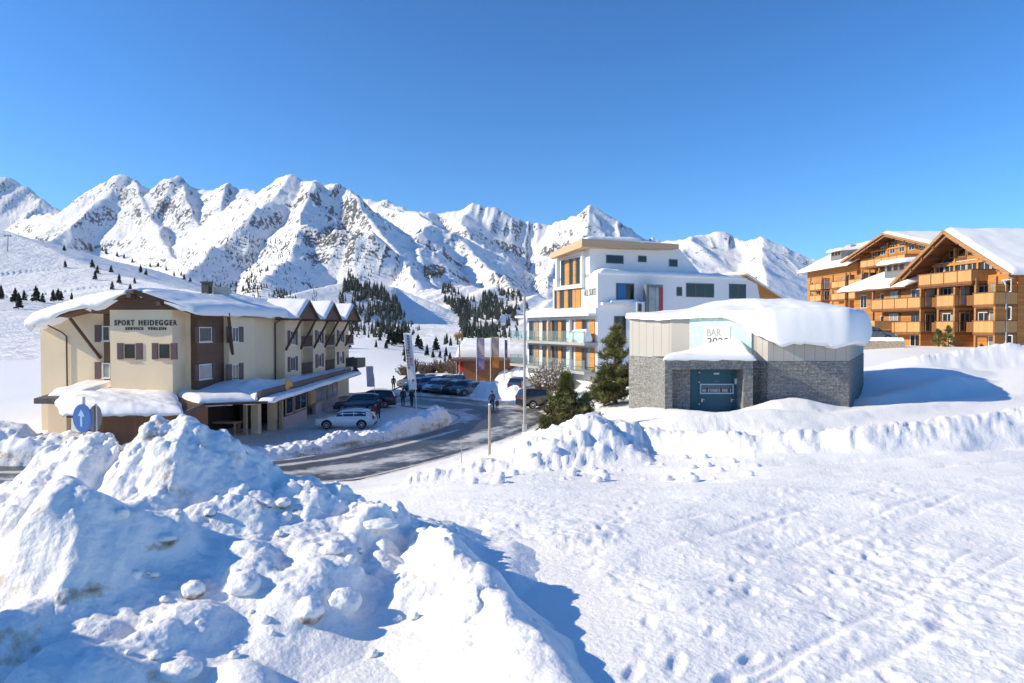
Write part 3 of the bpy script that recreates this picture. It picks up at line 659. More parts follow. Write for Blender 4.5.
def bank(name, line, w, hts, label, seed, dirt_side=0.6, n=260, rough=0.22, m=36):
    """ploughed bank along a plan polyline; profile rises steeply at both sides"""
    P = np.array(line, float); L = np.concatenate([[0], np.cumsum(np.hypot(*np.diff(P[:, :2], axis=0).T))])
    s = np.linspace(0, L[-1], n); x = np.interp(s, L, P[:, 0]); y = np.interp(s, L, P[:, 1]); h = np.interp(s, L, hts)
    for a in (x, y): a[1:-1] = (a[:-2] + 2 * a[1:-1] + a[2:]) / 4
    dx, dy = np.gradient(x), np.gradient(y); l = np.hypot(dx, dy); nxx, nyy = dy / l, -dx / l    # right hand side of the line
    a = np.linspace(-1, 1, m); S, A = np.meshgrid(s, a, indexing='ij')
    end = np.minimum(1, np.sqrt(np.clip(np.minimum(s, L[-1] - s) / 0.9, 0, 1)))[:, None]
    prof = np.clip(1 - np.abs(A) ** 2.6, 0, 1) ** 0.75
    off = A * (w / 2) * (0.55 + .45 * end) * (1 + 0.15 * fbm(S * 0.5, A, None, 2, seed))
    X = x[:, None] + nxx[:, None] * off; Y = y[:, None] + nyy[:, None] * off
    G = ground(X, Y)
    G = np.minimum(G, ground(x, y)[:, None] + .1)
    H = prof * h[:, None] * end
    Z = G - 0.15 + H * (1 + 0.35 * fbm(S * 0.9, A * 0.8, None, 3, seed + 1)) + prof ** .5 * (rough * (billow(S * 1.6, A * w * 0.9, None, 3, seed + 2) - .3) + 0.5 * rough * fbm(S * 4, A * w * 3, None, 3, seed + 3))
    X = X + 0.10 * fbm(S * 2, A * 3, Z * 2, 3, seed + 4); Y = Y + 0.10 * fbm(S * 2 + 9, A * 3, Z * 2, 3, seed + 5)
    dirt = -0.25 + dirt_side * smooth(0.75, 0.2, (Z - G) / np.maximum(H.max(axis=1)[:, None], .2)) * (0.6 + 0.8 * fbm(S * .8, A * 3, Z * 3, 4, seed + 6)) * (A > 0) + 0.25 * smooth(.3, .6, fbm(S, A * 2, None, 3, seed + 7))
    return tag(grid_mesh(name, X, Y, Z, SNOWD, attrs={"dirt": dirt}, flip=True), label, "snow bank")
bank("snow_bank", [(-20.5,41.8),(-16.8,41.2),(-14.6,42.0),(-12.2,44.2),(-10.4,46.8),(-8.8,49.6),(-7.4,52.6),(-6.3,55.6),(-5.8,58.2)], 2.1, [.8,.9,.85,.9,.95,1.05,1.3,1.65,1.2], "dirty ploughed snow bank between the road and the parked white car", 410, 0.95)
bank("snow_bank", [(-62,41.2),(-45,41.0),(-36,40.8),(-30,40.6),(-24,40.6)], 3.6, [1.9,1.9,2.0,1.9,1.3], "snow bank with a dark dirty foot along the road left of the big pile", 430, 0.95, rough=.3)
bank("snow_bank", [(-6.2,80.4),(-3.2,78.2),(-0.6,75.6),(1.2,73.2)], 2.2, [1.0,1.7,1.9,1.0], "white snow bank in front of the row of parked cars", 450, 0.15, 120)
bank("snow_bank", [(4.2,74.5),(4.6,69.8),(4.4,65.5),(4.2,61.0),(3.6,57.5)], 2.6, [1.6,1.9,1.7,1.1,.4], "snow bank at the road bend below the white hotel", 460, 0.1, 150)
bank("snow_bank", [(-2.5,92.5),(2,91.5),(6.5,89.5)], 2.8, [1.6,2.3,2.2], "snow heap behind the flag poles in front of the low building", 470, 0.05, 100)

# ---- road surface, 4 mm sheets
ASPH = mat("asphalt", (0.055, 0.057, 0.062), 0.62, var=0.22, scale=1.2, bump=0.3, bscale=20)
def asphalt_snowy(name, snow_at):
    m = mat(name, (0.075, 0.077, 0.084), 0.42, var=0.25, scale=2.0, bump=0.25, bscale=25); nt = m.node_tree; b = nt.nodes["Principled BSDF"]
    src = b.inputs["Base Color"].links[0].from_socket
    at = nt.nodes.new("ShaderNodeAttribute"); at.attribute_name = "dirt"
    tc = nt.nodes.new("ShaderNodeTexCoord"); nz = nt.nodes.new("ShaderNodeTexNoise"); nz.inputs["Scale"].default_value = 1.6; nz.inputs["Detail"].default_value = 8; nz.inputs["Roughness"].default_value = 0.65
    nt.links.new(tc.outputs["Object"], nz.inputs["Vector"])
    ad = nt.nodes.new("ShaderNodeMath"); ad.operation = 'MULTIPLY_ADD'; ad.inputs[1].default_value = 1.2; ad.inputs[2].default_value = -0.6; nt.links.new(nz.outputs["Fac"], ad.inputs[0])
    s2 = nt.nodes.new("ShaderNodeMath"); s2.operation = 'ADD'; nt.links.new(at.outputs["Fac"], s2.inputs[0]); nt.links.new(ad.outputs[0], s2.inputs[1])
    rp = nt.nodes.new("ShaderNodeValToRGB"); e = rp.color_ramp.elements; e[0].position = 0.25; e[0].color = (0, 0, 0, 1); e[1].position = 0.75; e[1].color = (1, 1, 1, 1)
    nt.links.new(s2.outputs[0], rp.inputs[0])
    mx = nt.nodes.new("ShaderNodeMix"); mx.data_type = 'RGBA'; mx.inputs[7].default_value = (0.62, 0.60, 0.58, 1)
    nt.links.new(rp.outputs[0], mx.inputs[0]); nt.links.new(src, mx.inputs[6]); nt.links.new(mx.outputs[2], b.inputs["Base Color"])
    return m
ROADM = asphalt_snowy("road_asphalt", 0)
def resample(P, n):
    P = np.array(P, float); L = np.concatenate([[0], np.cumsum(np.hypot(*np.diff(P, axis=0).T))]); s = np.linspace(0, L[-1], n)
    x, y = np.interp(s, L, P[:, 0]), np.interp(s, L, P[:, 1])
    for _ in range(6):
        x[1:-1] = (x[:-2] + x[1:-1] * 2 + x[2:]) / 4; y[1:-1] = (y[:-2] + y[1:-1] * 2 + y[2:]) / 4
    return x, y
rx, ry = resample(ROAD_R, 260); lx, ly = resample(ROAD_L, 260)
K = np.linspace(0, 1, 60)[None, :]
RX = rx[:, None] * (1 - K) + lx[:, None] * K; RY = ry[:, None] * (1 - K) + ly[:, None] * K
S = np.linspace(0, 1, 260)[:, None] + 0 * K
strip = np.exp(-((K + 0.012 * fbm(S * 30, S * 0, None, 3, 5) - (0.70 - 0.06 * np.sin(S * 9 - .6))) / 0.050) ** 2) * smooth(0.10, 0.22, S) * smooth(0.66, 0.60, S)     # line of slush left of the inner lane
patchy = 0.5 * smooth(0.1, .5, fbm(RX * .35, RY * .35, None, 4, 501)) * smooth(.83, .95, K) + .8 * smooth(.62, .72, S) * smooth(0.66, 0.9, K + 0.2 * fbm(RX * .3, RY * .3, None, 3, 9))
wisp = 0.55 * smooth(.75, .10, np.abs(K - .27) * 2) * (0.85 + .8 * fbm(S * 70, K * 7, None, 4, 515)) + 0.25 * smooth(.1, .5, fbm(S * 60, K * 14 + S * 3, None, 4, 511)) + 0.30 * np.exp(-((K - .36) / .10) ** 2) * (0.5 + fbm(S * 40, K * 4, None, 3, 519))
dirt = 1.1 * strip + patchy * .8 + wisp + 0.9 * np.exp(-(K / 0.03) ** 2) + 0.5 * np.exp(-((1 - K) / 0.02) ** 2) - 0.05
tag(grid_mesh("road", RX, RY, np.zeros_like(RX) + 0.0 + 0.05 * (1 - (2 * K - 1) ** 2), ROADM, attrs={"dirt": dirt}), kind="structure")
# ================================================================ builders shared by the buildings
mat("cream_plaster", (0.80, 0.635, 0.43), 0.85, var=0.04, scale=0.8, bump=0.12, bscale=40)
mat("white_render", (0.80, 0.80, 0.80), 0.8, var=0.025, scale=0.5, bump=0.06, bscale=40)
mat("dark_timber", (0.10, 0.055, 0.035), 0.7, var=0.25, scale=8)
mat("fascia_brown", (0.16, 0.12, 0.10), 0.7, var=0.2, scale=5)
mat("shutter", (0.13, 0.075, 0.075), 0.6, var=0.12, scale=10)
mat("white_frame", (0.74, 0.73, 0.70), 0.5, var=0.03)
mat("grey_frame", (0.16, 0.165, 0.17), 0.45, var=0.06)
mat("metal", (0.42, 0.43, 0.44), 0.4, 0.8, var=0.08)
mat("dark_metal", (0.07, 0.065, 0.06), 0.45, 0.5, var=0.1)
mat("interior", (0.045, 0.04, 0.04), 0.9, var=0.2)  # near black, also stands in for shade in the porch
mat("concrete_grey", (0.42, 0.41, 0.40), 0.85, var=0.10, scale=2, bump=.15)
mat("post_timber", (0.50, 0.36, 0.24), 0.7, var=0.12, scale=6)
planks("fence_boards", (0.24, 0.095, 0.04), (0.33, 0.14, 0.06), 'XY', 0.16)
planks("timber_cladding", (0.115, 0.06, 0.035), (0.16, 0.085, 0.05), 'Z', 0.18)
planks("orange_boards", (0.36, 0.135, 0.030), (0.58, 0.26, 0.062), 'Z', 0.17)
planks("balcony_boards", (0.50, 0.25, 0.085), (0.66, 0.38, 0.15), 'XY', 0.14, gap=0.35)
planks("soffit_boards", (0.19, 0.075, 0.026), (0.28, 0.115, 0.04), 'XY', 0.2)
planks("larch_panel", (0.50, 0.21, 0.05), (0.66, 0.31, 0.08), 'Z', 0.12)
planks("larch_fascia", (0.55, 0.37, 0.22), (0.64, 0.45, 0.28), 'Z', 0.2, gap=0.7)
def glass_mat(name, col, rough=0.06):
    m = mat(name, col, rough, var=0.3, scale=1.5, spec=0.45); return m
glass_mat("pane", (0.018, 0.022, 0.028)); glass_mat("pane_curtain", (0.30, 0.32, 0.34), 0.12); glass_mat("pane_blue", (0.03, 0.05, 0.075))
def clear_glass(name, tint, fac):
    m = bpy.data.materials.new(name); m.use_nodes = True; nt = m.node_tree; nt.nodes.clear()
    o = nt.nodes.new("ShaderNodeOutputMaterial"); mx = nt.nodes.new("ShaderNodeMixShader"); t = nt.nodes.new("ShaderNodeBsdfTransparent"); p = nt.nodes.new("ShaderNodeBsdfPrincipled")
    t.inputs[0].default_value = (*tint, 1); p.inputs["Base Color"].default_value = (*tint, 1); p.inputs["Roughness"].default_value = 0.08
    mx.inputs[0].default_value = fac; nt.links.new(t.outputs[0], mx.inputs[1]); nt.links.new(p.outputs[0], mx.inputs[2]); nt.links.new(mx.outputs[0], o.inputs[0])
    M[name] = m; return m
clear_glass("balcony_glass", (0.84, 0.93, 0.94), 0.08)

class Frame:
    """local frame of a building (u right along facade, v depth, w up)"""
    def __init__(s, o, rz):
        s.o = Vector(o); s.rz = rz; c, q = math.cos(rz), math.sin(rz); s.u = Vector((c, q, 0)); s.v = Vector((-q, c, 0))
    def loc(s, P):
        d = Vector(P) - s.o; return Vector((d.dot(s.u), d.dot(s.v), d.z))
    def px_v(s, px, py, v):           # pixel -> local point on plane v = const
        r = ray(px, py); c = Vector((0, 0, CAM_Z)); k = (v - (c - s.o).dot(s.v)) / r.dot(s.v); return s.loc(c + r * k)
    def px_u(s, px, py, u):
        r = ray(px, py); c = Vector((0, 0, CAM_Z)); k = (u - (c - s.o).dot(s.u)) / r.dot(s.u); return s.loc(c + r * k)
def fr_front(v):   return dict(o=(0, v, 0), a=(1, 0, 0), n=(0, -1, 0))      # wall facing -v, a = u
def fr_right(u):   return dict(o=(u, 0, 0), a=(0, 1, 0), n=(1, 0, 0))       # wall facing +u, a = v
def fr_left(u):    return dict(o=(u, 0, 0), a=(0, 1, 0), n=(-1, 0, 0))      # wall facing -u, a = v

def window(parent, fr, a0, a1, w0, w1, frame="white_frame", pane="pane", shutters=False, mull=1, t=0.07, sill=True, shw=None, out=0.05, bars=0):
    f = MB(**fr)
    f.box(a0, a1, -0.02, out, w0, w0 + t).box(a0, a1, -0.02, out, w1 - t, w1).box(a0, a0 + t, -0.02, out - .002, w0 + t, w1 - t).box(a1 - t, a1, -0.02, out - .002, w0 + t, w1 - t)
    for i in range(1, mull + 1):
        c = a0 + (a1 - a0) * i / (mull + 1); f.box(c - t * .45, c + t * .45, -0.02, out - .004, w0 + t, w1 - t)
    for i in range(1, bars + 1):
        c = w0 + (w1 - w0) * i / (bars + 1); f.box(a0 + t, a1 - t, -0.02, out - .008, c - t * .3, c + t * .3)
    if sill: f.box(a0 - .06, a1 + .06, 0, out + 0.07, w0 - .06, w0 - .002)
    wo = f.build("window", M[frame], parent)
    p = MB(**fr); p.box(a0 + t * .5, a1 - t * .5, 0.004, 0.02, w0 + t * .5, w1 - t * .5); p.build("pane", M[pane], wo)
    if shutters:
        sw = shw or (a1 - a0) * 0.45
        for b0 in (a0 - sw - .03, a1 + .03):
            s_ = MB(**fr); s_.box(b0, b0 + sw, 0.003, 0.05, w0 - .03, w1 + .03)
            nb = 8
            for i in range(nb): s_.box(b0 + .05, b0 + sw - .05, 0.05, 0.065, w0 + (w1 - w0) * (i + .15) / nb, w0 + (w1 - w0) * (i + .7) / nb)
            s_.build("shutter", M["shutter"], parent)
    return wo

def snow_patch(name, parent, corners, thick, mat_=None, n=(60, 60), edge=0.35, drop=0.12, seed=0, bulge=None, lumps=0.25, over=0.0, dropf=None):
    """soft snow layer on a four-cornered roof face (corners c00,c10,c11,c01 in local coordinates)"""
    c = [np.array(p, float) for p in corners]; nu, nv = n
    u = np.linspace(0, 1, nu); v = np.linspace(0, 1, nv); U, V = np.meshgrid(u, v, indexing='ij')
    B = (1 - U)[..., None] * (1 - V)[..., None] * c[0] + U[..., None] * (1 - V)[..., None] * c[1] + U[..., None] * V[..., None] * c[2] + (1 - U)[..., None] * V[..., None] * c[3]
    lu = np.linalg.norm(c[1] - c[0]); lv = np.linalg.norm(c[3] - c[0])
    du = np.minimum(U, 1 - U) * lu; dv = np.minimum(V, 1 - V) * lv
    e = edge if isinstance(edge, (list, tuple)) else [edge] * 4           # edges: u=0, u=1, v=0, v=1
    def rnd(d, r): t = np.clip(1 - d / max(r, 1e-3), 0, 1); return np.sqrt(np.clip(1 - t * t, 0, 1))
    prof = rnd(U * lu, e[0]) * rnd((1 - U) * lu, e[1]) * rnd(V * lv, e[2]) * rnd((1 - V) * lv, e[3])
    nz = 1 + lumps * fbm(U * lu * 0.35 + seed, V * lv * 0.35, None, 3, 600 + seed) + 0.5 * lumps * fbm(U * lu * 1.2, V * lv * 1.2 + seed, None, 3, 610 + seed)
    T = thick * prof * nz
    if bulge is not None: T = T + bulge(U, V) * prof
    ctr = B.mean(axis=(0, 1))
    top = B.copy(); top[..., 2] += T
    d = B[..., :2] - ctr[:2]; dl = np.linalg.norm(d, axis=-1, keepdims=True) + 1e-6
    wob = over * np.clip(1 - np.minimum(du, dv) / 0.5, 0, 1) * (0.4 + 0.6 * fbm(U * lu * .9, V * lv * .9, None, 3, 620 + seed))
    top[..., :2] += d / dl * wob[..., None]
    # closed body: skirt ring below
    rim = [(i, 0) for i in range(nu)] + [(nu - 1, j) for j in range(1, nv)] + [(i, nv - 1) for i in range(nu - 2, -1, -1)] + [(0, j) for j in range(nv - 2, 0, -1)]
    vs = top.reshape(-1, 3).tolist(); idx = np.arange(nu * nv).reshape(nu, nv)
    fs = [(int(idx[i, j]), int(idx[i + 1, j]), int(idx[i + 1, j + 1]), int(idx[i, j + 1])) for i in range(nu - 1) for j in range(nv - 1)]
    b0 = len(vs)
    for k, (i, j) in enumerate(rim):
        p = top[i, j].copy(); p[2] -= drop * (1.0 if dropf is None else float(dropf(u[i], v[j]))) * (1 + 0.6 * float(vnoise(np.array([k * 0.21 + seed]), np.array([0.5]))[0])); vs.append(p.tolist())
    m = len(rim)
    for k in range(m):
        a, b = rim[k], rim[(k + 1) % m]; fs.append((int(idx[a]), b0 + k, b0 + (k + 1) % m, int(idx[b])))
    fs.append(tuple(range(b0 + m - 1, b0 - 1, -1)))
    me = bpy.data.meshes.new(name); me.from_pydata(vs, [], fs); me.update(); me.polygons.foreach_set("use_smooth", np.ones(len(me.polygons), bool))
    bm = bmesh.new(); bm.from_mesh(me); bmesh.ops.recalc_face_normals(bm, faces=bm.faces); bm.to_mesh(me); bm.free()
    me.materials.append(mat_ or ROOFSNOW)
    return link(bpy.data.objects.new(name, me), parent)

def text_obj(name, s, size, parent, loc, rot, m, depth=0.02, align='LEFT', sx=1.0, space=1.0, bold=0.0):
    cu = bpy.data.curves.new(name, 'FONT'); cu.body = s; cu.size = size; cu.extrude = depth; cu.align_x = align; cu.space_character = space; cu.offset = bold
    tmp = bpy.data.objects.new(name, cu); COL.objects.link(tmp)
    bpy.context.view_layer.update()
    me = bpy.data.meshes.new_from_object(tmp.evaluated_get(bpy.context.evaluated_depsgraph_get()))
    bpy.data.objects.remove(tmp); me.materials.clear(); me.materials.append(m)
    o = bpy.data.objects.new(name, me); link(o, parent); o.location = loc; o.rotation_euler = rot; o.scale = (sx, 1, 1)
    return o
# ================================================================ cream sport hotel on the left
HF = Frame((PZ(191, 430, 0).x * 0 - 22.6, 48.0, 0.0), R(-5.7))
hotel = empty("guesthouse", HF.o, HF.rz, "cream three storey guesthouse with brown shutters and thick snow on its roof", "building")
UL = -11.4; BACK = 33.0
# main body walls
w = MB(); w.box(UL, -0.02, 0.0, -BACK, -1.0, 8.1)
w.prism([(UL, 8.1), (-2.6, 10.1), (-0.02, 9.2), (-0.02, 8.1)], 0.0, -BACK)      # under the low gable
w.build("wall", M["cream_plaster"], hotel)
bx = MB(**fr_front(0)); bx.box(-5.0, -4.3, 0, 0, 0, 0)
bay = MB(); bay.frame(**fr_front(0)); bay.box(-4.95, -0.42, 0.0, 1.5, 3.2, 9.15); bay.build("front_bay", M["cream_plaster"], hotel)
# timber sections
tm = MB(**fr_front(0)); tm.box(-6.35, -4.96, 0.0, 0.25, 3.1, 9.0); tm.prism([(-6.35, 8.9), (-6.35, 9.3), (-2.6, 10.2), (-0.3, 9.35), (-0.3, 9.16), (-4.9, 9.16), (-4.9, 8.9)], 0.003, 1.45); tm.build("timber_gable", M["timber_cladding"], hotel)
ts = MB(**fr_right(-0.02)); ts.box(0.06, 3.6, 0, 0.5, 3.0, 9.2); ts.build("timber_side", M["timber_cladding"], hotel)
cs = MB(**fr_right(-0.02)); cs.box(3.6, 7.7, 0, 0.9, 3.0, 9.2); cs.build("side_bay", M["cream_plaster"], hotel)
# windows of the front bay
def win_front(x0, y0, x1, y1, v, **k):
    a = HF.px_v(x0, y1, v); b = HF.px_v(x1, y0, v); return window(hotel, fr_front(v), a.x, b.x, a.z, b.z, **k)
def win_side(x0, y0, x1, y1, u, **k):
    a = HF.px_u(x0, (y0 + y1) / 2, u); b = HF.px_u(x1, (y0 + y1) / 2, u); m = HF.px_u((x0 + x1) / 2, y0, u); q = HF.px_u((x0 + x1) / 2, y1, u)
    return window(hotel, fr_right(u), a.y, b.y, q.z, m.z, **k)
win_front(124, 343.5, 135.8, 359, -1.5, shutters=True, shw=0.46, mull=0, t=.05, frame="post_timber", bars=0)
win_front(158.8, 343.5, 170.6, 359, -1.5, shutters=True, shw=0.46, mull=0, t=.05, frame="post_timber", bars=0)
win_front(102.5, 326, 110.0, 341, -0.25, mull=0); win_front(102.5, 363, 110.0, 378, -0.25, mull=0, pane="pane_curtain")
s_ = MB(**fr_front(0)); q = HF.px_v(95, 342, -.25); q2 = HF.px_v(101, 325, -.25); s_.box(q.x, q2.x, .26, .31, q.z, q2.z); s_.build("shutter", M["shutter"], hotel)
s_ = MB(**fr_front(0)); q = HF.px_v(95, 379, -.25); q2 = HF.px_v(101, 362, -.25); s_.box(q.x, q2.x, .26, .31, q.z, q2.z); s_.build("shutter", M["shutter"], hotel)
win_side(198.5, 327, 211, 342, 0.48, shutters=True, shw=.45, mull=0); win_side(198.5, 364, 211, 379, 0.48, shutters=True, shw=.45, mull=0, pane="pane_curtain")
win_side(231.5, 327, 238, 342, 0.88, shutters=True, mull=1, shw=.75); win_side(231.5, 364, 238, 380, 0.88, shutters=True, mull=1, shw=.75)
# side bays with windows, balconies between
for i, (v0, v1) in enumerate(((13.3, 16.9), (19.8, 23.0), (25.9, 29.2))):
    b = MB(**fr_right(-0.02)); b.box(v0, v1, 0, 0.95, 2.9, 9.1); b.build("side_bay", M["cream_plaster"], hotel)
    for w0 in (6.35, 3.95):
        window(hotel, fr_right(0.93), v0 + 1.15, v0 + 2.15, w0, w0 + 1.3, shutters=True, shw=0.55, mull=1)
    # little cross gable on the eave
    g = MB(**fr_right(0)); gm = (v0 + v1) / 2; hw = (v1 - v0) / 2 + 0.35
    g.prism([(gm - hw, 8.75), (gm + hw, 8.75), (gm, 10.35)], 0.5, 2.35); g.build("cross_gable", M["timber_cladding"], hotel)
    s2 = MB(**fr_right(0)); s2.prism([(gm - hw - .25, 8.72), (gm, 10.42), (gm + hw + .25, 8.72), (gm + hw + .25, 8.58), (gm, 10.28), (gm - hw - .25, 8.58)], 0.3, 2.6); s2.build("gable_roof", M["fascia_brown"], hotel)
    for sgn, c in ((0, v0 + .15), (1, v1 - .15)):
        br = MB(**fr_right(0)); br.bar((c, 0.95, 5.9), (c, 2.4, 8.6), 0.16); br.build("roof_bracket", M["dark_timber"], hotel)
    snow_patch("roof_snow", hotel, [(2.45, gm - hw - .2, 8.74), (2.5, gm, 10.42), (-1.5, gm, 10.42), (-1.5, gm - hw - .2, 8.74)], 0.30, n=(20, 30), edge=[.3, .01, .3, .3], seed=20 + i, drop=.08)
    snow_patch("roof_snow", hotel, [(2.5, gm, 10.42), (2.45, gm + hw + .2, 8.74), (-1.5, gm + hw + .2, 8.74), (-1.5, gm, 10.42)], 0.30, n=(20, 30), edge=[.01, .3, .3, .3], seed=30 + i, drop=.08)
for v0, v1 in ((16.9, 19.8), (23.0, 25.9), (29.2, 32.2)):
    for w0 in (3.5, 6.1):
        b = MB(**fr_right(-0.02)); b.box(v0 + .003, v1 - .003, .0, .95, w0 - .15, w0)
        bo = b.build("balcony", M["concrete_grey"], hotel)
        r_ = MB(**fr_right(-0.02)); 
        for i in range(14): a = v0 + .05 + (v1 - v0 - .1) * i / 14; r_.box(a, a + (v1 - v0) / 14 * .82, .86, .90, w0 + .02, w0 + .95)
        r_.box(v0 + .02, v1 - .02, .84, .95, w0 + .95, w0 + 1.03); r_.build("railing", M["dark_timber"], bo)
        window(hotel, fr_right(-0.02), v0 + .6, v1 - .7, w0 + .05, w0 + 2.1, frame="fascia_brown", sill=False, mull=1)
tr = MB(**fr_right(-0.02)); tr.box(30.4, 33.4, .2, 1.9, 3.3, 4.4); tr.build("terrace_parapet", M["fascia_brown"], hotel)
# brackets and pipes of the front
for p, q in (((-8.0, .05, 5.9), (-8.9, 2.0, 8.55)),):
    br = MB(**fr_front(0)); br.bar((-6.75, .05, 5.75), (-7.6, 1.9, 8.6), 0.17); br.build("roof_bracket", M["dark_timber"], hotel)
br = MB(**fr_right(0)); br.bar((4.1, .9, 5.9), (2.6, 1.4, 9.0), 0.2); br.build("roof_bracket", M["dark_timber"], hotel)
dp = MB(**fr_front(0)); dp.tube([(-9.9, 1.1, 8.1), (-9.45, .35, 7.6), (-9.3, .1, 7.3), (-9.3, .1, 3.0)], 0.05); dp.build("drainpipe", M["dark_metal"], hotel)
dp = MB(**fr_right(-0.02)); dp.tube([(13.0, 1.2, 8.9), (13.15, .6, 8.6), (13.2, .1, 8.3), (13.2, .1, 3.0)], 0.05); dp.build("drainpipe", M["dark_metal"], hotel)
# roof
RID = -2.6; UE = -10.9
def rz_l(u): return 10.42 + (u - RID) * 0.245          # left slope
def rz_r(u): return 10.42 - (u - RID) * 0.36
rf = MB(**fr_front(0))
rf.slab([(UE, 1.2), (RID, 2.3), (RID, -BACK - .8), (UE, -BACK - .8)], [rz_l(UE) - .2, 10.22, 10.22, rz_l(UE) - .2], [rz_l(UE), 10.42, 10.42, rz_l(UE)])
rf.slab([(RID, 2.3), (1.3, 1.6), (1.3, -BACK - .8), (RID, -BACK - .8)], [10.219, rz_r(1.3) - .2, rz_r(1.3) - .2, 10.219], [10.421, rz_r(1.3), rz_r(1.3), 10.421])
rf.build("roof", M["timber_cladding"], hotel)
ff = MB(**fr_front(0)); ff.bar((UE, 1.22, rz_l(UE) - .1), (RID, 2.34, 10.34), .07, .32); ff.bar((RID, 2.34, 10.34), (1.33, 1.64, rz_r(1.3) - .1), .07, .32); ff.bar((1.33, 1.6, rz_r(1.3) - .12), (1.33, -BACK - .8, rz_r(1.3) - .12), .07, .3)
ff.bar((RID - .1, 2.1, 10.05), (RID - .1, 2.75, 10.08), .3); ff.bar((-0.9, 1.4, 9.55), (-0.9, 2.3, 9.55), .26); ff.build("bargeboard", M["dark_timber"], hotel)
snow_patch("roof_snow", hotel, [(UE - .35, -1.5, rz_l(UE)), (RID - .55, -2.45, 10.28), (RID, BACK + .8, 10.42), (UE - .35, BACK + .8, rz_l(UE))], 0.50, n=(70, 110), edge=[.6, .25, .55, .5], seed=3, drop=.55, dropf=lambda u_, v_: .12 + .95 * float(smooth(.97, .70, u_)) * (.55 + .45 * math.sin(u_ * 9 + .6)), lumps=.25, over=.18,
           bulge=lambda U, V: 0.25 * np.exp(-((U - .45) / .30) ** 2) * np.exp(-(V / .14) ** 2) - 0.25 * smooth(.78, 1, U) * np.exp(-(V / .04) ** 2))
snow_patch("roof_snow", hotel, [(RID + .35, -2.2, 10.27), (1.45, -1.7, rz_r(1.4)), (1.45, BACK + .8, rz_r(1.4)), (RID, BACK + .8, 10.42)], 0.38, n=(40, 120), edge=[.3, .45, .7, .5], seed=4, drop=.20, lumps=.28, over=.12,
           bulge=lambda U, V: -0.15 * np.exp(-(V / .05) ** 2) + .12 * np.exp(-((U - .8) / .2) ** 2))
snow_patch("roof_snow", hotel, [(RID - 1.2, -1.2, rz_l(RID - 1.2)), (RID + .9, -1.2, rz_r(RID + .9)), (RID + .9, BACK + .7, rz_r(RID + .9)), (RID - 1.2, BACK + .7, rz_l(RID - 1.2))], .46, n=(20, 90), edge=[.8, .8, .9, .5], seed=5, drop=.05, lumps=.25)
c = HF.px_v(209, 297, 8.0)
ch = MB(**fr_front(0)); ch.box(c.x - .55, c.x + .05, -8.4, -7.8, 8.5, c.z + 1.15); ch.box(c.x - .62, c.x + .12, -8.47, -7.73, c.z + 1.15, c.z + 1.27); ch.build("chimney", M["dark_metal"], hotel)
ch = MB(**fr_front(0)); ch.box(c.x + .25, c.x + 1.15, -9.2, -8.2, 8.5, c.z + .75); ch.box(c.x + .18, c.x + 1.22, -9.27, -8.13, c.z + .75, c.z + .84); ch.build("chimney", M["concrete_grey"], hotel)
# lettering on the bay
LET = mat("lettering", (0.05, 0.035, 0.03), 0.6)
for word, x0, x1, y, sz, bd in (("SPORT", 114.5, 134.5, 325.3, .50, .012), ("HEIDEGGER", 138.5, 177.2, 325.3, .50, .012), ("SERVICE", 125.5, 143.5, 329.9, .26, .008), ("VERLEIH", 147.8, 166, 329.9, .26, .008)):
    a = HF.px_v(x0, y, -1.5); b = HF.px_v(x1, y, -1.5)
    t1 = text_obj("lettering", word, sz, hotel, (a.x, -1.53, a.z), (R(90), 0, 0), LET, space=1.3, bold=bd)
    xs = [v.co.x for v in t1.data.vertices]; t1.scale.x = (b.x - a.x) / max(xs)
# ---- canopy round the ground floor
SF = lambda P, z: (*HF.loc(P).xy, z)
P1 = HF.loc(PZ(57, 414, 2.85)); P2 = HF.loc(PZ(184, 413, 2.85)); P3_ = HF.loc(PZ(204, 404, 2.9)); P4 = HF.loc(PZ(273.5, 401, 2.95)); P5 = HF.loc(PZ(361, 373, 3.05))
P1.x += .6
def canopy_slab(name, poly, zs, t, m, par):
    b = MB(a=(1, 0, 0), n=(0, 1, 0)); b.slab([(p[0], p[1]) for p in poly], [z - t for z in zs], zs); return b.build(name, m, par)
can = canopy_slab("canopy", [P1, P2, P3_, P4, P5, (0.9, BACK), (0.9, 0.0), (UL + .8, -0.02)], [2.9, 2.9, 2.95, 2.95, 3.05, 3.25, 3.25, 3.25], .16, M["dark_timber"], hotel)
fa = MB(a=(1, 0, 0), n=(0, 1, 0))
for p, q, z0, z1 in ((P1, P2, 2.9, 2.9), (P2, P3_, 2.9, 2.95)): fa.bar((p.x, p.y, z0 - .12), (q.x, q.y, z1 - .12), .08, .3)
fa.build("fascia", M["fascia_brown"], can)
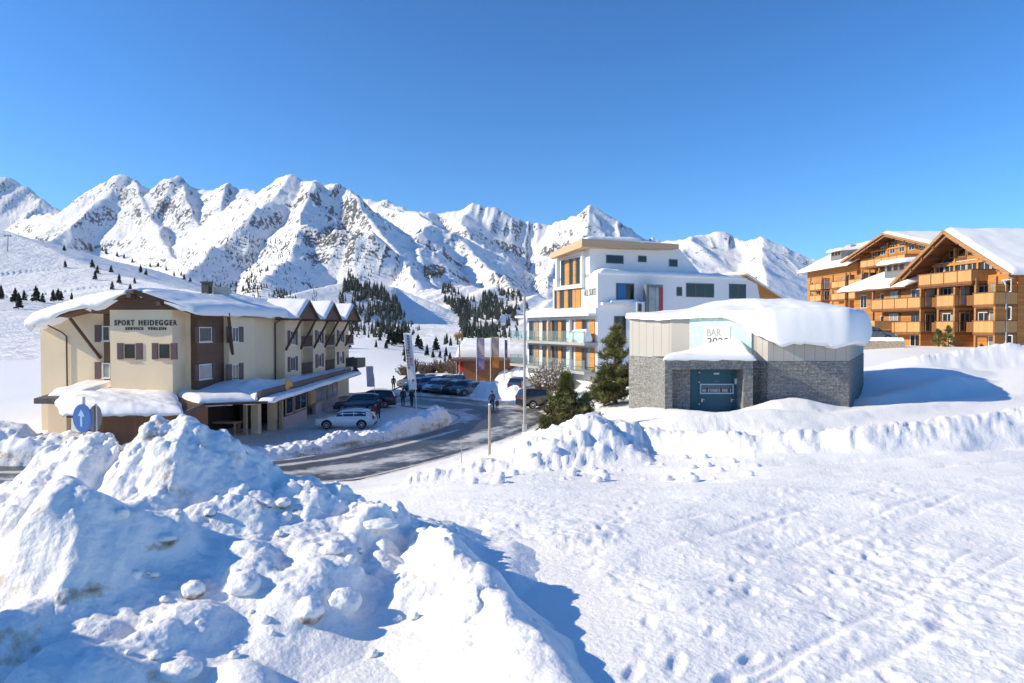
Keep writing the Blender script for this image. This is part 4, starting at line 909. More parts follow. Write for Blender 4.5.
# raised sign fascia along the shop side, with its own snow ledge
d = (P5 - P4); d.z = 0; L45 = d.length; d.normalize(); nn = Vector((d.y, -d.x, 0))
sg = MB(o=(P4.x, P4.y, 2.95), a=tuple(d), n=tuple(nn)); sg.box(0.4, L45, -1.25, -1.05, .05, .62); sg.build("sign_board", M["fascia_brown"], can)
EM = mat("emblem_yellow", (0.75, 0.36, 0.03), 0.5, var=.1)
em = MB(o=(P4.x, P4.y, 2.95), a=tuple(d), n=tuple(nn)); em.disc((6.0, -1.04, .55), .50, .06, 14); em.box(6.5, 7.2, -1.045, -.985, .40, .72); em.build("emblem", EM, can)
snow_patch("canopy_snow", can, [(P1.x - .15, P1.y - .15, 2.9), (P2.x, P2.y - .15, 2.9), (-1.2, 0.0, 3.27), (UL + .9, 0.0, 3.27)], .42, n=(90, 50), edge=[.9, 1.2, .8, .01], seed=7, drop=.16, over=.2, lumps=.4, bulge=lambda U, V: .30 * np.exp(-((U - .35) / .3) ** 2 - ((V - .35) / .3) ** 2))
snow_patch("canopy_snow", can, [(P3_.x - .3, P3_.y - .12, 2.95), (P4.x - 1.2, P4.y - .10, 2.95), (1.0, 7.0, 3.3), (-1.6, 0.02, 3.27)], .42, n=(70, 50), edge=[.3, .9, .8, .01], seed=8, drop=.2, over=.12, bulge=lambda U, V: .35 * np.exp(-((U - .75) / .3) ** 2 - ((V - .75) / .3) ** 2))
snow_patch("canopy_snow", can, [tuple(P4 - nn * 1.22 + d * .0)[:2] + (3.1,), tuple(P5 - nn * 1.22)[:2] + (3.15,), (0.95, BACK - .5, 3.05), (0.95, 2.0, 3.1)], .38, n=(110, 40), edge=[.9, .6, .35, .01], seed=9, drop=.2, over=.06, lumps=.4, bulge=lambda U, V: .55 * np.exp(-((U - .12) / .12) ** 2 - ((V - .6) / .3) ** 2))
snow_patch("canopy_snow", can, [tuple(P4 + nn * .06 - d * .1)[:2] + (2.955,), tuple(P5 + nn * .06)[:2] + (3.055,), tuple(P5 - nn * 1.05)[:2] + (3.06,), tuple(P4 - nn * 1.05 - d * .1)[:2] + (2.96,)], .20, n=(90, 16), edge=[.3, .3, .25, .25], seed=10, drop=.1, over=.03)
# little annex with old shingles at the left corner
q0 = HF.px_v(47.5, 405, -3.4); q1 = HF.px_v(66, 405, -3.4); r0 = HF.px_v(33.5, 400, -4.3); r1 = HF.px_v(76, 400, -4.3)
ann = MB(**fr_front(0)); ann.box(q0.x, q1.x, -.02, 3.4, -1, r0.z - .15); ann.build("annex_wall", M["cream_plaster"], hotel)
sh = MB(**fr_front(0)); sh.slab([(r0.x, 4.3), (r1.x, 4.3), (r1.x, .02), (r0.x + .3, .02)], [r0.z - .25, r0.z - .25, r0.z + .55, r0.z + .55], [r0.z + .1, r0.z + .1, r0.z + .75, r0.z + .75]); sh.build("annex_roof", mat("old_shingles", (0.13, 0.12, 0.115), .9, var=.45, scale=9), hotel)
snow_patch("annex_snow", hotel, [(r0.x + .4, -3.6, r0.z + .2), (r1.x, -3.6, r0.z + .2), (r1.x, -.1, r0.z + .72), (r0.x + .5, -.1, r0.z + .72)], .32, n=(24, 20), seed=12, edge=.4, drop=.05)
# boarded terrace front under the snowy canopy
A = HF.loc(PZ(62, 414, 2.7)); B_ = HF.loc(PZ(184, 413, 2.7))
fw = MB(**fr_front(A.y + .45)); fw.box(A.x + 2.0, B_.x - .3, 0, .08, -.6, 2.72); fw.build("boarded_front", M["fence_boards"], hotel)
fw = MB(**fr_right(B_.x - .3)); fw.box(A.y + .45, A.y + 4.4, -.08, 0, -.6, 2.72); fw.build("boarded_front", M["fence_boards"], hotel)
fw = MB(**fr_front(A.y + .45)); fw.box(A.x + .3, A.x + 1.1, 0.02, .1, -.6, 2.72); fw.build("corner_panel", M["white_frame"], hotel)
window(hotel, fr_front(A.y + .37), A.x + 1.2, A.x + 1.95, 1.1, 2.5, frame="dark_timber", mull=0, bars=2)
# shop front under the canopy
S0 = HF.loc(PZ(284, 429, 0)); S1 = HF.loc(PZ(338, 403, 0.25))
dd_ = (S1 - S0); dd_.z = 0; LS = dd_.length; dd_.normalize(); ns = Vector((dd_.y, -dd_.x, 0))
sf = dict(o=(S0.x, S0.y, 0), a=tuple(dd_), n=tuple(ns))
b = MB(**sf); b.box(0, LS * .36, -.3, 0, -.5, .9); b.box(LS * .52, LS, -.3, 0, -.5, 1.0); b.build("plinth", mat("pink_plaster", (.52, .40, .37), .85, var=.06), hotel)
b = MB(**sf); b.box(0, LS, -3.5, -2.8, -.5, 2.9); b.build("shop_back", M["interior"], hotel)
b = MB(**sf); b.box(0.0, LS, -.3, 0.0, 2.6, 2.95); b.build("lintel", M["cream_plaster"], hotel)
for i, (a0, a1) in enumerate(((.02, .13), (.15, .35), (.53, .74), (.76, .98))):
    window(hotel, sf, LS * a0, LS * a1, 1.0, 2.6, frame="post_timber", pane=("pane_blue" if i < 2 else "pane_curtain"), mull=0 if i == 0 else 1, sill=False, out=.06, t=.12)
b = MB(**sf); b.box(LS * .37, LS * .51, -1.6, -1.5, 0, 2.6); b.build("shop_door", M["dark_timber"], hotel)
def post_at(px, py, z0, t, top=2.8, m="post_timber"):
    p = HF.loc(PZ(px, py, z0)); q = MB(a=(1, 0, 0), n=(0, 1, 0)); q.box(p.x - t / 2, p.x + t / 2, p.y - t / 2, p.y + t / 2, z0 - .4, top); q.build("post", M[m], hotel)
post_at(245.5, 435, .0, .24); post_at(281, 430, 0, .26, m="post_timber"); post_at(215, 431, .0, .3, m="cream_plaster")
b = MB(**fr_front(0)); p = HF.loc(PZ(254.5, 434, 0)); b.box(p.x - .28, p.x + .28, -p.y - .5, -p.y, -.4, 2.8); b.build("wall_pier", M["cream_plaster"], hotel)
p = HF.loc(PZ(271, 430, 0)); b = MB(**fr_front(0)); b.box(p.x - .3, p.x + .3, -p.y - .5, -p.y, -.4, 2.8); b.build("wall_pier", M["cream_plaster"], hotel)
# near-black sheets over the cream walls stand in for porch shade
b = MB(**fr_right(-0.02)); b.box(-.3, 13.0, .003, .06, -1, 2.85); b.build("porch_shade", M["interior"], hotel)
b = MB(**fr_front(0)); b.box(-3.2, .04, .003, .05, -1, 2.85); b.build("porch_shade", M["interior"], hotel)
# porch interior, back wall near black in place of its shade
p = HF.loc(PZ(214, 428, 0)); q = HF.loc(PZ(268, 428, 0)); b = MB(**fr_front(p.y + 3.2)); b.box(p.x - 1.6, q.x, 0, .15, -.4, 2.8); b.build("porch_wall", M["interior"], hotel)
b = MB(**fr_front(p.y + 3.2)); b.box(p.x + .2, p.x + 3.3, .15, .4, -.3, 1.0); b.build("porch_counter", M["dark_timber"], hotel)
# feeding-trough like bench with pale frame in the porch
bp_ = PZ(223, 433.5, 0.0)
bench = empty("bench", bp_, HF.rz, "pale wooden bench frame standing in the dark porch of the cream guesthouse", "bench")
for a in (-1.1, 1.1):
    for n in (-.3, .3):
        l = MB(); l.box(a - .08, a + .08, n - .06, n + .06, 0, .8); l.build("leg", M["post_timber"], bench)
l = MB(); l.box(-1.3, 1.3, -.4, .4, .8, .92); l.build("seat", M["post_timber"], bench)
# ================================================================ white modern hotel
WH = Frame(W(597.5, 330, 66.0) * 1.0, R(23.5)); WH.o.z = 0.0
wh = empty("hotel_building", WH.o, WH.rz, "white modern hotel with glass balconies and a flat overhanging wooden roof", "building")
def vx(px, py=330, u=0.0): return WH.px_u(px, py, u).y
def zx(px, py, u=0.0): return WH.px_u(px, py, u).z
def ux(px, py=330, v=0.0): return WH.px_v(px, py, v).x
def zv(px, py, v=0.0): return WH.px_v(px, py, v).z
VE = vx(527.5); V3 = vx(553); V4a = vx(589.5); V4b = vx(557.5)
z_par = zx(597, 308); z_s2 = zx(597, 342.5); z_s1 = zx(597, 371.5); z_3t = zv(620, 273.5); UEND = ux(745)
w = MB(**fr_front(0))
w.box(0, ux(668), -VE, 0, -2, z_par)                                   # two main floors
w.prism([(0, z_par - .01), (ux(762), z_par - .01), (ux(757), zv(757, 284)), (UEND, z_3t), (0, z_3t)], -V3, -0.002)   # third floor, sloped right end
w.build("wall", M["white_render"], wh)
z_4t = zx(589, 246)
w4 = MB(**fr_front(V4a)); w4.box(0, ux(668, 250, V4a), -(V4b - V4a), 0, z_3t - .3, z_4t); w4.prism([(ux(668, 250, V4a), z_3t - .2), (ux(706, 268, V4a), z_3t - .2), (ux(680, 249, V4a), zv(680, 249, V4a)), (ux(668, 250, V4a), zv(680, 249, V4a))], -8, -.01); w4.build("upper_wall", M["white_render"], wh)
# slabs, terrace edge
for zs, nm in ((z_s2, 1), (z_s1, 0)):
    s_ = MB(**fr_left(0)); s_.box(-.1, VE + 1.8, .0, 1.5, zs - .28, zs); so = s_.build("balcony_slab", M["concrete_grey"], wh)
    g = MB(**fr_left(0)); g.box(.0, VE + 1.7, 1.42, 1.45, zs + .08, zs + 1.05); g.box(VE + 1.7, VE + 1.73, 0.0, 1.42, zs + .08, zs + 1.05); g.build("glass_railing", M["balcony_glass"], so)
    r_ = MB(**fr_left(0)); r_.box(-.02, VE + 1.75, 1.40, 1.47, zs + 1.05, zs + 1.09)
    for k in range(9): a = .05 + (VE + 1.6) * k / 8; r_.box(a, a + .05, 1.40, 1.47, zs, zs + 1.05)
    r_.build("rail", M["metal"], so)
    for k, v in enumerate((VE * .31, VE * .62)):
        d_ = MB(**fr_left(0)); d_.box(v - .05, v + .05, 0.01, .40, zs, zs + 2.3); d_.build("balcony_divider", M["white_render"], wh)
snow_patch("balcony_snow", wh, [(-1.4, .1, z_s2 + .5), (-1.4, 3.3, z_s2 + .5), (-.5, 3.3, z_s2 + .5), (-.5, .1, z_s2 + .5)], .75, n=(16, 20), edge=.45, seed=60, drop=.5)
s_ = MB(**fr_left(0)); s_.box(-.15, VE + 1.2, 0.002, 1.1, z_par - .75, z_par - .5); s_.box(-.1, VE + .1, 0.003, .25, z_par - .5, z_par + .02); s_.build("roof_edge", M["white_render"], wh)
snow_patch("roof_snow", wh, [(-.1, V3 - .3, z_par), (-.1, VE, z_par), (6, VE, z_par), (6, V3 - .3, z_par)], .3, n=(20, 20), edge=.3, seed=61)
# left face: windows and larch panels, row by row (pixel columns, kind)
rowA = [(529.3,533.2,'g'),(533.4,537.0,'c'),(537.2,539.2,'w'),(542.6,546.6,'g'),(547,552.2,'w'),(552.4,556.4,'g'),(556.6,558.6,'g'),(558.8,562.0,'w'),(562.2,566.4,'g'),(569.2,573.8,'g'),(576,582.4,'w'),(582.8,587.0,'g'),(587.2,590.8,'c'),(591,595.2,'w')]
def left_row(zb, zt, cols):
    for x0, x1, k in cols:
        a, b = sorted((vx(x0), vx(x1)))
        if k == 'w': p = MB(**fr_left(0)); p.box(a, b, .003, .09, zb, zt); p.build("larch_panel", M["larch_panel"], wh)
        else: window(wh, fr_left(0), a, b, zb, zt, frame="grey_frame", pane="pane_curtain" if k == 'c' else "pane", mull=0, sill=False, t=.06)
left_row(z_s2 + .03, z_s2 + 2.25, rowA); left_row(z_s1 + .03, z_s1 + 2.25, rowA)
left_row(z_par + .15, zx(581, 286.5), [(554.6,557.3,'g'),(557.6,560.2,'w'),(560.5,564.5,'g'),(565,568.5,'w'),(568.8,573,'g'),(573.3,576,'w'),(576.3,581,'w')])
left_row(zx(581, 283.5), zx(581, 257), [(561.2,565.2,'g'),(565.6,569.6,'w'),(570,573.4,'g'),(573.7,576.2,'w'),(576.6,580.2,'g'),(580.4,582.4,'w')])
f_ = MB(**fr_left(0)); a, b = vx(583.5), vx(559.5); z0, z1 = zx(581, 285), zx(581, 255)
f_.box(a, b, .003, .35, z1, z1 + .35); f_.box(a, b, .003, .35, z0 - .3, z0); f_.box(a - .3, a, .004, .35, z0 - .3, z1 + .35); f_.box(b, b + .3, .004, .35, z0 - .3, z1 + .35); f_.build("window_surround", M["white_render"], wh)
sgn = text_obj("lettering", "ALL SUITE", .95, wh, (-.03, vx(584.2), zx(590, 295.5)), (R(90), 0, R(-90)), mat("sign_grey", (.22, .22, .23), .5), depth=.02, bold=.01)
sgn.scale.x = (vx(584.2) - vx(596.2)) / max(v.co.x for v in sgn.data.vertices)
# front wall windows
def fw_(x0, y0, x1, y1, v=0.0, **k):
    a = WH.px_v(x0, y1, v); b = WH.px_v(x1, y0, v); return window(wh, fr_front(v), a.x, b.x, a.z, b.z, frame="grey_frame", sill=False, **k)
fw_(616, 283.5, 634, 301, mull=1); a = WH.px_v(617, 300, 0); b = WH.px_v(624.6, 284.5, 0); bl = MB(**fr_front(0)); bl.box(a.x, b.x, .051, .08, a.z, b.z); bl.build("blue_blind", mat("blue_cloth", (.03, .14, .36), .7), wh)
fw_(676.5, 287, 682, 296, mull=0); fw_(686, 283.8, 714, 297, mull=2); fw_(729, 284.3, 746, 298.5, mull=1); fw_(614, 316, 626, 338, mull=1)
fw_(606, 255.5, 623.5, 263.2, V4a, mull=0); fw_(638, 256, 646.5, 262, V4a, mull=0); fw_(669, 259.5, 677.5, 266.5, V4a - .01, mull=0)
a = WH.px_v(636.5, 312, -2.6); b = WH.px_v(642, 291.5, -2.6)
e_ = MB(**fr_front(0)); p0 = ux(636.5, 300, -1.2); p1 = ux(661.5, 300, -1.2); e_.box(p0, p1, .0, 1.2, zv(640, 330), zv(650, 302, -1.2)); e_.build("entrance_box", M["white_render"], wh)
window(wh, fr_front(-1.2), ux(638, 300, -1.2), ux(641.6, 300, -1.2), zv(640, 312, -1.2), zv(640, 303.5, -1.2), frame="grey_frame", mull=0, sill=False)
b_ = MB(**fr_front(-1.2)); x0, x1 = ux(645, 300, -1.2), ux(661.5, 300, -1.2); z0, z1 = zv(650, 312.5, -1.2) - .8, zv(650, 284.5, -1.2); b_.box(x0, x1, -.3, .25, z0, z1); bo = b_.build("entrance_frame", M["grey_frame"], wh)
for c0, c1, mm in ((.14, .50, "pane_curtain"), (.52, .74, "pane_curtain"), (.76, .99, "red_cloth")):
    if mm == "red_cloth": mat("red_cloth", (.36, .045, .07), .7)
    q = MB(**fr_front(-1.2)); q.box(x0 + (x1 - x0) * c0, x0 + (x1 - x0) * c1, .251, .30, z0, z1 - .3); q.build("door_panel", M[mm], bo)
lg = MB(**fr_front(0)); lg.box(0.3, ux(640), .003, .5, zv(610, 305), zv(610, 302.5)); lo = lg.build("ledge", M["white_render"], wh)
snow_patch("ledge_snow", wh, [(1.2, -.5, zv(610, 302.5)), (ux(638), -.5, zv(610, 302.5)), (ux(638), -.02, zv(610, 302.5)), (1.2, -.02, zv(610, 302.5))], .28, n=(40, 10), edge=.25, seed=63)
# roofs: larch slab and snow
rz4 = z_4t + .02
UR = ux(679, 250, V4a - 1.2)
qa = WH.px_u(582, 242, -1.3); qb = WH.px_u(550, 256, -1.3)              # near and far corner of the slanted eave
rl = MB(**fr_front(0))
poly = [(-1.3, -qa.y), (UR, -(V4a - 1.2)), (UR, -(V4b + 1)), (-1.3, -qb.y)]
rl.slab(poly, [qa.z - .45, rz4 + .02, rz4 + .02, qb.z - .3], [qa.z + .35, rz4 + .50, rz4 + .5, qb.z + .3]); rl.build("roof", M["larch_fascia"], wh)
snow_patch("roof_snow", wh, [(-.6, qa.y + .3, qa.z + .36), (UR - 4.2, V4a - 1.05, rz4 + .60), (UR - 4.2, V4b + 1, rz4 + .55), (-.6, qb.y - .3, qb.z + .35)], .42, n=(60, 40), edge=[.8, 1.5, .35, .6], seed=64, drop=.10, over=.10)
snow_patch("roof_snow", wh, [(UR - 5.2, V4a - .9, rz4 + .55), (UR - .1, V4a - .9, rz4 + .50), (UR - .1, V4b + 1, rz4 + .5), (UR - 5.2, V4b + 1, rz4 + .55)], .16, n=(30, 20), edge=.4, seed=67)
snow_patch("roof_snow", wh, [(0.2, -.08, z_3t), (UEND + .2, -.08, z_3t), (UEND, 7.0, z_3t), (0.2, V4a + .2, z_3t)], .45, n=(80, 30), edge=[.8, 1.5, .35, .3], seed=65, drop=.10, lumps=.35, over=.08)
# sloping wooden roof end on the right
e0 = WH.px_v(744, 273.5, 0); e1 = WH.px_v(793, 301, -1.0)
sl = MB(**fr_front(0)); sl.prism([(e0.x, e0.z + .05), (e1.x, e1.z), (e1.x, e1.z - .2), (e0.x - .1, e0.z - .15)], -8, .35); sl.build("roof", M["larch_fascia"], wh)
snow_patch("roof_snow", wh, [(e0.x, -.40, e0.z + .06), (e1.x, -.40, e1.z + .01), (e1.x, 8, e1.z + .01), (e0.x, 8, e0.z + .06)], .3, n=(30, 20), edge=[.1, .4, .3, .3], seed=66)
sk = MB(**fr_front(0)); us = ux(786, 300, .0)
sk.prism([(UEND + .3, 3), (us, 3), (us, e0.z + (e1.z - e0.z) * (us - e0.x) / (e1.x - e0.x) - .16), (UEND + .3, e0.z + (e1.z - e0.z) * (UEND + .3 - e0.x) / (e1.x - e0.x) - .16)], -7, -.05); sk.build("timber_wall", M["larch_panel"], wh)
# ================================================================ stone and concrete pavilion
def stone_mat(name, c1, c2, mortar, sx=1.1, sy=7.5):
    m = mat(name, c1, .9, var=0, spec=.2); nt = m.node_tree; b = nt.nodes["Principled BSDF"]
    tc = nt.nodes.new("ShaderNodeTexCoord"); sp_ = nt.nodes.new("ShaderNodeSeparateXYZ"); nt.links.new(tc.outputs["Object"], sp_.inputs[0])
    ad = nt.nodes.new("ShaderNodeMath"); ad.operation = 'MULTIPLY_ADD'; ad.inputs[1].default_value = 0.83; nt.links.new(sp_.outputs[1], ad.inputs[0]); nt.links.new(sp_.outputs[0], ad.inputs[2])
    cb = nt.nodes.new("ShaderNodeCombineXYZ"); nt.links.new(ad.outputs[0], cb.inputs[0]); nt.links.new(sp_.outputs[2], cb.inputs[1])
    br = nt.nodes.new("ShaderNodeTexBrick"); nt.links.new(cb.outputs[0], br.inputs["Vector"])
    br.inputs["Scale"].default_value = 1.0; br.inputs["Brick Width"].default_value = .26; br.inputs["Row Height"].default_value = .065; br.inputs["Mortar Size"].default_value = .008; br.inputs["Bias"].default_value = 0
    br.inputs["Color1"].default_value = (*c1, 1); br.inputs["Color2"].default_value = (*c2, 1); br.inputs["Mortar"].default_value = (*mortar, 1); br.offset_frequency = 2; br.squash = 0.7; br.squash_frequency = 3
    nz = nt.nodes.new("ShaderNodeTexNoise"); nz.inputs["Scale"].default_value = 9; nz.inputs["Detail"].default_value = 7; nt.links.new(tc.outputs["Object"], nz.inputs["Vector"])
    mx = nt.nodes.new("ShaderNodeMix"); mx.data_type = 'RGBA'; mx.blend_type = 'MULTIPLY'; mx.inputs[0].default_value = .75
    rp = nt.nodes.new("ShaderNodeValToRGB"); rp.color_ramp.elements[0].position = .3; rp.color_ramp.elements[0].color = (.55, .54, .53, 1); rp.color_ramp.elements[1].position = .7; rp.color_ramp.elements[1].color = (1.25, 1.23, 1.2, 1)
    nt.links.new(nz.outputs["Fac"], rp.inputs[0]); nt.links.new(br.outputs["Color"], mx.inputs[6]); nt.links.new(rp.outputs[0], mx.inputs[7]); nt.links.new(mx.outputs[2], b.inputs["Base Color"])
    bp = nt.nodes.new("ShaderNodeBump"); bp.inputs["Strength"].default_value = .9; bp.inputs["Distance"].default_value = .04
    sb = nt.nodes.new("ShaderNodeMath"); sb.operation = 'SUBTRACT'; nt.links.new(nz.outputs["Fac"], sb.inputs[0]); nt.links.new(br.outputs["Fac"], sb.inputs[1]); nt.links.new(sb.outputs[0], bp.inputs["Height"]); nt.links.new(bp.outputs[0], b.inputs["Normal"])
    return m
STONE = stone_mat("slate_stone", (.24, .24, .24), (.36, .355, .345), (.15, .15, .15))
def ribbed(name, col, width, var=.06):
    m = planks(name, tuple(c * .93 for c in col), col, 'XY', width, .85, gap=.78); return m
CONC = ribbed("board_concrete", (.42, .40, .375), .42)
MINT = mat("mint_tiles", (.50, .60, .57), .6, var=.0); nt = MINT.node_tree; b_ = nt.nodes["Principled BSDF"]
tc = nt.nodes.new("ShaderNodeTexCoord"); vo = nt.nodes.new("ShaderNodeTexVoronoi"); vo.inputs["Scale"].default_value = 5.0; nt.links.new(tc.outputs["Object"], vo.inputs["Vector"])
rp = nt.nodes.new("ShaderNodeValToRGB"); rp.color_ramp.elements[0].position = .12; rp.color_ramp.elements[0].color = (.66, .74, .71, 1); rp.color_ramp.elements[1].position = .5; rp.color_ramp.elements[1].color = (.46, .60, .57, 1)
nt.links.new(vo.outputs["Distance"], rp.inputs[0]); nt.links.new(rp.outputs[0], b_.inputs["Base Color"])

PO = Vector((8.0, 31.0, 0))
pav = empty("pavilion", (PO.x, PO.y, 4.0), 0, "low polygonal pavilion of grey stone and board concrete under a thick snow cap", "building")
def L(p): return (p[0] - PO.x, p[1] - PO.y)
ZB = CAM_Z - 1.48                                   # stone / concrete joint
def pj(px, py): return PZ(px, py, ZB)
cA = pj(629, 355.8); cB = pj(671, 358.2); cC = pj(757, 360.6); cD = pj(768, 361.2); cE = pj(849.5, 361.4); cF = pj(864, 353.0)
back = [(cF.x + .8, cF.y + 3.0), (cA.x + 8, cF.y + 8), (cA.x + 1.5, cA.y + 6.5)]
ring = [L(c) for c in (cA, cB, cC, cD, cE, cF)] + [L(c) for c in back]
def poly_ring(z0, z1, grow=0.0):
    cx = sum(p[0] for p in ring) / len(ring); cy = sum(p[1] for p in ring) / len(ring)
    P = [(p[0] + (p[0] - cx) / math.hypot(p[0] - cx, p[1] - cy) * grow, p[1] + (p[1] - cy) / math.hypot(p[0] - cx, p[1] - cy) * grow) for p in ring]
    return P
m = MB(a=(1, 0, 0), n=(0, 1, 0)); m.slab(ring, -1.2, ZB - 4.0); m.build("stone_base", STONE, pav)
zt = CAM_Z + (328 - 317) / F * cA.y - 4.0            # top of the concrete
m = MB(a=(1, 0, 0), n=(0, 1, 0)); m.slab(poly_ring(0, 0, -.03), ZB - 4.0 + .003, [zt, zt, zt - .1, zt - .2, zt - .55, zt - .35, zt, zt, zt]); m.build("concrete_wall", CONC, pav)
# mint mosaic panel on the entrance facet
def facet(p, q):
    d = Vector((q[0] - p[0], q[1] - p[1], 0)); Lq = d.length; d.normalize(); n = Vector((d.y, -d.x, 0)); return d, n, Lq
d, n, Lq = facet(ring[1], ring[2])
fb = dict(o=(ring[1][0], ring[1][1], 0), a=tuple(d), n=tuple(n))
tx = lambda px: (lambda t: ((t * (PO.y + ring[1][1]) - (PO.x + ring[1][0])) / (d.x - t * d.y)))((px - 512) / F)
m = MB(**fb); m.box(tx(690), tx(752), .0, .05, ZB - 4 + .02, zt - .12); m.build("mosaic_panel", MINT, pav)
m = MB(**fb); m.box(tx(704), tx(731), .052, .075, ZB - 4 + .05, zt - .5); sg_ = m.build("sign_panel", mat("sign_cream", (.66, .66, .62), .6), pav)
def fz(px, py): Y = (PO.y + ring[1][1]) + d.y * tx(px); return CAM_Z - (py - 328) / F * Y - 4.0
rotf = (R(90), 0, math.atan2(d.y, d.x))
for s_, x0, x1, y0, y1, mm in (("BAR", 707.0, 721.5, 336.0, 328.8, "sign_letters_pale"), ("2020", 707.5, 729.5, 345.0, 337.6, "sign_letters_dark")):
    mat(mm, (.40, .39, .37) if "pale" in mm else (.07, .07, .07), .6)
    p = Vector((ring[1][0], ring[1][1], 0)) + d * tx(x0) + n * .08
    t_ = text_obj("lettering", s_, 1.0, pav, (p.x, p.y, fz(x0, y0)), rotf, M[mm], .01, bold=-.004 if "pale" in mm else 0)
    xs = [v.co.x for v in t_.data.vertices]; ys = [v.co.y for v in t_.data.vertices]
    t_.scale = ((tx(x1) - tx(x0)) / max(xs), (fz(x0, y1) - fz(x0, y0)) / max(ys), 1)
# entrance box
e0 = L(PZ(664, 361.5, ZB)); e1 = L(PZ(755, 362.0, ZB)); ey = (e0[1] + e1[1]) / 2
ph = ZB - 4.0
m = MB(**fr_front(ey)); xl, xr = e0[0], e1[0]
m.box(xl, xl + .33, -2.8, 0, -1.2, ph - .337); m.box(xr - .42, xr, -2.8, 0, -1.2, ph - .337); m.box(xl, xr, -2.8, 0.0, ph - .337, ph + .12)
m.box(xl + .33, xl + 1.25, -2.6, -.55, -1.2, ph - .34); m.build("entrance_porch", STONE, pav)
TEAL = mat("teal_door", (.022, .105, .15), .5, var=.05, spec=.35)
dv = -.9
X = lambda px: (px - 512) / F * (PO.y + ey - dv) - PO.x
Z = lambda py: CAM_Z - (py - 328) / F * (PO.y + ey - dv) - 4.0
m = MB(**fr_front(ey)); m.box(X(689), X(746.5), dv - .12, dv, -1.2, Z(367.5)); dr = m.build("door", TEAL, pav)
m = MB(**fr_front(ey)); m.box(X(732.6), X(733.2), dv + .0, dv + .012, Z(417), Z(368)); m.box(X(698.6), X(699.0), dv, dv + .008, Z(417), Z(368)); m.build("door_seam", mat("seam", (.012, .03, .045), .6), dr)
for hx in (701.4, 731.0):
    m = MB(**fr_front(ey)); m.box(X(hx), X(hx + 1.4), dv + .002, dv + .05, Z(402), Z(398.5)); m.box(X(hx + .3), X(hx + 3.2), dv + .05, dv + .08, Z(400.0), Z(399.3)); m.build("handle", M["metal"], dr)
for hy in (371.8, 381.5, 403.5):
    m = MB(**fr_front(ey)); m.box(X(698.8), X(700.2), dv + .002, dv + .03, Z(hy + 1.3), Z(hy)); m.build("hinge", M["metal"], dr)
BLUE = mat("pale_blue_frame", (.36, .55, .66), .5); NAVY = mat("navy_plate", (.02, .035, .06), .4)
m = MB(**fr_front(ey)); x0, x1, z0, z1 = X(700.3), X(734), Z(394), Z(383.8); t = .055
m.box(x0, x1, dv + .003, dv + .03, z0, z0 + t); m.box(x0, x1, dv + .003, dv + .03, z1 - t, z1); m.box(x0, x0 + t, dv + .003, dv + .03, z0 + t, z1 - t); m.box(x1 - t, x1, dv + .003, dv + .03, z0 + t, z1 - t); fr_ = m.build("sign_frame", BLUE, dr)
m = MB(**fr_front(ey)); m.box(x0 + t, x1 - t, dv + .003, dv + .015, z0 + t, z1 - t); m.build("sign_plate", NAVY, dr)
# two lines of unreadable small writing, as blurred letter strokes
for row, (za, zb_, seed, col) in enumerate(((.56, .84, 3, (.20, .26, .36)), (.18, .50, 4, (.62, .68, .76)))):
    rr = random.Random(seed); m = MB(**fr_front(ey)); xx = x0 + t + .06
    while xx < x1 - t - .10:
        wd = rr.uniform(.05, .085); zz0 = z0 + (z1 - z0) * za; zz1 = z0 + (z1 - z0) * zb_
        m.box(xx, xx + .016, dv + .016, dv + .02, zz0, zz1)
        k = rr.randint(0, 3)
        if k != 0: m.box(xx + .016, xx + wd, dv + .016, dv + .0195, zz1 - .018, zz1)
        if k != 1: m.box(xx + .016, xx + wd, dv + .016, dv + .0195, (zz0 + zz1) / 2 - .009, (zz0 + zz1) / 2 + .009)
        if k == 2: m.box(xx + .016, xx + wd, dv + .016, dv + .0195, zz0, zz0 + .018)
        if k != 2: m.box(xx + wd - .016, xx + wd, dv + .016, dv + .0192, zz0, zz1)
        xx += wd + (.03 if rr.random() > .14 else .09)
    o_ = m.build("lettering", mat("plate_letters", col, .5), dr)
for x0_, x1_, y0_, y1_, c in ((714, 719.5, 374.6, 372.8, (.5, .55, .6)), (714, 719.5, 381.8, 380.9, (.10, .2, .26)), (735, 743, 384.4, 378.6, (.62, .64, .70))):
    m = MB(**fr_front(ey)); m.box(X(x0_), X(x1_), dv + .002, dv + .012, Z(y0_), Z(y1_)); m.build("notice", mat("notice_paper", c, .6), dr)
lp = MB(**fr_front(0)); q = L(PZ(857.5, 338.5, CAM_Z - .55)); lp.tube([(q[0] - .35, -q[1] + 0, CAM_Z - 4.55), (q[0] - .15, -q[1] + .25, CAM_Z - 4.55)], .10, 12); lp.build("wall_lamp", M["metal"], pav)
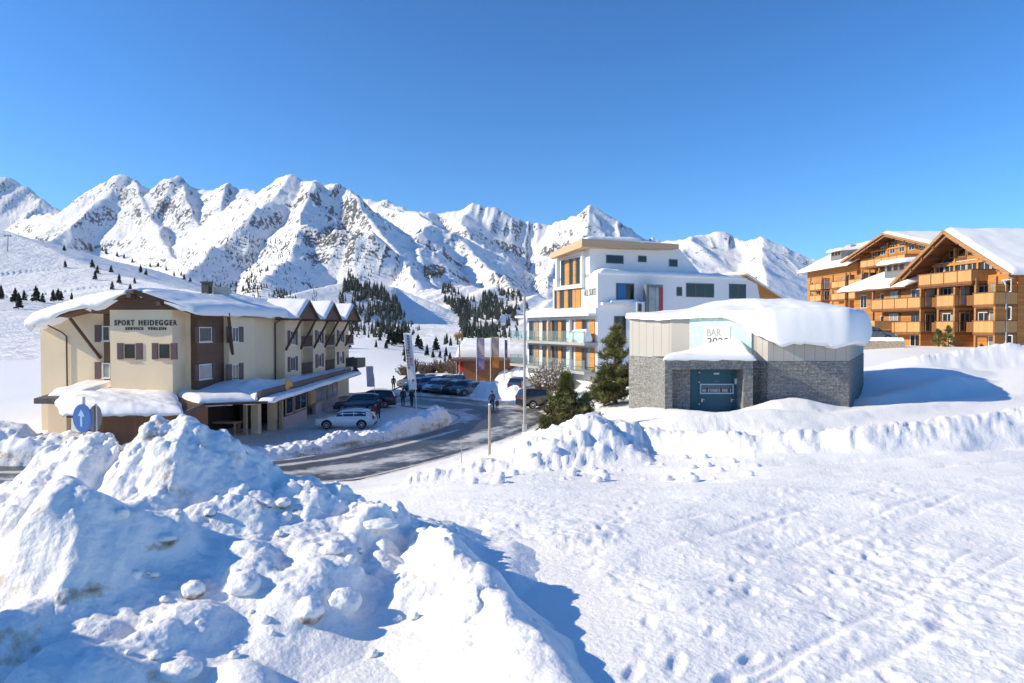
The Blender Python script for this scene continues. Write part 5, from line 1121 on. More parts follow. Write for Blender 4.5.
# porch snow and the big cap
snow_patch("porch_snow", pav, [(xl - .12, ey - .12, ph + .12), (xr + .1, ey - .12, ph + .12), (xr + .1, ey + 2.3, ph + .12), (xl + .7, ey + 2.6, ph + .12)], .22, n=(60, 40), edge=[.5, .25, .22, .3], seed=81, drop=.06, lumps=.25, over=.05,
           bulge=lambda U, V: .62 * smooth(.05, .92, U) * smooth(.0, .8, V) * (1 - .5 * smooth(.97, 1, U)))
def cap():
    P = poly_ring(0, 0, .16); cx = sum(p[0] for p in P) / len(P); cy = sum(p[1] for p in P) / len(P)
    # densify the outline with rounded corners
    pts = []
    for i in range(len(P)):
        p, q = P[i], P[(i + 1) % len(P)]
        for k in range(24): t = k / 24; pts.append((p[0] + (q[0] - p[0]) * t, p[1] + (q[1] - p[1]) * t))
    A = np.array(pts)
    for _ in range(10): A = (np.roll(A, 1, 0) + 2 * A + np.roll(A, -1, 0)) / 4
    nA = len(A); q = np.sin(np.linspace(0, math.pi / 2, 60))[:, None]
    D = A - np.array([[cx, cy]]); Dl = np.linalg.norm(D, axis=1)
    X = cx + D[None, :, 0] * q; Y = cy + D[None, :, 1] * q
    wx, wy = X + PO.x, Y + PO.y; right = smooth(8.5, 12.5, wx)
    Te = .18 + .16 * right[-1][None, :]; Tc = .42 + .56 * right
    T = Te + (Tc - Te) * smooth(1.12, .30, q) + .13 * fbm(wx * .3, wy * .3, None, 3, 701) + .08 * fbm(wx * .9, wy * .9, None, 4, 702)
    Z = zt + T - .10 * np.clip(q - .9, 0, 1) * 10 * Te * .35
    # skirt: the layer rolls over the eave and creeps down the front on the right hand side
    ex, ey_ = A[:, 0] + PO.x, A[:, 1]
    frn = smooth(0.3, 2.2, cy - ey_)
    drop = .16 + .05 * vnoise(ex * .8, ex * 0) + (1.30 + .20 * vnoise(ex * .5, ex * 0 + 3) + .12 * vnoise(ex * 1.7, ex * 0 + 5) + .06 * vnoise(ex * 4.3, ex * 0 + 7)) * frn * smooth(9.6, 12.2, ex) * (1 - .62 * smooth(16.0, 19.5, ex))
    out = .10 + .46 * frn * smooth(9.6, 12, ex)
    XS, YS, ZS = [X], [Y], [Z]
    for p in np.linspace(.08, 1, 16):
        o_ = out * math.sin(p * math.pi / 2) ** .8; XS.append((X[-1] + D[:, 0] / Dl * o_)[None]); YS.append((Y[-1] + D[:, 1] / Dl * o_)[None]); ZS.append((Z[-1] - (drop + Te[0] * .9) * p ** 1.5)[None])
    for k in (.5, 1.0):
        XS.append((X[-1] + D[:, 0] / Dl * (out - k * (out + .12)))[None]); YS.append((Y[-1] + D[:, 1] / Dl * (out - k * (out + .12)))[None]); ZS.append(ZS[15 + 1] * 1.0 + .02 * k)
    X = np.concatenate(XS); Y = np.concatenate(YS); Zt = np.concatenate(ZS)
    vs = np.stack([X, Y, Zt], -1).reshape(-1, 3).tolist(); k = len(X)
    fs = [(i * nA + j, i * nA + (j + 1) % nA, (i + 1) * nA + (j + 1) % nA, (i + 1) * nA + j) for i in range(k - 1) for j in range(nA)]
    me = bpy.data.meshes.new("roof_snow"); me.from_pydata(vs, [], fs); me.update(); me.polygons.foreach_set("use_smooth", np.ones(len(me.polygons), bool))
    bm = bmesh.new(); bm.from_mesh(me); bmesh.ops.remove_doubles(bm, verts=bm.verts, dist=1e-4); bmesh.ops.recalc_face_normals(bm, faces=bm.faces); bm.to_mesh(me); bm.free()
    me.materials.append(ROOFSNOW); link(bpy.data.objects.new("roof_snow", me), pav)
cap()
# ================================================================ wooden chalets on the right
planks("barge_wood", (.34, .17, .07), (.42, .22, .10), 'Z', .3)
planks("dark_shade_boards", (.13, .055, .02), (.19, .08, .03), 'Z', .17)  # orange boards darkened as painted shade; shutters use it as dark wood
def chalet(fr, label, gab, zb, tops, bays, wall_u, levels, wing=None, near_end=None, name="chalet"):
    """fr: frame with u along the lit facade (far -> near); gab=(u apex, half width, z eave, z apex)"""
    o = empty(name, (fr.o.x, fr.o.y, 0), fr.rz, label, "building")
    ua, hw, ze, za = gab; u0, u1 = wall_u
    D = 16.0
    w = MB(**fr_front(0)); w.box(u0, u1, -D, 0, zb - 2, ze - .2); w.prism([(ua - hw + .6, ze - .21), (ua + hw - .6, ze - .21), (ua, za - .75)], -D, -.01)
    w.build("wall", M["orange_boards"], o)
    # roof : two slopes, ridge running back, wide front overhang
    ov = 2.7; t = .28
    for sg in (-1, 1):
        e = (ua + sg * (hw + .5), ze - .5 * (za - ze) / hw)
        r = MB(**fr_front(0)); r.prism([(ua, za), e, (e[0], e[1] - t), (ua, za - t)], -D - 2, ov); r.build("roof", M["soffit_boards"], o)
        bb = MB(**fr_front(0)); bb.bar((ua, ov + .05, za - .12), (e[0], ov + .05, e[1] - .12), .10, .34); bb.bar((ua, ov - .35, za - .5), (e[0], ov - .35, e[1] - .5), .2, .22); bb.build("bargeboard", M["barge_wood"], o)
        for k in range(1, 5):
            q = k / 4.6; pu = ua + sg * hw * q; pz = za - (za - ze) * q - .42
            pr = MB(**fr_front(0)); pr.bar((pu, 0, pz), (pu, ov - .1, pz), .26, .34); pr.build("purlin", M["soffit_boards"], o)
        snow_patch("roof_snow", o, [(ua, -ov + .1, za), (e[0], -ov + .1, e[1]), (e[0], D + 2, e[1]), (ua, D + 2, za)], .45, n=(40, 50), edge=[.02, .6, .45, .5], seed=100 + sg + int(ua), drop=.16, lumps=.25, over=.1)
    # gable timber frame
    g = MB(**fr_front(0))
    for k in (-.55, -.2, .2, .55): g.box(ua + hw * k - .13, ua + hw * k + .13, .0, .16, ze - .4, za - (za - ze) * abs(k) - .6)
    g.box(ua - hw * .62, ua + hw * .62, .0, .17, ze + .28 * (za - ze), ze + .28 * (za - ze) + .3); g.build("timber_frame", M["larch_panel"], o)
    # top balcony across the gable
    def rail(parent, ua_, ub_, n0, n1, z, h=1.15, sides=True):
        f = MB(**fr_front(0)); f.box(ua_, ub_, n1 - .06, n1, z + .05, z + h); 
        if sides: f.box(ua_, ua_ + .06, n0, n1 - .06, z + .05, z + h); f.box(ub_ - .06, ub_, n0, n1 - .06, z + .05, z + h)
        f.build("balustrade", M["balcony_boards"], parent)
        c = MB(**fr_front(0)); c.box(ua_ - .06, ub_ + .06, n1 - .10, n1 + .05, z + h, z + h + .08); c.box(ub_ - .10, ub_ + .05, n0, n1 - .10, z + h, z + h + .08)
        k = max(1, int((ub_ - ua_) / 1.9))
        for i in range(k + 1): a = ua_ + (ub_ - ua_ - .1) * i / k; c.box(a, a + .1, n1, n1 + .035, z - .1, z + h + .0)
        c.build("handrail", M["soffit_boards"], parent)
    def balcony(ua_, ub_, dp, z):
        s_ = MB(**fr_front(0)); s_.box(ua_, ub_, 0, dp, z - .22, z + .05); s_.box(ua_ + .2, ub_ - .2, .1, dp - .1, z - .34, z - .22); bo = s_.build("balcony", M["soffit_boards"], o)
        rail(bo, ua_, ub_, 0, dp, z); return bo
    for (a, b, dp, z) in tops: balcony(a, b, dp, z)
    for (a, b, dp, wallbay) in bays:
        if wallbay:                          # projecting wall bay that carries the balconies
            p = MB(**fr_front(0)); p.box(a + .9, b - .25, 0, dp - 1.1, zb - 2, levels[0] + 2.1); p.build("wall_bay", M["orange_boards"], o)
            for c_ in (a + .04, b - .3):
                pp = MB(**fr_front(0)); pp.box(c_, c_ + .24, dp - .30, dp - .08, zb - 2, levels[0] + 2.7); pp.build("post", M["barge_wood"], o)
            ps = MB(**fr_front(0)); ps.box(b - .25, b - .02, 0, dp, zb - 2, levels[0] + 2.0); ps.build("side_screen", M["orange_boards"], o)
        for z in levels:
            balcony(a, b, dp, z)
            n0 = dp - 1.1 if wallbay else 0
            f = fr_front(-n0); nw = max(1, int((b - a) / 3.2))
            for k in range(nw):
                c = a + .9 + (b - a - 1.2) * (k + .5) / nw
                window(o, f, c - .85, c + .75, z + .1, z + 2.2, frame="white_frame" if (k + int(z)) % 2 else "barge_wood", pane=("pane", "pane_curtain", "pane_blue")[(k + int(a * 3 + z)) % 3], mull=1, sill=False)
                fd = MB(**f); fd.box(c + .80, c + 1.15, .003, .05, z + .06, z + 2.25); fd.build("shutter", M["dark_shade_boards"], o)
            # camera-facing return wall: shade painted as dark boarding, with a glazed door
            if b + 2.7 > u1: continue
            rb = MB(**fr_right(b)); rb.box(-dp + .35, -.01, .0, .03, z + .06, z + 2.3); rb.build("return_shade", M["dark_shade_boards"], o)
            window(o, fr_right(b + .03), -dp * .78, -dp * .30, z + .1, z + 2.1, frame="white_frame" if int(b) % 2 else "barge_wood", pane="pane" if int(z) % 2 else "pane_curtain", mull=1, sill=False)
            if b + 2.0 < u1:
              rec = MB(**fr_front(0)); rec.box(b + .03, b + 2.6, .003, .06, z + .05, z + 2.35); rec.build("recess_shade", M["dark_shade_boards"], o)  # recess shade painted as a dark panel over the wall
              window(o, fr_front(-.06), b + .5, b + 2.0, z + .1, z + 2.1, frame="white_frame", pane="pane_blue", mull=1, sill=False)
            if b + 2.7 > u1: continue
            lr = MB(**fr_front(0)); lr.box(b + .03, b + 2.7, 1.0, 1.06, z + .05, z + 1.1); lr.build("recess_balustrade", M["soffit_boards"], o)
        if wallbay:
            c = (a + b) / 2
            nw = max(1, int((b - a) / 3.2))
            for k in range(nw):
                c = a + .9 + (b - a - 1.2) * (k + .5) / nw; window(o, fr_front(-(dp - 1.1)), c - .95, c + .75, zb + .1, zb + 2.3, frame="white_frame", pane=("pane_curtain", "pane")[k % 2], mull=1, sill=False)
    # dark panel painting the overhang's shade on the upper gable
    gb = MB(**fr_front(0)); gb.prism([(ua - hw * .80, ze + .15), (ua - hw * .42, ze + .15), (ua - hw * .42, ze + .52 * (za - ze)), (ua, za - .9), (ua, za - 1.3 - .3 * (za - ze)), (ua + hw * .6, ze + .36 * (za - ze)), (ua + hw * .45, ze + .50 * (za - ze)), (ua, za - .85)][:4] + [(ua, za - .9 - .42 * (za - ze))], .003, .02); gb.build("gable_shade", M["dark_shade_boards"], o)
    # gable windows
    z = ze + .06 * (za - ze)
    for k in (-.50, -.30, -.10, .10, .30, .50):
        window(o, fr_front(0), ua + hw * k - .75, ua + hw * k + .75, z, z + 1.5, frame="white_frame", pane="pane_blue", mull=1, sill=False)
    for k in (-.24, -.08, .08, .24):
        window(o, fr_front(0), ua + hw * k - .55, ua + hw * k + .55, z + 1.9, z + 2.8, frame="barge_wood", pane="pane", mull=0, sill=False)
    if wing:                                 # lower eave-side wing at the far end: roof slope with snow and a dormer
        wa, wb, wz0, wz1, wd = wing
        s_ = MB(**fr_front(0)); s_.box(wa, wb, -D, .8, zb - 2, wz0); s_.build("wing_wall", M["orange_boards"], o)
        for k in range(3):
            for zz_ in (levels[0], levels[1]): window(o, fr_front(-.8), wa + 1.2 + (wb - wa) * k / 3, wa + 2.6 + (wb - wa) * k / 3, zz_ + .3, zz_ + 2.0, frame="white_frame", pane="pane", mull=1, sill=False)
        r = MB(**fr_right(0)); r.o = Vector((wa - 1, 0, 0)); r.a = Vector((0, 1, 0)); r.n = Vector((1, 0, 0))
        r.prism([(-2.6, wz0 - .5), (9, wz1), (9, wz1 - .3), (-2.6, wz0 - .78)], 0, wb - wa + 1.0); r.build("wing_roof", M["soffit_boards"], o)
        snow_patch("roof_snow", o, [(wa - 1.1, -2.7, wz0 - .5), (wb, -2.7, wz0 - .5), (wb, 9, wz1), (wa - 1.1, 9, wz1)], .42, n=(40, 40), edge=[.5, .2, .5, .4], seed=130 + int(wa), drop=.15, over=.1)
        m_ = (wa + wb) / 2 + 1.0
        dm = MB(**fr_front(0)); zz = wz0 + (wz1 - wz0) * .30; dm.box(m_ - 2.0, m_ + 2.0, -6, .2, zz - .6, zz + 1.5); dm.build("dormer", M["grey_frame"], o)
        for k in (-1.1, 0.1, 1.2): window(o, fr_front(-.2), m_ + k - .45, m_ + k + .45, zz + .5, zz + 1.3, frame="soffit_boards", pane="pane", mull=0, sill=False)
        snow_patch("dormer_snow", o, [(m_ - 2.5, -1.0, zz + 1.5), (m_ + 2.5, -1.0, zz + 1.5), (m_ + 2.5, 6, zz + 2.0), (m_ - 2.5, 6, zz + 2.0)], .4, n=(20, 20), edge=.4, seed=140)
    return o
# near chalet
C2 = Frame((*W(942, 330, 76.0).xy, 0), R(-84))
def c2(px, py, v=0.0): return C2.px_v(px, py, v)
ap = c2(942, 231, -2.7); er = c2(1010, 271, -2.7); el = c2(896, 284, -2.7)
zb2 = 5.7
DP = 2.3
bay_px = [(871, 921), (936, 955), (973, 995.5)]
bays2 = [(c2(a, 320, -DP).x, c2(b, 320, -DP).x, DP, True) for a, b in bay_px]
lz = [c2(945, 306.5, -DP).z, c2(945, 332.5, -DP).z]
t0 = c2(921, 285, -DP).x; t1 = c2(975, 285, -DP).x
tops2 = [(t0, t1, DP + .3, c2(948, 283.5, -DP).z)]
hw2 = (er.x - el.x) / 2; ua2 = (er.x + el.x) / 2 * .35 + ap.x * .65
ch2 = chalet(C2, "nearer wooden chalet with bright plank balconies and a snowy gable roof at the right edge", (ua2, hw2, (er.z + el.z) / 2 + .2, ap.z), zb2, tops2, bays2, (c2(868, 330).x, c2(1018, 300).x), lz,
             wing=(c2(861, 300).x, el.x + 1.5, c2(885, 288, -2.6).z + .6, c2(885, 288, -2.6).z + 4.2, 1))
# near right corner part with windows and a downpipe
a = c2(996, 300).x; b = c2(1017, 300).x
nb = MB(**fr_front(0)); nb.box(a, b, 0.002, .9, zb2 - 2, c2(1000, 274, -.9).z); nb.build("corner_bay", M["orange_boards"], ch2)
for y0, y1 in ((279, 292.5), (306.5, 320)):
    p = c2(1002, y1, -.9); q = c2(1012, y0, -.9); window(ch2, fr_front(-.9), p.x, q.x, p.z, q.z, mull=1, sill=False, pane="pane_blue")
for z in lz:
    s_ = MB(**fr_front(0)); s_.box(a - .4, b, .9, 2.0, z - .2, z + .04); bo = s_.build("balcony", M["soffit_boards"], ch2)
    s_ = MB(**fr_front(0)); s_.box(a - .4, b, 1.94, 2.0, z + .05, z + 1.1); s_.build("balustrade", M["balcony_boards"], bo)
p = c2(1003, 346, -.9); q = c2(1013, 335, -.9); window(ch2, fr_front(-.9), p.x, q.x, p.z, q.z, mull=1, sill=False)
ne = c2(1018, 300).x
dpz = MB(**fr_front(0)); dpz.tube([(ne + .1, 1.6, c2(1022, 280, 0).z), (ne - .1, 1.2, c2(1021, 285).z), (ne - .1, 1.1, zb2 - 1)], .09, 10); dpz.build("downpipe", M["white_frame"], ch2)
# windows in the plain wall stretch left of the bays
for px in (876, 885, 928, 962):
    for z in [lz[0], lz[1], zb2]:
        u = c2(px, 320).x; window(ch2, fr_front(0), u - .7, u + .7, z + .2, z + 2.0, frame="soffit_boards", pane="pane", mull=1, sill=False)
# far chalet
C1 = Frame((*W(883, 330, 126.0).xy, 0), R(-86))
def c1(px, py, v=0.0): return C1.px_v(px, py, v)
ap = c1(883, 233, -2.7); el = c1(842, 262, -2.7)
DP = 2.6
hw1 = ap.x - el.x
bays1 = [(c1(a, 290, -DP).x, c1(b, 290, -DP).x, DP, True) for a, b in ((809.5, 821.5), (831.5, 845.5), (848.5, 862), (868, 879))]
l1 = [c1(850, 286.0, -DP).z, c1(850, 298.5, -DP).z]
tops1 = [(c1(862, 262, -DP).x, c1(907, 258, -DP).x, DP + .3, c1(880, 265, -DP).z)]
ch1 = chalet(C1, "farther wooden chalet behind the pavilion with a dormer on its snowy lower roof", (ap.x, hw1, el.z + .2, ap.z), 3.0, tops1, bays1, (c1(812, 290).x, ap.x + hw1), l1,
             wing=(c1(811, 290).x, el.x + 2, c1(830, 268, -2.6).z + .6, c1(830, 268, -2.6).z + 6.0, 1))
k = c1(850, 247, 6.0); chm = MB(**fr_front(0)); chm.box(k.x - .7, k.x + .7, -7, -5.8, k.z - 4, k.z + .3); chm.box(k.x - .8, k.x + .8, -7.1, -5.7, k.z + .3, k.z + .5); chm.build("chimney", M["concrete_grey"], ch1)
# wooden terrace deck between the chalets
dk = empty("terrace_deck", W(882, 345, 84) * 1.0, C2.rz, "plank fenced wooden terrace below the nearer chalet's left end", "terrace")
dk.location.z = 0
fa = Frame((dk.location.x, dk.location.y, 0), C2.rz)
m = MB(**fr_front(0)); m.box(-7, 3, 0, 3.0, c2(880, 330, -3).z - .3, c2(880, 330, -3).z); m.build("deck", M["soffit_boards"], dk)
m = MB(**fr_front(0)); zz = c2(880, 330, -3).z; m.box(-7, 3, 2.94, 3.0, zz + .05, zz + 1.1); m.box(2.94, 3, 0, 2.94, zz + .05, zz + 1.1); m.build("balustrade", M["balcony_boards"], dk)
for a in (-6.5, -2, 2.5):
    m = MB(**fr_front(0)); m.box(a, a + .25, 2.5, 2.75, 3, zz - .3); m.build("post", M["soffit_boards"], dk)
# low retaining wall below the terrace
p0 = W(862, 343, 72); p1 = W(905, 343, 70); d = (p1 - p0); d.z = 0; Lq = d.length; d.normalize()
rw = empty("retaining_wall", p0, math.atan2(d.y, d.x), "low beige stone retaining wall behind the pavilion's right corner", "wall")
m = MB(); m.box(0, Lq, 0, .5, -1.4, .35); m.build("wall_body", stone_mat("beige_stone", (.42, .36, .29), (.50, .44, .36), (.3, .26, .22)), rw)
snow_patch("wall_snow", rw, [(0, -.55, .35), (Lq, -.55, .35), (Lq, .05, .35), (0, .05, .35)], .25, n=(40, 8), edge=.25, seed=160)
# ================================================================ vegetation
NEEDLE = mat("pine_needles", (0.17, 0.18, 0.05), .7, var=.35, scale=3); NEEDLE2 = mat("pine_needles_dry", (0.11, 0.085, 0.030), .75, var=.3, scale=3)
BARK = mat("bark", (.11, .075, .05), .9, var=.25, scale=8)
FARTREE = mat("far_needles", (.028, .038, .026), .85, var=.45, scale=.2); 
def tufts(m, c, r, n, ln, wd, rr, up=.5):
    """brush of needles: thin blades round a twig tip, pointing outwards and upwards"""
    for i in range(n):
        d = Vector((rr.gauss(0, 1), rr.gauss(0, 1), rr.gauss(0, .7) + up)).normalized()
        s_ = d.orthogonal().normalized(); s_.rotate(Matrix.Rotation(rr.random() * 6.28, 3, d))
        l = ln * rr.uniform(.6, 1.25); b = c + d * r * rr.random()
        vs = [b - s_ * wd * .5, b + s_ * wd * .5, b + d * l + s_ * wd * .12, b + d * l - s_ * wd * .12]
        m.add(vs, [(0, 1, 2, 3)])
def pine(name, loc, H, Rb, seed, label, cat="tree", dense=1.0, dry=0.25, lean=0.0, n_lv=15, ln=.22, prof=None, group=None):
    rr = random.Random(seed); o = empty(name, loc, rr.random() * 6, label, cat, group)
    t = MB(); t.tube([(0, 0, -.3), (lean * .4, 0, H * .4), (lean, 0, H * .97)], [H * .022, H * .015, H * .004], 8); t.build("trunk", BARK, o)
    b = MB(); c1 = MB(); 
    for i in range(int(n_lv * dense * 6)):
        f = rr.random() ** .85; z = H * (.04 + .93 * f)
        rad = Rb * (prof(f) if prof else (1 - f) ** .75) * rr.uniform(.40, 1.25) + .04 * H * (1 - f)
        a = rr.random() * 6.283; tx = lean * f
        tip = Vector((tx + math.cos(a) * rad, math.sin(a) * rad, z + rad * .38 * rr.uniform(.4, 1.3)))
        st = Vector((tx, 0, z - rad * .12)); b.bar(tuple((st.x, -st.y, st.z)), tuple((tip.x, -tip.y, tip.z)), .008 + .006 * H * .3)
        c1.cur = 1 if rr.random() < dry * (1.2 - f) else 0
        k = 3 + int(rad / .28)
        for j in range(k):
            q = st.lerp(tip, .35 + .65 * (j + .6) / k) + Vector((rr.gauss(0, .06), rr.gauss(0, .06), rr.gauss(0, .04))) * (.5 + rad)
            tufts(c1, q, .06, int(24), ln, .030, rr, .75)
    b.build("branches", BARK, o); c1.build("crown", [NEEDLE, NEEDLE2], o)
    return o
pine("pine_tree", W(566, 432, 27.5), 2.35, .92, 3, "low bushy young pine beside the road above the rough snow mound", dense=2.2, dry=.3, ln=.19, prof=lambda f: (1 - f) ** .9 * (1.15 if f < .5 else .75))
pine("pine_tree", W(546, 436, 27.0), .75, .42, 4, "tiny pine sapling at the roadside just left of the low bushy pine", n_lv=5, ln=.14, dry=.3)
pine("pine_tree", W(586, 424, 28.5), 1.25, .5, 8, "small pine shoot between the low bushy pine and the stone pavilion's tall pine", n_lv=6, ln=.15, dry=.2)
pine("pine_tree", W(616, 406, 39.0), 4.6, 1.15, 5, "tall slender pine standing against the pavilion's left corner", dense=1.45, dry=.18, ln=.25, lean=.12, prof=lambda f: (.12 + .95 * (1 - f) ** .8) * (.72 + .45 * abs(math.sin(f * 17 + 1))))
pine("pine_tree", W(604, 408, 38.2), 2.1, 1.0, 6, "brownish bushy pine at the foot of the tall slender pine", dense=1.4, dry=.5, ln=.22)
pine("fir_tree", W(938, 347.5, 70.5), 1.9, .75, 12, "small fir in front of the near chalet, left one of the pair", dense=.6, n_lv=10, ln=.22, dry=.1)
pine("fir_tree", W(948.5, 348, 70.0), 2.2, .8, 13, "small fir in front of the near chalet, right one of the pair", dense=.6, n_lv=10, ln=.22, dry=.1)
# frosted shrub beside the hotel
def shrub(name, loc, H, Rr, seed, label, m1, group=None, twigs=140, tw=.03, leaf=True):
    rr = random.Random(seed); o = empty(name, loc, 0, label, "shrub", group); b = MB(); l = MB()
    for i in range(twigs):
        a = rr.random() * 6.283; r = Rr * math.sqrt(rr.random()); p0 = Vector((math.cos(a) * r * .3, math.sin(a) * r * .3, -.1)); p1 = Vector((math.cos(a) * r, math.sin(a) * r, H * rr.uniform(.45, 1) * (1 - .4 * (r / Rr) ** 2)))
        b.bar((p0.x, -p0.y, p0.z), (p1.x, -p1.y, p1.z), tw)
        for j in range(4):
            q = p0.lerp(p1, rr.uniform(.4, 1)); e = q + Vector((rr.gauss(0, .25), rr.gauss(0, .25), rr.uniform(0, .3))); b.bar((q.x, -q.y, q.z), (e.x, -e.y, e.z), tw * .7)
            if leaf: 
                for k in range(3):
                    c = q.lerp(e, rr.random()); s_ = rr.uniform(.05, .13); l.add([c + Vector((rr.uniform(-s_, s_), rr.uniform(-s_, s_), rr.uniform(-s_, s_))) for _ in range(3)], [(0, 1, 2)])
    b.build("branches", m1, o)
    if leaf: l.build("frost", SNOW, o)
    return o
TWIG = mat("twig_brown", (.16, .11, .075), .9, var=.3, scale=4)
shrub("frosted_shrub", W(553, 390, 60), 2.7, 1.9, 21, "big bare shrub white with hoarfrost below the hotel balconies", TWIG, twigs=170)
shrub("frosted_shrub", W(541, 388, 63), 2.2, 1.3, 22, "smaller frosted bare shrub behind the tall lamp post", TWIG, twigs=110)
for i in range(14):
    px = 404 + 4.6 * i + random.uniform(-1, 1); Y = random.uniform(108, 126); h_ = hit(px, 371 + random.uniform(-2, 3))
    p = W(px, 372, Y); p.z = gz(p.x, p.y)
    shrub("bare_shrub", p, random.uniform(1.8, 3.0), random.uniform(1.1, 1.8), 60 + i, "bare brown shrub in the hedge behind the parked cars", TWIG, "brown shrubs behind the car park", twigs=45, tw=.06, leaf=False)

# ---- hillside conifers, one by one
def conifer_master(seed, H=9.0, wd=.22, layers=16):
    rr = random.Random(seed); o = empty("conifer", (0, 0, -500), 0)
    t = MB(); t.tube([(0, 0, -.5), (0, 0, H * .9)], [.22, .04], 6); t.build("trunk", BARK, o)
    c = MB()
    for i in range(layers * 9):
        f = rr.random() ** .9; z = H * (.08 + .9 * f); r = H * wd * (1 - f) ** .7 * rr.uniform(.5, 1.2) + .15; a = rr.random() * 6.283
        p = Vector((math.cos(a), math.sin(a), 0)); s_ = Vector((-p.y, p.x, 0)) * r * .42
        base = Vector((0, 0, z)); tip = base + p * r + Vector((0, 0, -.18 * r))
        c.add([base + Vector((0, 0, .3)), base + p * r * .6 + s_ + Vector((0, 0, -.1)), tip, base + p * r * .6 - s_ + Vector((0, 0, -.1))], [(0, 1, 2, 3)])
        c.add([base + Vector((0, 0, .5)), tip + Vector((0, 0, .5)), tip + Vector((0, 0, -.3)), base], [(0, 1, 2, 3)])
    c.build("crown", FARTREE, o); return o
MAST = [conifer_master(1), conifer_master(2, 9, .30, 14), conifer_master(3, 9, .26, 12)]
def rel(px, py): 
    return "leftmost" 
HT = [(1,300,12),(15,303,12),(18.5,309,13),(24,301,9),(36,302,13),(42.5,303,8),(53,302,10),(58,301,10),(61,301,8),(71.5,300,6),
      (64,251,5),(65,268,6),(91,254,6),(92,268,7),(97.5,274,7),(95,280,8),(111,273,6),(112,290,7),(119,284,8),(130,291,6),(134.5,284,5),(106,255,5),(117,258,4),(124,260,4),(140.5,273,7),(146,275,5),(132,264,4),(166,271,4),(158,267,4),(174,276,4),(184,280,5),(190,282,4),(181,277,4),(102,252,4),(236,287,4),(243,292,5),(150,268,4)]
lab = lambda px, py: ("%s lone conifer on the left snow slope %s" % ("tall" if py > 298 else "small", "above the guesthouse roof" if py > 280 else "below the ridge line"))
for i, (px, py, hp) in enumerate(HT):
    h = hit(px, py, 150); o = copy_tree(MAST[i % 3]); o.location = h; s_ = hp * 1.25 / F * h.y / 9.0; o.scale = (s_, s_, s_); o.rotation_euler = (0, 0, i * 1.3)
    tag(o, "dark lone conifer on the open snow slope above the guesthouse", "tree", "conifers scattered on the left slope")
for i, (px, py, hp) in enumerate(((376,348,6),(348,349,9),(345,352,6),(394,346,12),(398,344,13),(402,345,13),(388,345,9),(386,349,6),(410,352,10),(407,349,12),(418,347,10),(421,350,9),(427,356,9),(436,351,11),(440,358,6),(446,357,8),(450,360,6),(405,362,6),(404,356,7),(433,358,6),(445,362,5),(380,341,6),(391,341,10))):
    h = hit(px, py, 110); o = copy_tree(MAST[i % 3]); o.location = h; s_ = hp * 1.3 / F * h.y / 9.0; o.scale = (s_, s_, s_); o.rotation_euler = (0, 0, i * 2.1)
    tag(o, "dark conifer on the low snow hill behind the car park", "tree", "conifers on the hill behind the car park")
for m in MAST:
    for c in list(m.children): bpy.data.objects.remove(c)
    bpy.data.objects.remove(m)
# ---- the far woods read as a mass: one object
def far_wood(regions, name, seed):
    r = np.random.default_rng(seed); pts = []
    for poly, n, hp in regions:
        P = np.array(poly, float); x0, y0 = P.min(0); x1, y1 = P.max(0); k = 0; t_ = 0
        while k < n and t_ < 40:
            t_ += 1
            q = np.stack([r.uniform(x0, x1, 400), r.uniform(y0, y1, 400)], 1); ins = inside([tuple(p) for p in poly], q[:, 0], q[:, 1])
            dens = fbm(q[:, 0] / 14, q[:, 1] / 9, None, 3, seed) + r.normal(0, .18, 400) > -.08
            for p in q[ins & dens]:
                if k >= n: break
                pts.append((p[0], p[1], hp * r.uniform(.6, 1.25))); k += 1
    V = []; Fc = []
    # march all rays at once
    px = np.array([p[0] for p in pts]); py = np.array([p[1] for p in pts]); hp = np.array([p[2] for p in pts])
    Ys = MT_Y[MT_Y > 170]; dirs = [ray(a, b) for a, b in zip(px, py)]
    tx = np.array([d.x / d.y for d in dirs]); tz = np.array([d.z / d.y for d in dirs])
    ci = np.clip(np.round((tx - MT_T[0]) / (MT_T[1] - MT_T[0])).astype(int), 0, len(MT_T) - 1)
    Zg = MT_Z[MT_Y > 170][:, ci].T; ZR = CAM_Z + Ys[None, :] * tz[:, None]
    ok = Zg >= ZR; first = np.argmax(ok, 1); good = ok.any(1)
    for i in np.nonzero(good)[0]:
        j = first[i]; Y = Ys[j]; c = np.array([Y * tx[i], Y, Zg[i, j] - .5]); H = hp[i] / F * Y; H = min(H, 22); R_ = H * r.uniform(.13, .22)
        for z0, z1, rad in ((.06, .62, 1.0), (.38, 1.0, .62)):
            b = len(V); a0 = r.random() * 6
            for k in range(5):
                a = a0 + k * 1.2566; q = R_ * rad * r.uniform(.6, 1.25); V.append((c[0] + math.cos(a) * q, c[1] + math.sin(a) * q, c[2] + H * (z0 + r.uniform(-.04, .06))))
            V.append((c[0] + r.normal(0, .03) * H, c[1], c[2] + H * z1)); Fc += [(b + k, b + (k + 1) % 5, b + 5) for k in range(5)]
        b = len(V); V.extend([(c[0] - .012 * H, c[1], c[2] - 1), (c[0] + .012 * H, c[1], c[2] - 1), (c[0], c[1], c[2] + .5 * H)]); Fc.append((b, b + 1, b + 2))
    me = bpy.data.meshes.new(name); me.from_pydata(V, [], Fc); me.update(); me.materials.append(FARTREE)
    return tag(link(bpy.data.objects.new(name, me)), kind="stuff")
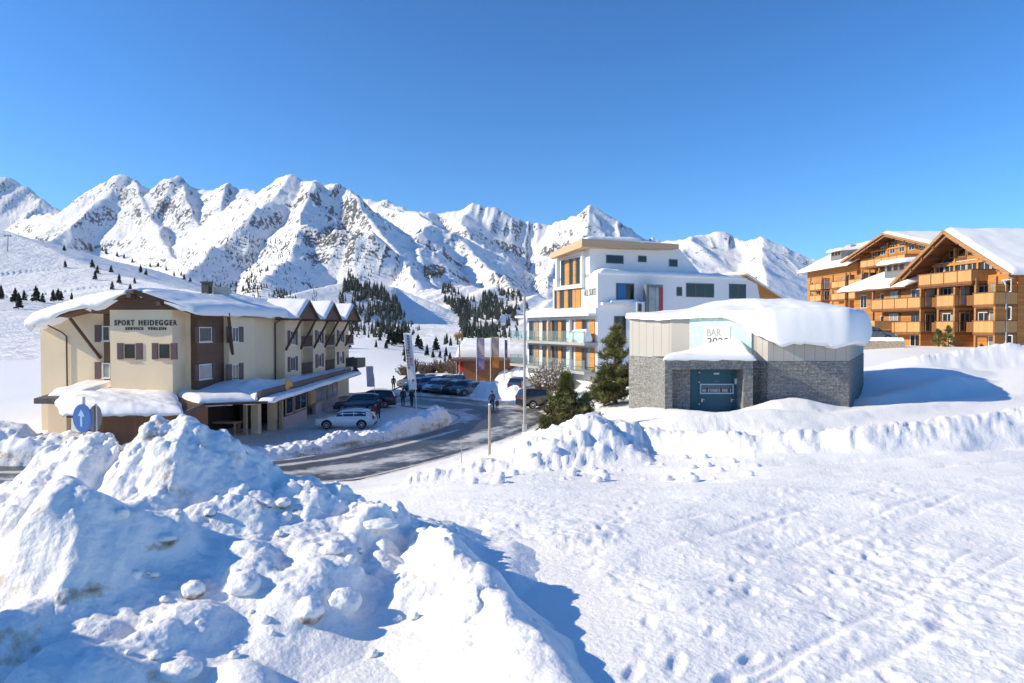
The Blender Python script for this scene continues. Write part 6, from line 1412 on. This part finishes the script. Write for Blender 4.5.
far_wood([([(343,283),(352,279),(362,284),(372,286),(380,287),(392,300),(404,316),(411,334),(400,339),(352,337),(338,318),(342,300)], 520, 9.5),
          ([(338,276),(350,274),(356,300),(340,316)], 60, 7),
          ([(440,287),(452,288),(462,300),(490,296),(506,304),(517,316),(519,340),(462,338),(458,318),(444,302)], 560, 9.5),
          ([(497,292),(520,294),(530,312),(512,310)], 60, 7), ([(424,268),(446,268),(446,279),(424,279)], 90, 4),
          ([(258,288),(300,296),(318,304),(310,312),(270,304),(252,296)], 130, 5), ([(205,284),(262,290),(258,298),(210,292)], 60, 4.5),
          ([(246,272),(268,270),(270,290),(246,290)], 50, 4.5), ([(392,298),(420,330),(408,340),(395,330)], 60, 6), ([(455,336),(522,336),(522,346),(440,346)], 120, 9),
          ([(300,232),(375,238),(372,262),(310,262)], 110, 3.2), ([(230,225),(282,235),(290,262),(222,256)], 90, 2.8), ([(222,244),(300,236),(318,300),(250,300)], 200, 3.4), ([(150,250),(215,250),(235,290),(190,284)], 70, 3.0), ([(330,262),(420,262),(418,282),(345,282)], 60, 3.6)], "far_wood", 31)

# ================================================================ street furniture
def pole(name, px, pyb, pyt, Y, r, m, label, cat="post", cap=None):
    b = W(px, pyb, Y); t = W(px, pyt, Y); o = empty(name, b, 0, label, cat)
    q = MB(); q.tube([(0, 0, -.6), (0, 0, t.z - b.z)], [r, r * .75], 12); q.build("shaft", M[m], o); return o, t.z - b.z
mat("pole_grey", (.36, .36, .36), .55, .3, var=.08); mat("pole_wood", (.38, .33, .27), .8, var=.15, scale=5)
sp_, h = pole("marker_post", 489.5, 452, 405, 33.5, .075, "pole_wood", "short pale wooden snow post at the road edge left of the tall lamp post")
q = MB(); q.tube([(0, 0, h), (0, 0, h + .06)], .06, 12); q.build("cap", SNOW, sp_)
lp, h = pole("lamp_post", 524.5, 440, 296, 37.5, .085, "pole_grey", "tall thin grey lamp post rising in front of the white hotel's balconies", "lamp post")
q = MB(); q.tube([(0, 0, -.1), (0, 0, .9)], .14, 12); q.build("sleeve", M["metal"], lp)
q = MB(); q.box(-.07, .07, -.16, .0, 1.1, 1.5); q.build("service_hatch", M["dark_metal"], lp)
st, h = pole("snow_stake", 461.5, 452, 441, 36.5, .025, "pole_wood", "thin wooden stake stuck in the snow left of the short snow post")
# round blue road sign by the pile, seen edge-on, with the grey back of its twin
sg = empty("road_sign", W(86, 470, 25), R(-24), "round blue road sign on a post seen at a slant behind the snow pile", "road sign")
zc = W(86, 418, 25).z - sg.location.z
mat("sign_blue", (.012, .09, .36), .45); mat("sign_back", (.22, .22, .23), .5, .4)
q = MB(); q.tube([(0, .06, -.6), (0, .06, zc + .78)], .05, 10); q.build("post", M["metal"], sg)
q = MB(); q.disc((0, -.10 + .2, zc), .52, .03, 36); f_ = q.build("sign_disc", M["sign_blue"], sg)
q = MB(); q.disc((0, .131, zc), .47, .004, 36); q.build("sign_face", mat("sign_blue_face", (.015, .09, .32), .4), f_)
q = MB(); q.frame((.0, .137 * -1, zc), (1, 0, 0), (0, -1, 0)); q.prism([(-.09, -.3), (.02, -.3), (.02, .08), (.16, .08), (-.035, .33), (-.23, .08), (-.09, .08)], .0, .004); q.build("arrow", mat("arrow_pale", (.22, .40, .62), .45), f_)
sg2 = empty("road_sign", W(95, 470, 25.3), R(96), "grey back of a round road sign right beside the blue one behind the pile", "road sign")
q = MB(); q.tube([(0, .05, -.6), (0, .05, zc + .55)], .045, 10); q.build("post", M["metal"], sg2)
q = MB(); q.disc((0, .0, zc), .50, .03, 36); q.build("sign_disc", M["sign_back"], sg2)

# ---- banners
def wavy(name, parent, mtl, x0, x1, z0, z1, amp=.05, seed=0, nx=14, nz=40, lean=0.0, thick=.012):
    u = np.linspace(0, 1, nx); v = np.linspace(0, 1, nz); U, V = np.meshgrid(u, v, indexing='ij')
    y = amp * U * np.sin(V * 7 + seed + U * 3); X = x0 + (x1 - x0) * U + lean * V; Z = z0 + (z1 - z0) * V
    o = grid_mesh(name, X, y, Z, mtl, parent); md = o.modifiers.new("thick", 'SOLIDIFY'); md.thickness = thick; return o
mat("banner_white", (.74, .73, .74), .8, var=.03); mat("navy_print", (.03, .04, .10), .7); mat("red_print", (.5, .05, .05), .7); mat("black_print", (.04, .04, .045), .7)
bp_ = W(417, 420, 58); bn = empty("banner_flag", bp_, R(4), "tall white vertical banner with dark and red lettering leaning above the snow bank", "banner")
top = W(404, 333, 58).z - bp_.z; bot = W(411, 385, 58).z - bp_.z
q = MB(); q.tube([(0, 0, -.3), (-.1, 0, 2.0), (-.3, 0, bot + 2), (-.55, 0, top)], [.035, .035, .03, .015], 10); q.build("pole", M["banner_white"], bn)
xl_t = W(403.5, 333, 58).x - bp_.x; xr_t = W(411, 333, 58).x - bp_.x; xl_b = W(409, 390, 58).x - bp_.x; xr_b = W(417, 390, 58).x - bp_.x
cl = wavy("banner_cloth", bn, M["banner_white"], xl_b, xr_b, bot - .4, top, .05, 1, lean=(xl_t - xl_b))
ln_ = lambda t: xl_b + (xl_t - xl_b) * t
rr = random.Random(5)
for col, m_, t0_, t1_, off, n_ in (("a", "navy_print", .62, .97, .40, 7), ("b", "black_print", .36, .72, .12, 7), ("c", "red_print", .42, .62, .50, 4), ("d", "navy_print", .12, .2, .5, 1)):
    q = MB()
    for k in range(n_):          # unreadable letters: a few strokes each
        t = t1_ - (t1_ - t0_) * (k + .5) / n_; z = bot - .4 + (top - bot + .4) * t; x = ln_(t) + off * (xr_b - xl_b); hh = (t1_ - t0_) * (top - bot) / n_ * .36; w_ = .17
        q.box(x, x + w_, -.075, .075, z + hh * .6, z + hh); q.box(x, x + .05, -.076, .076, z - hh, z + hh * .6)
        if rr.random() > .3: q.box(x + .05, x + w_, -.0755, .0755, z - hh, z - hh * .6)
        if rr.random() > .4: q.box(x + w_ - .05, x + w_, -.074, .074, z - hh * .6, z + hh * .6)
    q.build("lettering", M[m_], bn)
b2 = blob("snow_foot", (0, 0, .05), .55, (1.3, .8, .45), 91, .1, bn, SNOW, 3)
mat("banner_pink", (.70, .60, .64), .8, var=.2, scale=1.2)
p = W(374.5, 392, 66); fl = empty("feather_flag", p, R(-8), "small pale pink feather flag behind the dark parked car", "banner")
q = MB(); q.tube([(0, 0, -.2), (0, 0, 1.2), (-.15, 0, 2.0), (-.35, 0, 2.6)], .02, 8); q.build("pole", M["metal"], fl)
wavy("flag_cloth", fl, M["banner_pink"], -.75, -.02, .5, 2.5, .05, 3, lean=-.1)
def flag_pole(px, pyb, pyt, Y, label, m1, m2, x0, x1, ya, yb):
    b = W(px, pyb, Y); t = W(px, pyt, Y); o = empty("flag_pole", b, 0, label, "flag")
    q = MB(); q.tube([(0, 0, -.6), (0, 0, t.z - b.z)], .045, 10); q.build("pole", M["white_frame"], o)
    ax = W(x0, ya, Y).x - b.x; bx_ = W(x1, ya, Y).x - b.x; za = W(px, ya, Y).z - b.z; zb_ = W(px, yb, Y).z - b.z; zm = za + (zb_ - za) * .62
    wavy("flag_cloth", o, M[m1], ax, bx_, zm, za, .08, px, 10, 20); wavy("flag_cloth", o, M[m2], ax, bx_, zb_, zm - .01, .08, px + 1, 10, 14)
    return o
mat("flag_lilac", (.62, .48, .54), .8, var=.15, scale=1.5); mat("flag_violet", (.42, .27, .46), .8, var=.2, scale=1.5); mat("flag_peach", (.55, .42, .36), .8, var=.12, scale=1.5); mat("flag_orange", (.62, .24, .05), .8, var=.15, scale=1.5); mat("flag_dark", (.20, .14, .22), .8, var=.2)
flag_pole(476.6, 392, 337, 84, "flag pole with a hanging lilac and violet banner in front of the low snowy building", "flag_lilac", "flag_violet", 477, 484.5, 338, 370)
flag_pole(490.5, 392, 337, 84, "flag pole with a peach and orange banner between the lilac and the furled flags", "flag_peach", "flag_orange", 491.3, 499, 337, 368)
flag_pole(504.6, 390, 338, 84, "flag pole with a narrow furled dark flag nearest the tall lamp post", "flag_dark", "flag_dark", 504.9, 507.5, 340, 358)
# ---- ski lift pylon on the slope
h = hit(7, 252, 200); py_ = empty("lift_pylon", h, R(10), "T shaped ski lift pylon on the upper left snow slope", "pylon")
Hh = 15.5 / F * h.y; q = MB(); q.tube([(0, 0, -2), (Hh * .06, 0, Hh)], [Hh * .035, Hh * .025], 8); q.build("mast", M["pole_grey"], py_)
q = MB(); q.box(-Hh * .15, Hh * .24, -.3, .3, Hh, Hh * 1.06); q.build("crossarm", M["pole_grey"], py_)
for a in (-.13, .22): q = MB(); q.box(Hh * a - .3, Hh * a + .3, -.8, .8, Hh * .93, Hh * .999); q.build("sheave", M["dark_metal"], py_)
# ---- low snow roofed building at the end of the car park
Yb = 100.0; c0 = W(458, 375, Yb); c1_ = W(532, 375, Yb)
lb = empty("low_building", (c0.x, Yb, gz(c0.x + 5, Yb)), R(-2), "low wooden building under a deep white snow roof behind the parked cars", "building")
Wd = c1_.x - c0.x; zr = W(470, 357.5, Yb).z - lb.location.z
q = MB(); q.box(1.6, Wd, -.2, 8, -1.5, zr - .1); q.build("wall", mat("brown_boards", (.26, .11, .05), .8, var=.15, scale=3), lb)
q = MB(); q.box(1.0, 2.4, -1.6, -.2, -1.5, zr - .1); q.build("pillar", M["white_render"], lb)
q = MB(); q.box(.0, Wd + 1, -2.2, 9, zr - .1, zr + .15); q.build("roof", M["fascia_brown"], lb)
snow_patch("roof_snow", lb, [(-.1, -2.3, zr + .15), (Wd + 1, -2.3, zr + .15), (Wd + 1, 7, zr + 1.5), (-.1, 7, zr + 1.5)], 1.35, n=(60, 40), edge=[.6, .5, 1.2, .8], seed=201, drop=.15, lumps=.1)
for k in range(5):
    x = 3.2 + 1.75 * k; window(lb, fr_front(-.2), x, x + 1.1, .5, 1.9, frame="dark_timber", pane="pane", mull=0, sill=False)
# carved animal figure on a post
ap_ = W(459, 341, 92); an = empty("animal_statue", ap_, R(5), "tan carved animal figure with a dark head on a post above the low building's roof", "statue")
TAN = mat("tan_carving", (.42, .27, .10), .8, var=.2, scale=3); DK = mat("dark_carving", (.06, .04, .025), .8)
an.location = W(459.5, 375, 92); zz = W(459.5, 340.5, 92).z - an.location.z
q = MB(); q.tube([(0, 0, -.5), (0, 0, zz - .05)], .09, 8); q.build("post", M["pole_wood"], an)
q = MB(); q.tube([(-.75, 0, zz + .55), (-.6, 0, zz + .72), (-.1, 0, zz + .74), (.35, 0, zz + .80), (.5, 0, zz + .95)], [.12, .26, .29, .27, .17], 14)
for x in (-.55, -.40, .25, .40): q.tube([(x, .12 if x in (-.55, .25) else -.12, zz + .6), (x + .03, .12 if x in (-.55, .25) else -.12, zz)], [.11, .06], 8)
q.build("body", TAN, an)
q = MB(); q.tube([(.42, 0, zz + .85), (.62, 0, zz + 1.0), (.85, 0, zz + .85), (.95, 0, zz + .72)], [.2, .24, .17, .1], 12); q.tube([(.62, .1, zz + 1.15), (.55, .2, zz + 1.4)], [.05, .02], 6); q.tube([(.62, -.1, zz + 1.15), (.55, -.2, zz + 1.4)], [.05, .02], 6); q.build("head", DK, an)
# red pavilion flag and stall signs
p = W(456.5, 377, 93); rf_ = empty("red_banner", p, 0, "bright red banner hanging beside the low building's white pillar", "banner")
q = MB(); q.tube([(0, 0, -.4), (0, 0, 2.7)], .05, 8); q.build("pole", M["metal"], rf_)
wavy("cloth", rf_, mat("red_cloth_bright", (.62, .03, .035), .7, var=.1), .03, 1.1, .9, 2.6, .12, 2, 10, 16)

# ================================================================ vehicles
def car_paint(name, col, met=.3): 
    m = mat(name, col, .28, met, var=.03); m.node_tree.nodes["Principled BSDF"].inputs["Coat Weight"].default_value = .6; return m
CGLASS = mat("car_glass", (.02, .025, .03), .07, var=.1, spec=.8); TYRE = mat("tyre", (.02, .02, .02), .85, var=.1); RIM = mat("rim", (.45, .46, .47), .35, .8, var=.05)
LAMP = mat("lamp_lens", (.62, .64, .66), .15, var=.02); TAIL = mat("tail_lens", (.30, .015, .015), .2, var=.05); PLAST = mat("black_plastic", (.03, .03, .032), .6, var=.1)
def make_car(paint, L=4.5, Wd=1.82, H=1.5, kind="wagon", rails=True):
    """lofted body along x (front at -x)"""
    o = empty("parked_car", (0, 0, -400), 0); h = H / 1.5
    if kind == "wagon":
        top = [(-L*.5, .62), (-L*.485, .70), (-L*.44, .80), (-L*.26, .95), (-L*.235, .97), (-L*.09, 1.38), (-L*.02, 1.46), (L*.16, 1.50), (L*.33, 1.45), (L*.40, 1.36), (L*.475, .98), (L*.495, .92), (L*.5, .70)]
    else:
        top = [(-L*.5, .70), (-L*.485, .80), (-L*.44, .92), (-L*.25, 1.05), (-L*.22, 1.08), (-L*.10, 1.52), (-L*.03, 1.62), (L*.15, 1.66), (L*.36, 1.62), (L*.43, 1.54), (L*.485, 1.08), (L*.497, 1.0), (L*.5, .74)]
    belt = .94 if kind == "wagon" else 1.06
    b = MB(); n_ = 9; rings = []
    xs = [t[0] for t in top]
    def ring(x, zt):
        e = 1 - .10 * abs(x / (L * .5)) ** 6; w = Wd / 2 * e; zb = .22 + .06 * abs(x / (L * .5)) ** 8
        zt *= h; be = min(belt * h, zt)
        roof = max(0, (zt - belt * h) / (.5 * h)); wr = w * (1 - .24 * min(1, roof))
        pts = [(w * .86, zb), (w * .985, zb + .10), (w, zb + .35), (w * .985, be * .86), (w * .955, be)]
        pts += [(w * .955 + (wr - w * .955) * .5, be + (zt - be) * .5), (wr, be + (zt - be) * .86), (wr * .86, zt - .012), (0, zt + .02 * min(1, roof))]
        return pts
    for x, zt in top:
        P = ring(x, zt); rings.append([Vector((x, y, z)) for y, z in P] + [Vector((x, -y, z)) for y, z in P[-2::-1]])
    m = len(rings[0]); vs = [p for r in rings for p in r]
    fs = [(i * m + k, i * m + k + 1, (i + 1) * m + k + 1, (i + 1) * m + k) for i in range(len(rings) - 1) for k in range(m - 1)] + [(i * m + m - 1, i * m, (i + 1) * m, (i + 1) * m + m - 1) for i in range(len(rings) - 1)]
    b.add(vs, fs, True); b.add(rings[0], [tuple(range(m))]); b.add(rings[-1], [tuple(range(m - 1, -1, -1))])
    body = b.build("body", paint, o)
    # glazing
    def at(x):
        for (xa, za), (xb, zb_) in zip(top[:-1], top[1:]):
            if xa <= x <= xb: return za + (zb_ - za) * (x - xa) / (xb - xa)
        return top[-1][1]
    for sd in (1, -1):
        q = MB(); segs = [(-L*.19, -L*.035), (-L*.025, L*.15), (L*.16, L*.36)]
        for xa, xb in segs:
            N = 8; lo = []; hi = []
            for k in range(N + 1):
                x = xa + (xb - xa) * k / N; P = ring(x, at(x)); y0, z0 = P[4]; y1, z1 = P[6]; f0 = .12; f1 = .88
                if (z1 - z0) < .05: f1 = f0 = .2
                lo.append(Vector((x, sd * (y0 + (y1 - y0) * f0 + .012), z0 + (z1 - z0) * f0))); hi.append(Vector((x, sd * (y0 + (y1 - y0) * f1 + .012), z0 + (z1 - z0) * f1)))
            q.add(lo + hi, [(k, k + 1, N + 2 + k, N + 1 + k) for k in range(N)])
        q.build("side_window", CGLASS, o)
    for nm, ia, ib in (("windscreen", 4, 5), ("rear_window", 9, 10)):
        xa, za = top[ia]; xb, zb_ = top[ib]; q = MB(); f = (.10, .94) if nm == "windscreen" else (.06, .80); lo = []; hi = []
        for k in range(9):
            t = k / 8 * 2 - 1; 
            for lst, g in ((lo, f[0]), (hi, f[1])):
                x = xa + (xb - xa) * g; P = ring(x, za + (zb_ - za) * g); yw = P[7][0] * 1.02; z = P[7][1] + (P[8][1] - P[7][1]) * (1 - abs(t))
                nx_ = (-.014 if nm == "windscreen" else .014); lst.append(Vector((x + nx_, yw * t, z + .014)))
        q.add(lo + hi, [(k, k + 1, 10 + k, 9 + k) for k in range(8)]); q.build(nm, CGLASS, o)
    fr_ = .33 * h
    for x in (-L * .30, L * .29):
        for sd in (1, -1):
            q = MB(); y = sd * (Wd / 2 - .09)
            q.frame((x, y, fr_), (1, 0, 0), (0, sd, 0)); q.disc((0, -.11, 0), fr_, .215, 28); wo = q.build("wheel", TYRE, o)
            q = MB(); q.frame((x, y, fr_), (1, 0, 0), (0, sd, 0)); q.disc((0, .106, 0), fr_ * .30, .014, 16)
            for k in range(5):
                a = k * 1.2566; q.bar((0, .112, 0), (math.cos(a) * fr_ * .62, .112, math.sin(a) * fr_ * .62), .07, .016)
            ro = []
            for k in range(25):
                a = k / 24 * 6.2832; ro.append((math.cos(a) * fr_ * .64, .111, math.sin(a) * fr_ * .64))
            q.tube(ro, .03, 6); q.build("rim", RIM, wo)
            q = MB(); q.frame((x, y, fr_), (1, 0, 0), (0, sd, 0))
            arc = [(math.cos(a) * fr_ * 1.13, .085, math.sin(a) * fr_ * 1.13) for a in np.linspace(-.15, math.pi + .15, 16)]; q.tube(arc, .045, 6); q.build("wheel_arch", PLAST, o)
    for sd in (1, -1):
        q = MB(); q.box(-L*.492, -L*.43, *sorted((-sd * Wd * .46, -sd * Wd * .28)), .66 * h, .80 * h); q.build("headlight", LAMP, o)
        q = MB(); q.box(L*.47, L*.503, *sorted((-sd * Wd * .47, -sd * Wd * .32)), .78 * h, 1.02 * h); q.build("tail_light", TAIL, o)
        q = MB(); q.box(-L*.17, -L*.13, *sorted((-sd * Wd * .49, -sd * (Wd * .5 + .17))), .96 * h, 1.09 * h); q.build("mirror", paint, o)
        if rails: q = MB(); q.tube([(-L*.03, sd * Wd * .34, 1.50 * h if kind == "wagon" else 1.66 * h), (L*.12, sd * Wd * .345, 1.555 * h if kind == "wagon" else 1.71 * h), (L*.30, sd * Wd * .34, 1.50 * h if kind == "wagon" else 1.67 * h)], .022, 8); q.build("roof_rail", M["metal"], o)
        for hx in (-L * .02, L * .155): q = MB(); q.box(hx - .2, hx - .02, *sorted((-sd * Wd * .49, -sd * (Wd * .5 + .02))), .80 * h, .84 * h); q.build("door_handle", paint, o)
    q = MB(); q.box(-L*.505, -L*.47, -Wd*.40, Wd*.40, .28, .44); q.build("front_bumper_trim", PLAST, o)
    q = MB(); q.box(-L*.502, -L*.48, -Wd*.22, Wd*.22, .55, .66); q.build("grille", PLAST, o)
    q = MB(); q.box(L*.47, L*.506, -Wd*.42, Wd*.42, .28, .42); q.build("rear_bumper_trim", PLAST, o)
    return o
white_car = make_car(car_paint("paint_white", (.74, .745, .76), .0), 4.55, 1.82, 1.50)
white_car.location = PZ(346.5, 427.5, .03); white_car.rotation_euler = (0, 0, R(3)); tag(white_car, "white estate car parked in front of the guesthouse shop, side on", "car")
dark = make_car(car_paint("paint_navy", (.02, .03, .045), .4), 4.7, 1.86, 1.55, "suv")
dark.location = PZ(372, 407, .05); dark.rotation_euler = (0, 0, R(4)); tag(dark, "dark blue estate car parked behind the white one with its tailgate open", "car")
tg = MB(); tg.frame((0, 0, 0)); tg.bar((2.05, 0, 1.66), (2.75, 0, 1.98), 1.45, .07); tg.build("tailgate", M["black_plastic"] if "black_plastic" in M else PLAST, dark)
blu = make_car(car_paint("paint_blue", (.03, .07, .12), .4), 4.4, 1.8, 1.5, "suv")
blu.location = PZ(358, 411, .05); blu.rotation_euler = (0, 0, R(6)); tag(blu, "blue grey car squeezed between the white estate car and the dark one", "car")
PAINTS = [("paint_slate", (.15, .20, .24)), ("paint_black", (.03, .032, .036)), ("paint_silver", (.42, .43, .45)), ("paint_blue2", (.04, .10, .22)), ("paint_grey", (.16, .17, .18)), ("paint_white2", (.70, .71, .72)), ("paint_petrol", (.04, .11, .13))]
PM = [car_paint(n, c, .35) for n, c in PAINTS]
row = [(418.5, 389.5, 0, "leftmost dark slate car of the parked row beyond the road"), (427, 389.5, 3, "second car of the parked row, blue, next to the slate one"), (436, 390.5, 5, "white car in the parked row between two blue and grey ones"), (445, 391.5, 4, "grey car in the parked row right of the white one"), (454.5, 391.8, 1, "black car in the parked row behind the person in green"), (463, 392.5, 6, "petrol coloured car in the parked row, second from its right end"), (473.5, 393.2, 0, "slate car at the right end of the parked row beside the snow bank")]
cm = {}
for i, (px, py, k, lbv) in enumerate(row):
    if k not in cm: c = cm[k] = make_car(PM[k], 4.4, 1.8, 1.5, "suv" if i % 2 else "wagon")
    else: c = copy_tree(cm[k])
    c.location = PZ(px, py, .35); c.location.z = gz(c.location.x, c.location.y) + .02; c.rotation_euler = (0, 0, R(64 + 4 * (i % 3)) if i < 6 else R(20)); tag(c, lbv, "car", "cars parked in a row beyond the road")
    sr = snow_patch("roof_snow", c, [(-.25, -.58, 1.47), (1.5, -.58, 1.47), (1.5, .58, 1.47), (-.25, .58, 1.47)], .10, n=(14, 10), edge=.3, seed=300 + i, drop=.02) if i in (2, 4, 6) else None
for i, (px, py, k, lbv) in enumerate(((424, 383.5, 2, "silver car in the back row, behind the leftmost parked cars"), (440, 384, 1, "black car in the back row behind the white parked car"), (452, 385, 3, "blue car in the back row left of the low building"), (412.5, 384.5, 4, "grey car in the back row just right of the tall banner"))):
    c = copy_tree(cm[k]) if k in cm else make_car(PM[k], 4.4, 1.8, 1.5)
    cm.setdefault(k, c); c.location = PZ(px, py, .7); c.location.z = gz(c.location.x, c.location.y) + .02; c.rotation_euler = (0, 0, R(60)); tag(c, lbv, "car", "cars parked in the back row")
v1 = make_car(PM[1], 4.7, 1.9, 1.75, "suv"); v1.location = W(541, 397, 66.5); v1.location.z = gz(v1.location.x, v1.location.y) + .05; v1.rotation_euler = (0, 0, R(205)); tag(v1, "black off-road car under the frosted shrub beside the tall lamp post", "car")
v2 = make_car(PM[3], 4.4, 1.8, 1.5, "suv"); v2.location = W(521, 386, 76); v2.location.z = gz(v2.location.x, v2.location.y) + .05; v2.rotation_euler = (0, 0, R(250)); tag(v2, "dark blue car seen end-on just left of the tall lamp post", "car")
v3 = copy_tree(cm[4]); v3.location = W(872, 341, 74); v3.location.z = W(872, 341.5, 74).z; v3.rotation_euler = (0, 0, R(170)); tag(v3, "grey car with a snowy roof parked on the wall behind the pavilion", "car"); v3["group"] = "car by the chalets"

# ================================================================ people
SKIN = mat("skin", (.45, .26, .19), .6, var=.05); HELM = mat("helmet_dark", (.03, .03, .035), .4)
def person(loc, H, rz, label, jacket, trousers, pose="stand", hat=(.03, .03, .035), hold=None, ski=False):
    s_ = H / 1.76; o = empty("person", loc, rz, label, "person")
    st = {"stand": ((.10, .02), (-.10, -.02)), "walk": ((.11, .26), (-.09, -.24)), "bend": ((.13, .1), (-.13, -.05))}[pose]
    lean = {"stand": .0, "walk": .06, "bend": .34}[pose]
    def P(x, y, z): return (x * s_, y * s_, z * s_)
    V = [P(0, 0, .95), P(0, -lean * .5, 1.18), P(0, -lean, 1.40), P(0, -lean * 1.15, 1.50), P(0, -lean * 1.25 - .01, 1.58), P(0, -lean * 1.3 - .02, 1.70),   # pelvis..head 0-5
         P(.10, 0, .90), P(.11, -st[0][1] * .5 - .04, .50), P(st[0][0], -st[0][1], .09), P(st[0][0], -st[0][1] - .15, .04),                                      # leg 6-9
         P(-.10, 0, .90), P(-.11, -st[1][1] * .5 - .03, .50), P(st[1][0], -st[1][1], .09), P(st[1][0], -st[1][1] - .15, .04),                                    # leg 10-13
         P(.19, -lean, 1.40), P(.27, -lean + .02, 1.13), P(.25, -lean - .16, .93), P(.245, -lean - .22, .87),                                                 # arm 14-17
         P(-.19, -lean, 1.40), P(-.27, -lean + .03, 1.13), P(-.27, -lean - .10, .90), P(-.27, -lean - .14, .82)]                                              # arm 18-21
    E = [(0, 1), (1, 2), (2, 3), (3, 4), (4, 5), (0, 6), (6, 7), (7, 8), (8, 9), (0, 10), (10, 11), (11, 12), (12, 13), (2, 14), (14, 15), (15, 16), (16, 17), (2, 18), (18, 19), (19, 20), (20, 21)]
    rad = [.155, .155, .165, .075, .085, .10, .115, .075, .06, .05, .115, .075, .06, .05, .085, .065, .05, .045, .085, .065, .05, .045]
    me = bpy.data.meshes.new("person_body"); me.from_pydata(V, E, []); tmp = bpy.data.objects.new("tmp_body", me); COL.objects.link(tmp)
    md = tmp.modifiers.new("skin", 'SKIN'); sv = me.skin_vertices[0].data
    for i, r in enumerate(rad): sv[i].radius = (r * s_, r * s_ * (.8 if i in (0, 1, 2) else 1))
    sv[0].use_root = True
    tmp.modifiers.new("sub", 'SUBSURF').levels = 2
    bpy.context.view_layer.update()
    me2 = bpy.data.meshes.new_from_object(tmp.evaluated_get(bpy.context.evaluated_depsgraph_get())); bpy.data.objects.remove(tmp)
    me2.materials.clear()
    for m_ in (jacket, trousers, SKIN, PLAST): me2.materials.append(m_)
    for p in me2.polygons:
        c = p.center / s_; arm = abs(c.x) > .215
        p.material_index = 2 if c.z > 1.52 else 3 if c.z < .13 else (3 if arm and c.z < .92 else 0 if (c.z > .86 or arm) else 1); p.use_smooth = True
    link(bpy.data.objects.new("body", me2), o)
    hm = mat("hat_%d" % len(M), hat, .6); q = bpy.data.meshes.new("hat"); bm = bmesh.new(); bmesh.ops.create_uvsphere(bm, u_segments=16, v_segments=10, radius=.125 * s_)
    bmesh.ops.delete(bm, geom=[v for v in bm.verts if v.co.z < -.03 * s_ and v.co.y < .02 * s_], context='VERTS'); bm.to_mesh(q); bm.free(); q.materials.append(hm)
    ho = bpy.data.objects.new("hat", q); link(ho, o); ho.location = P(0, -lean * 1.3 - .015, 1.70); q.polygons.foreach_set("use_smooth", np.ones(len(q.polygons), bool))
    return o
J = lambda n, c: mat(n, c, .7, var=.08)
def gp(px, py, z=.03): p = PZ(px, py, z); p.z = max(gz(p.x, p.y), 0.0) + .03; return p
person(gp(371, 424.5), 1.75, R(70), "person in a dark jacket and bright red ski trousers bending at the white car's tail", J("jk_darkred", (.20, .03, .05)), J("tr_red", (.85, .07, .04)), "bend")
person(gp(378, 418.5), 1.75, R(40), "person in black standing just behind the one in red trousers", J("jk_black", (.02, .02, .025)), J("tr_black", (.02, .02, .024)))
person(gp(403, 406), 1.78, R(200), "left one of two people in dark clothes standing left of the tall banner", J("jk_dark1", (.03, .03, .04)), J("tr_dark1", (.025, .025, .03)))
person(gp(411.5, 406.5), 1.74, R(150), "right one of two people in dark clothes standing beside the tall banner's pole", J("jk_dark2", (.045, .04, .05)), J("tr_dark2", (.03, .03, .03)))
person(gp(393.5, 392), 1.7, R(20), "distant person standing on the snow beyond the dark car's tailgate", J("jk_teal", (.05, .07, .08)), J("tr_dark3", (.03, .03, .03)))
person(gp(492, 409.5), 1.78, R(195), "adult in a blue grey jacket walking along the road bend with a child", J("jk_bluegrey", (.06, .09, .14)), J("tr_navy", (.02, .03, .045)), "walk")
person(gp(497.2, 409.8), 1.05, R(190), "small child in reddish snow suit walking beside the adult on the road", J("jk_rust", (.20, .06, .05)), J("tr_rust", (.14, .05, .06)), "walk")
person(gp(451.5, 393.5), 1.7, R(170), "person in a bright green jacket standing in front of the parked cars", J("jk_green", (.06, .42, .08)), J("tr_green", (.05, .30, .07)))
person(gp(486.5, 384.0), 1.7, R(170), "person in a raspberry red jacket near the orange flag's pole", J("jk_rasp", (.50, .03, .10)), J("tr_dk4", (.04, .03, .04)))
person(gp(461, 381.5), 1.72, R(170), "person in a red jacket under the red banner by the low building", J("jk_red", (.55, .04, .03)), J("tr_dk5", (.03, .03, .035)))
person(gp(476, 383), 1.72, R(150), "person in pale clothes behind the right end of the parked row", J("jk_pale", (.50, .44, .36)), J("tr_pale", (.28, .24, .2)))
# ================================================================ thin alpine haze
zlo = min(float(np.min(np.array([v.co.z for v in bpy.data.objects[n].data.vertices]))) for n in ("mountain_range", "snow_ground"))
zhi = max(float(np.max(np.array([v.co.z for v in bpy.data.objects[n].data.vertices]))) for n in ("mountain_range",))
hz = MB(a=(1, 0, 0), n=(0, 1, 0)); hz.box(-8600, 8600, -60, 7800, zlo - 1.0, zhi + 15)
hm = bpy.data.materials.new("haze"); hm.use_nodes = True; hm.node_tree.nodes.clear()
out_ = hm.node_tree.nodes.new("ShaderNodeOutputMaterial"); pv = hm.node_tree.nodes.new("ShaderNodeVolumePrincipled")
pv.inputs["Color"].default_value = (.82, .90, 1.0, 1); pv.inputs["Density"].default_value = 2.2e-5; pv.inputs["Anisotropy"].default_value = 0.2
hm.node_tree.links.new(pv.outputs[0], out_.inputs["Volume"])
tag(hz.build("haze", hm), kind="stuff")
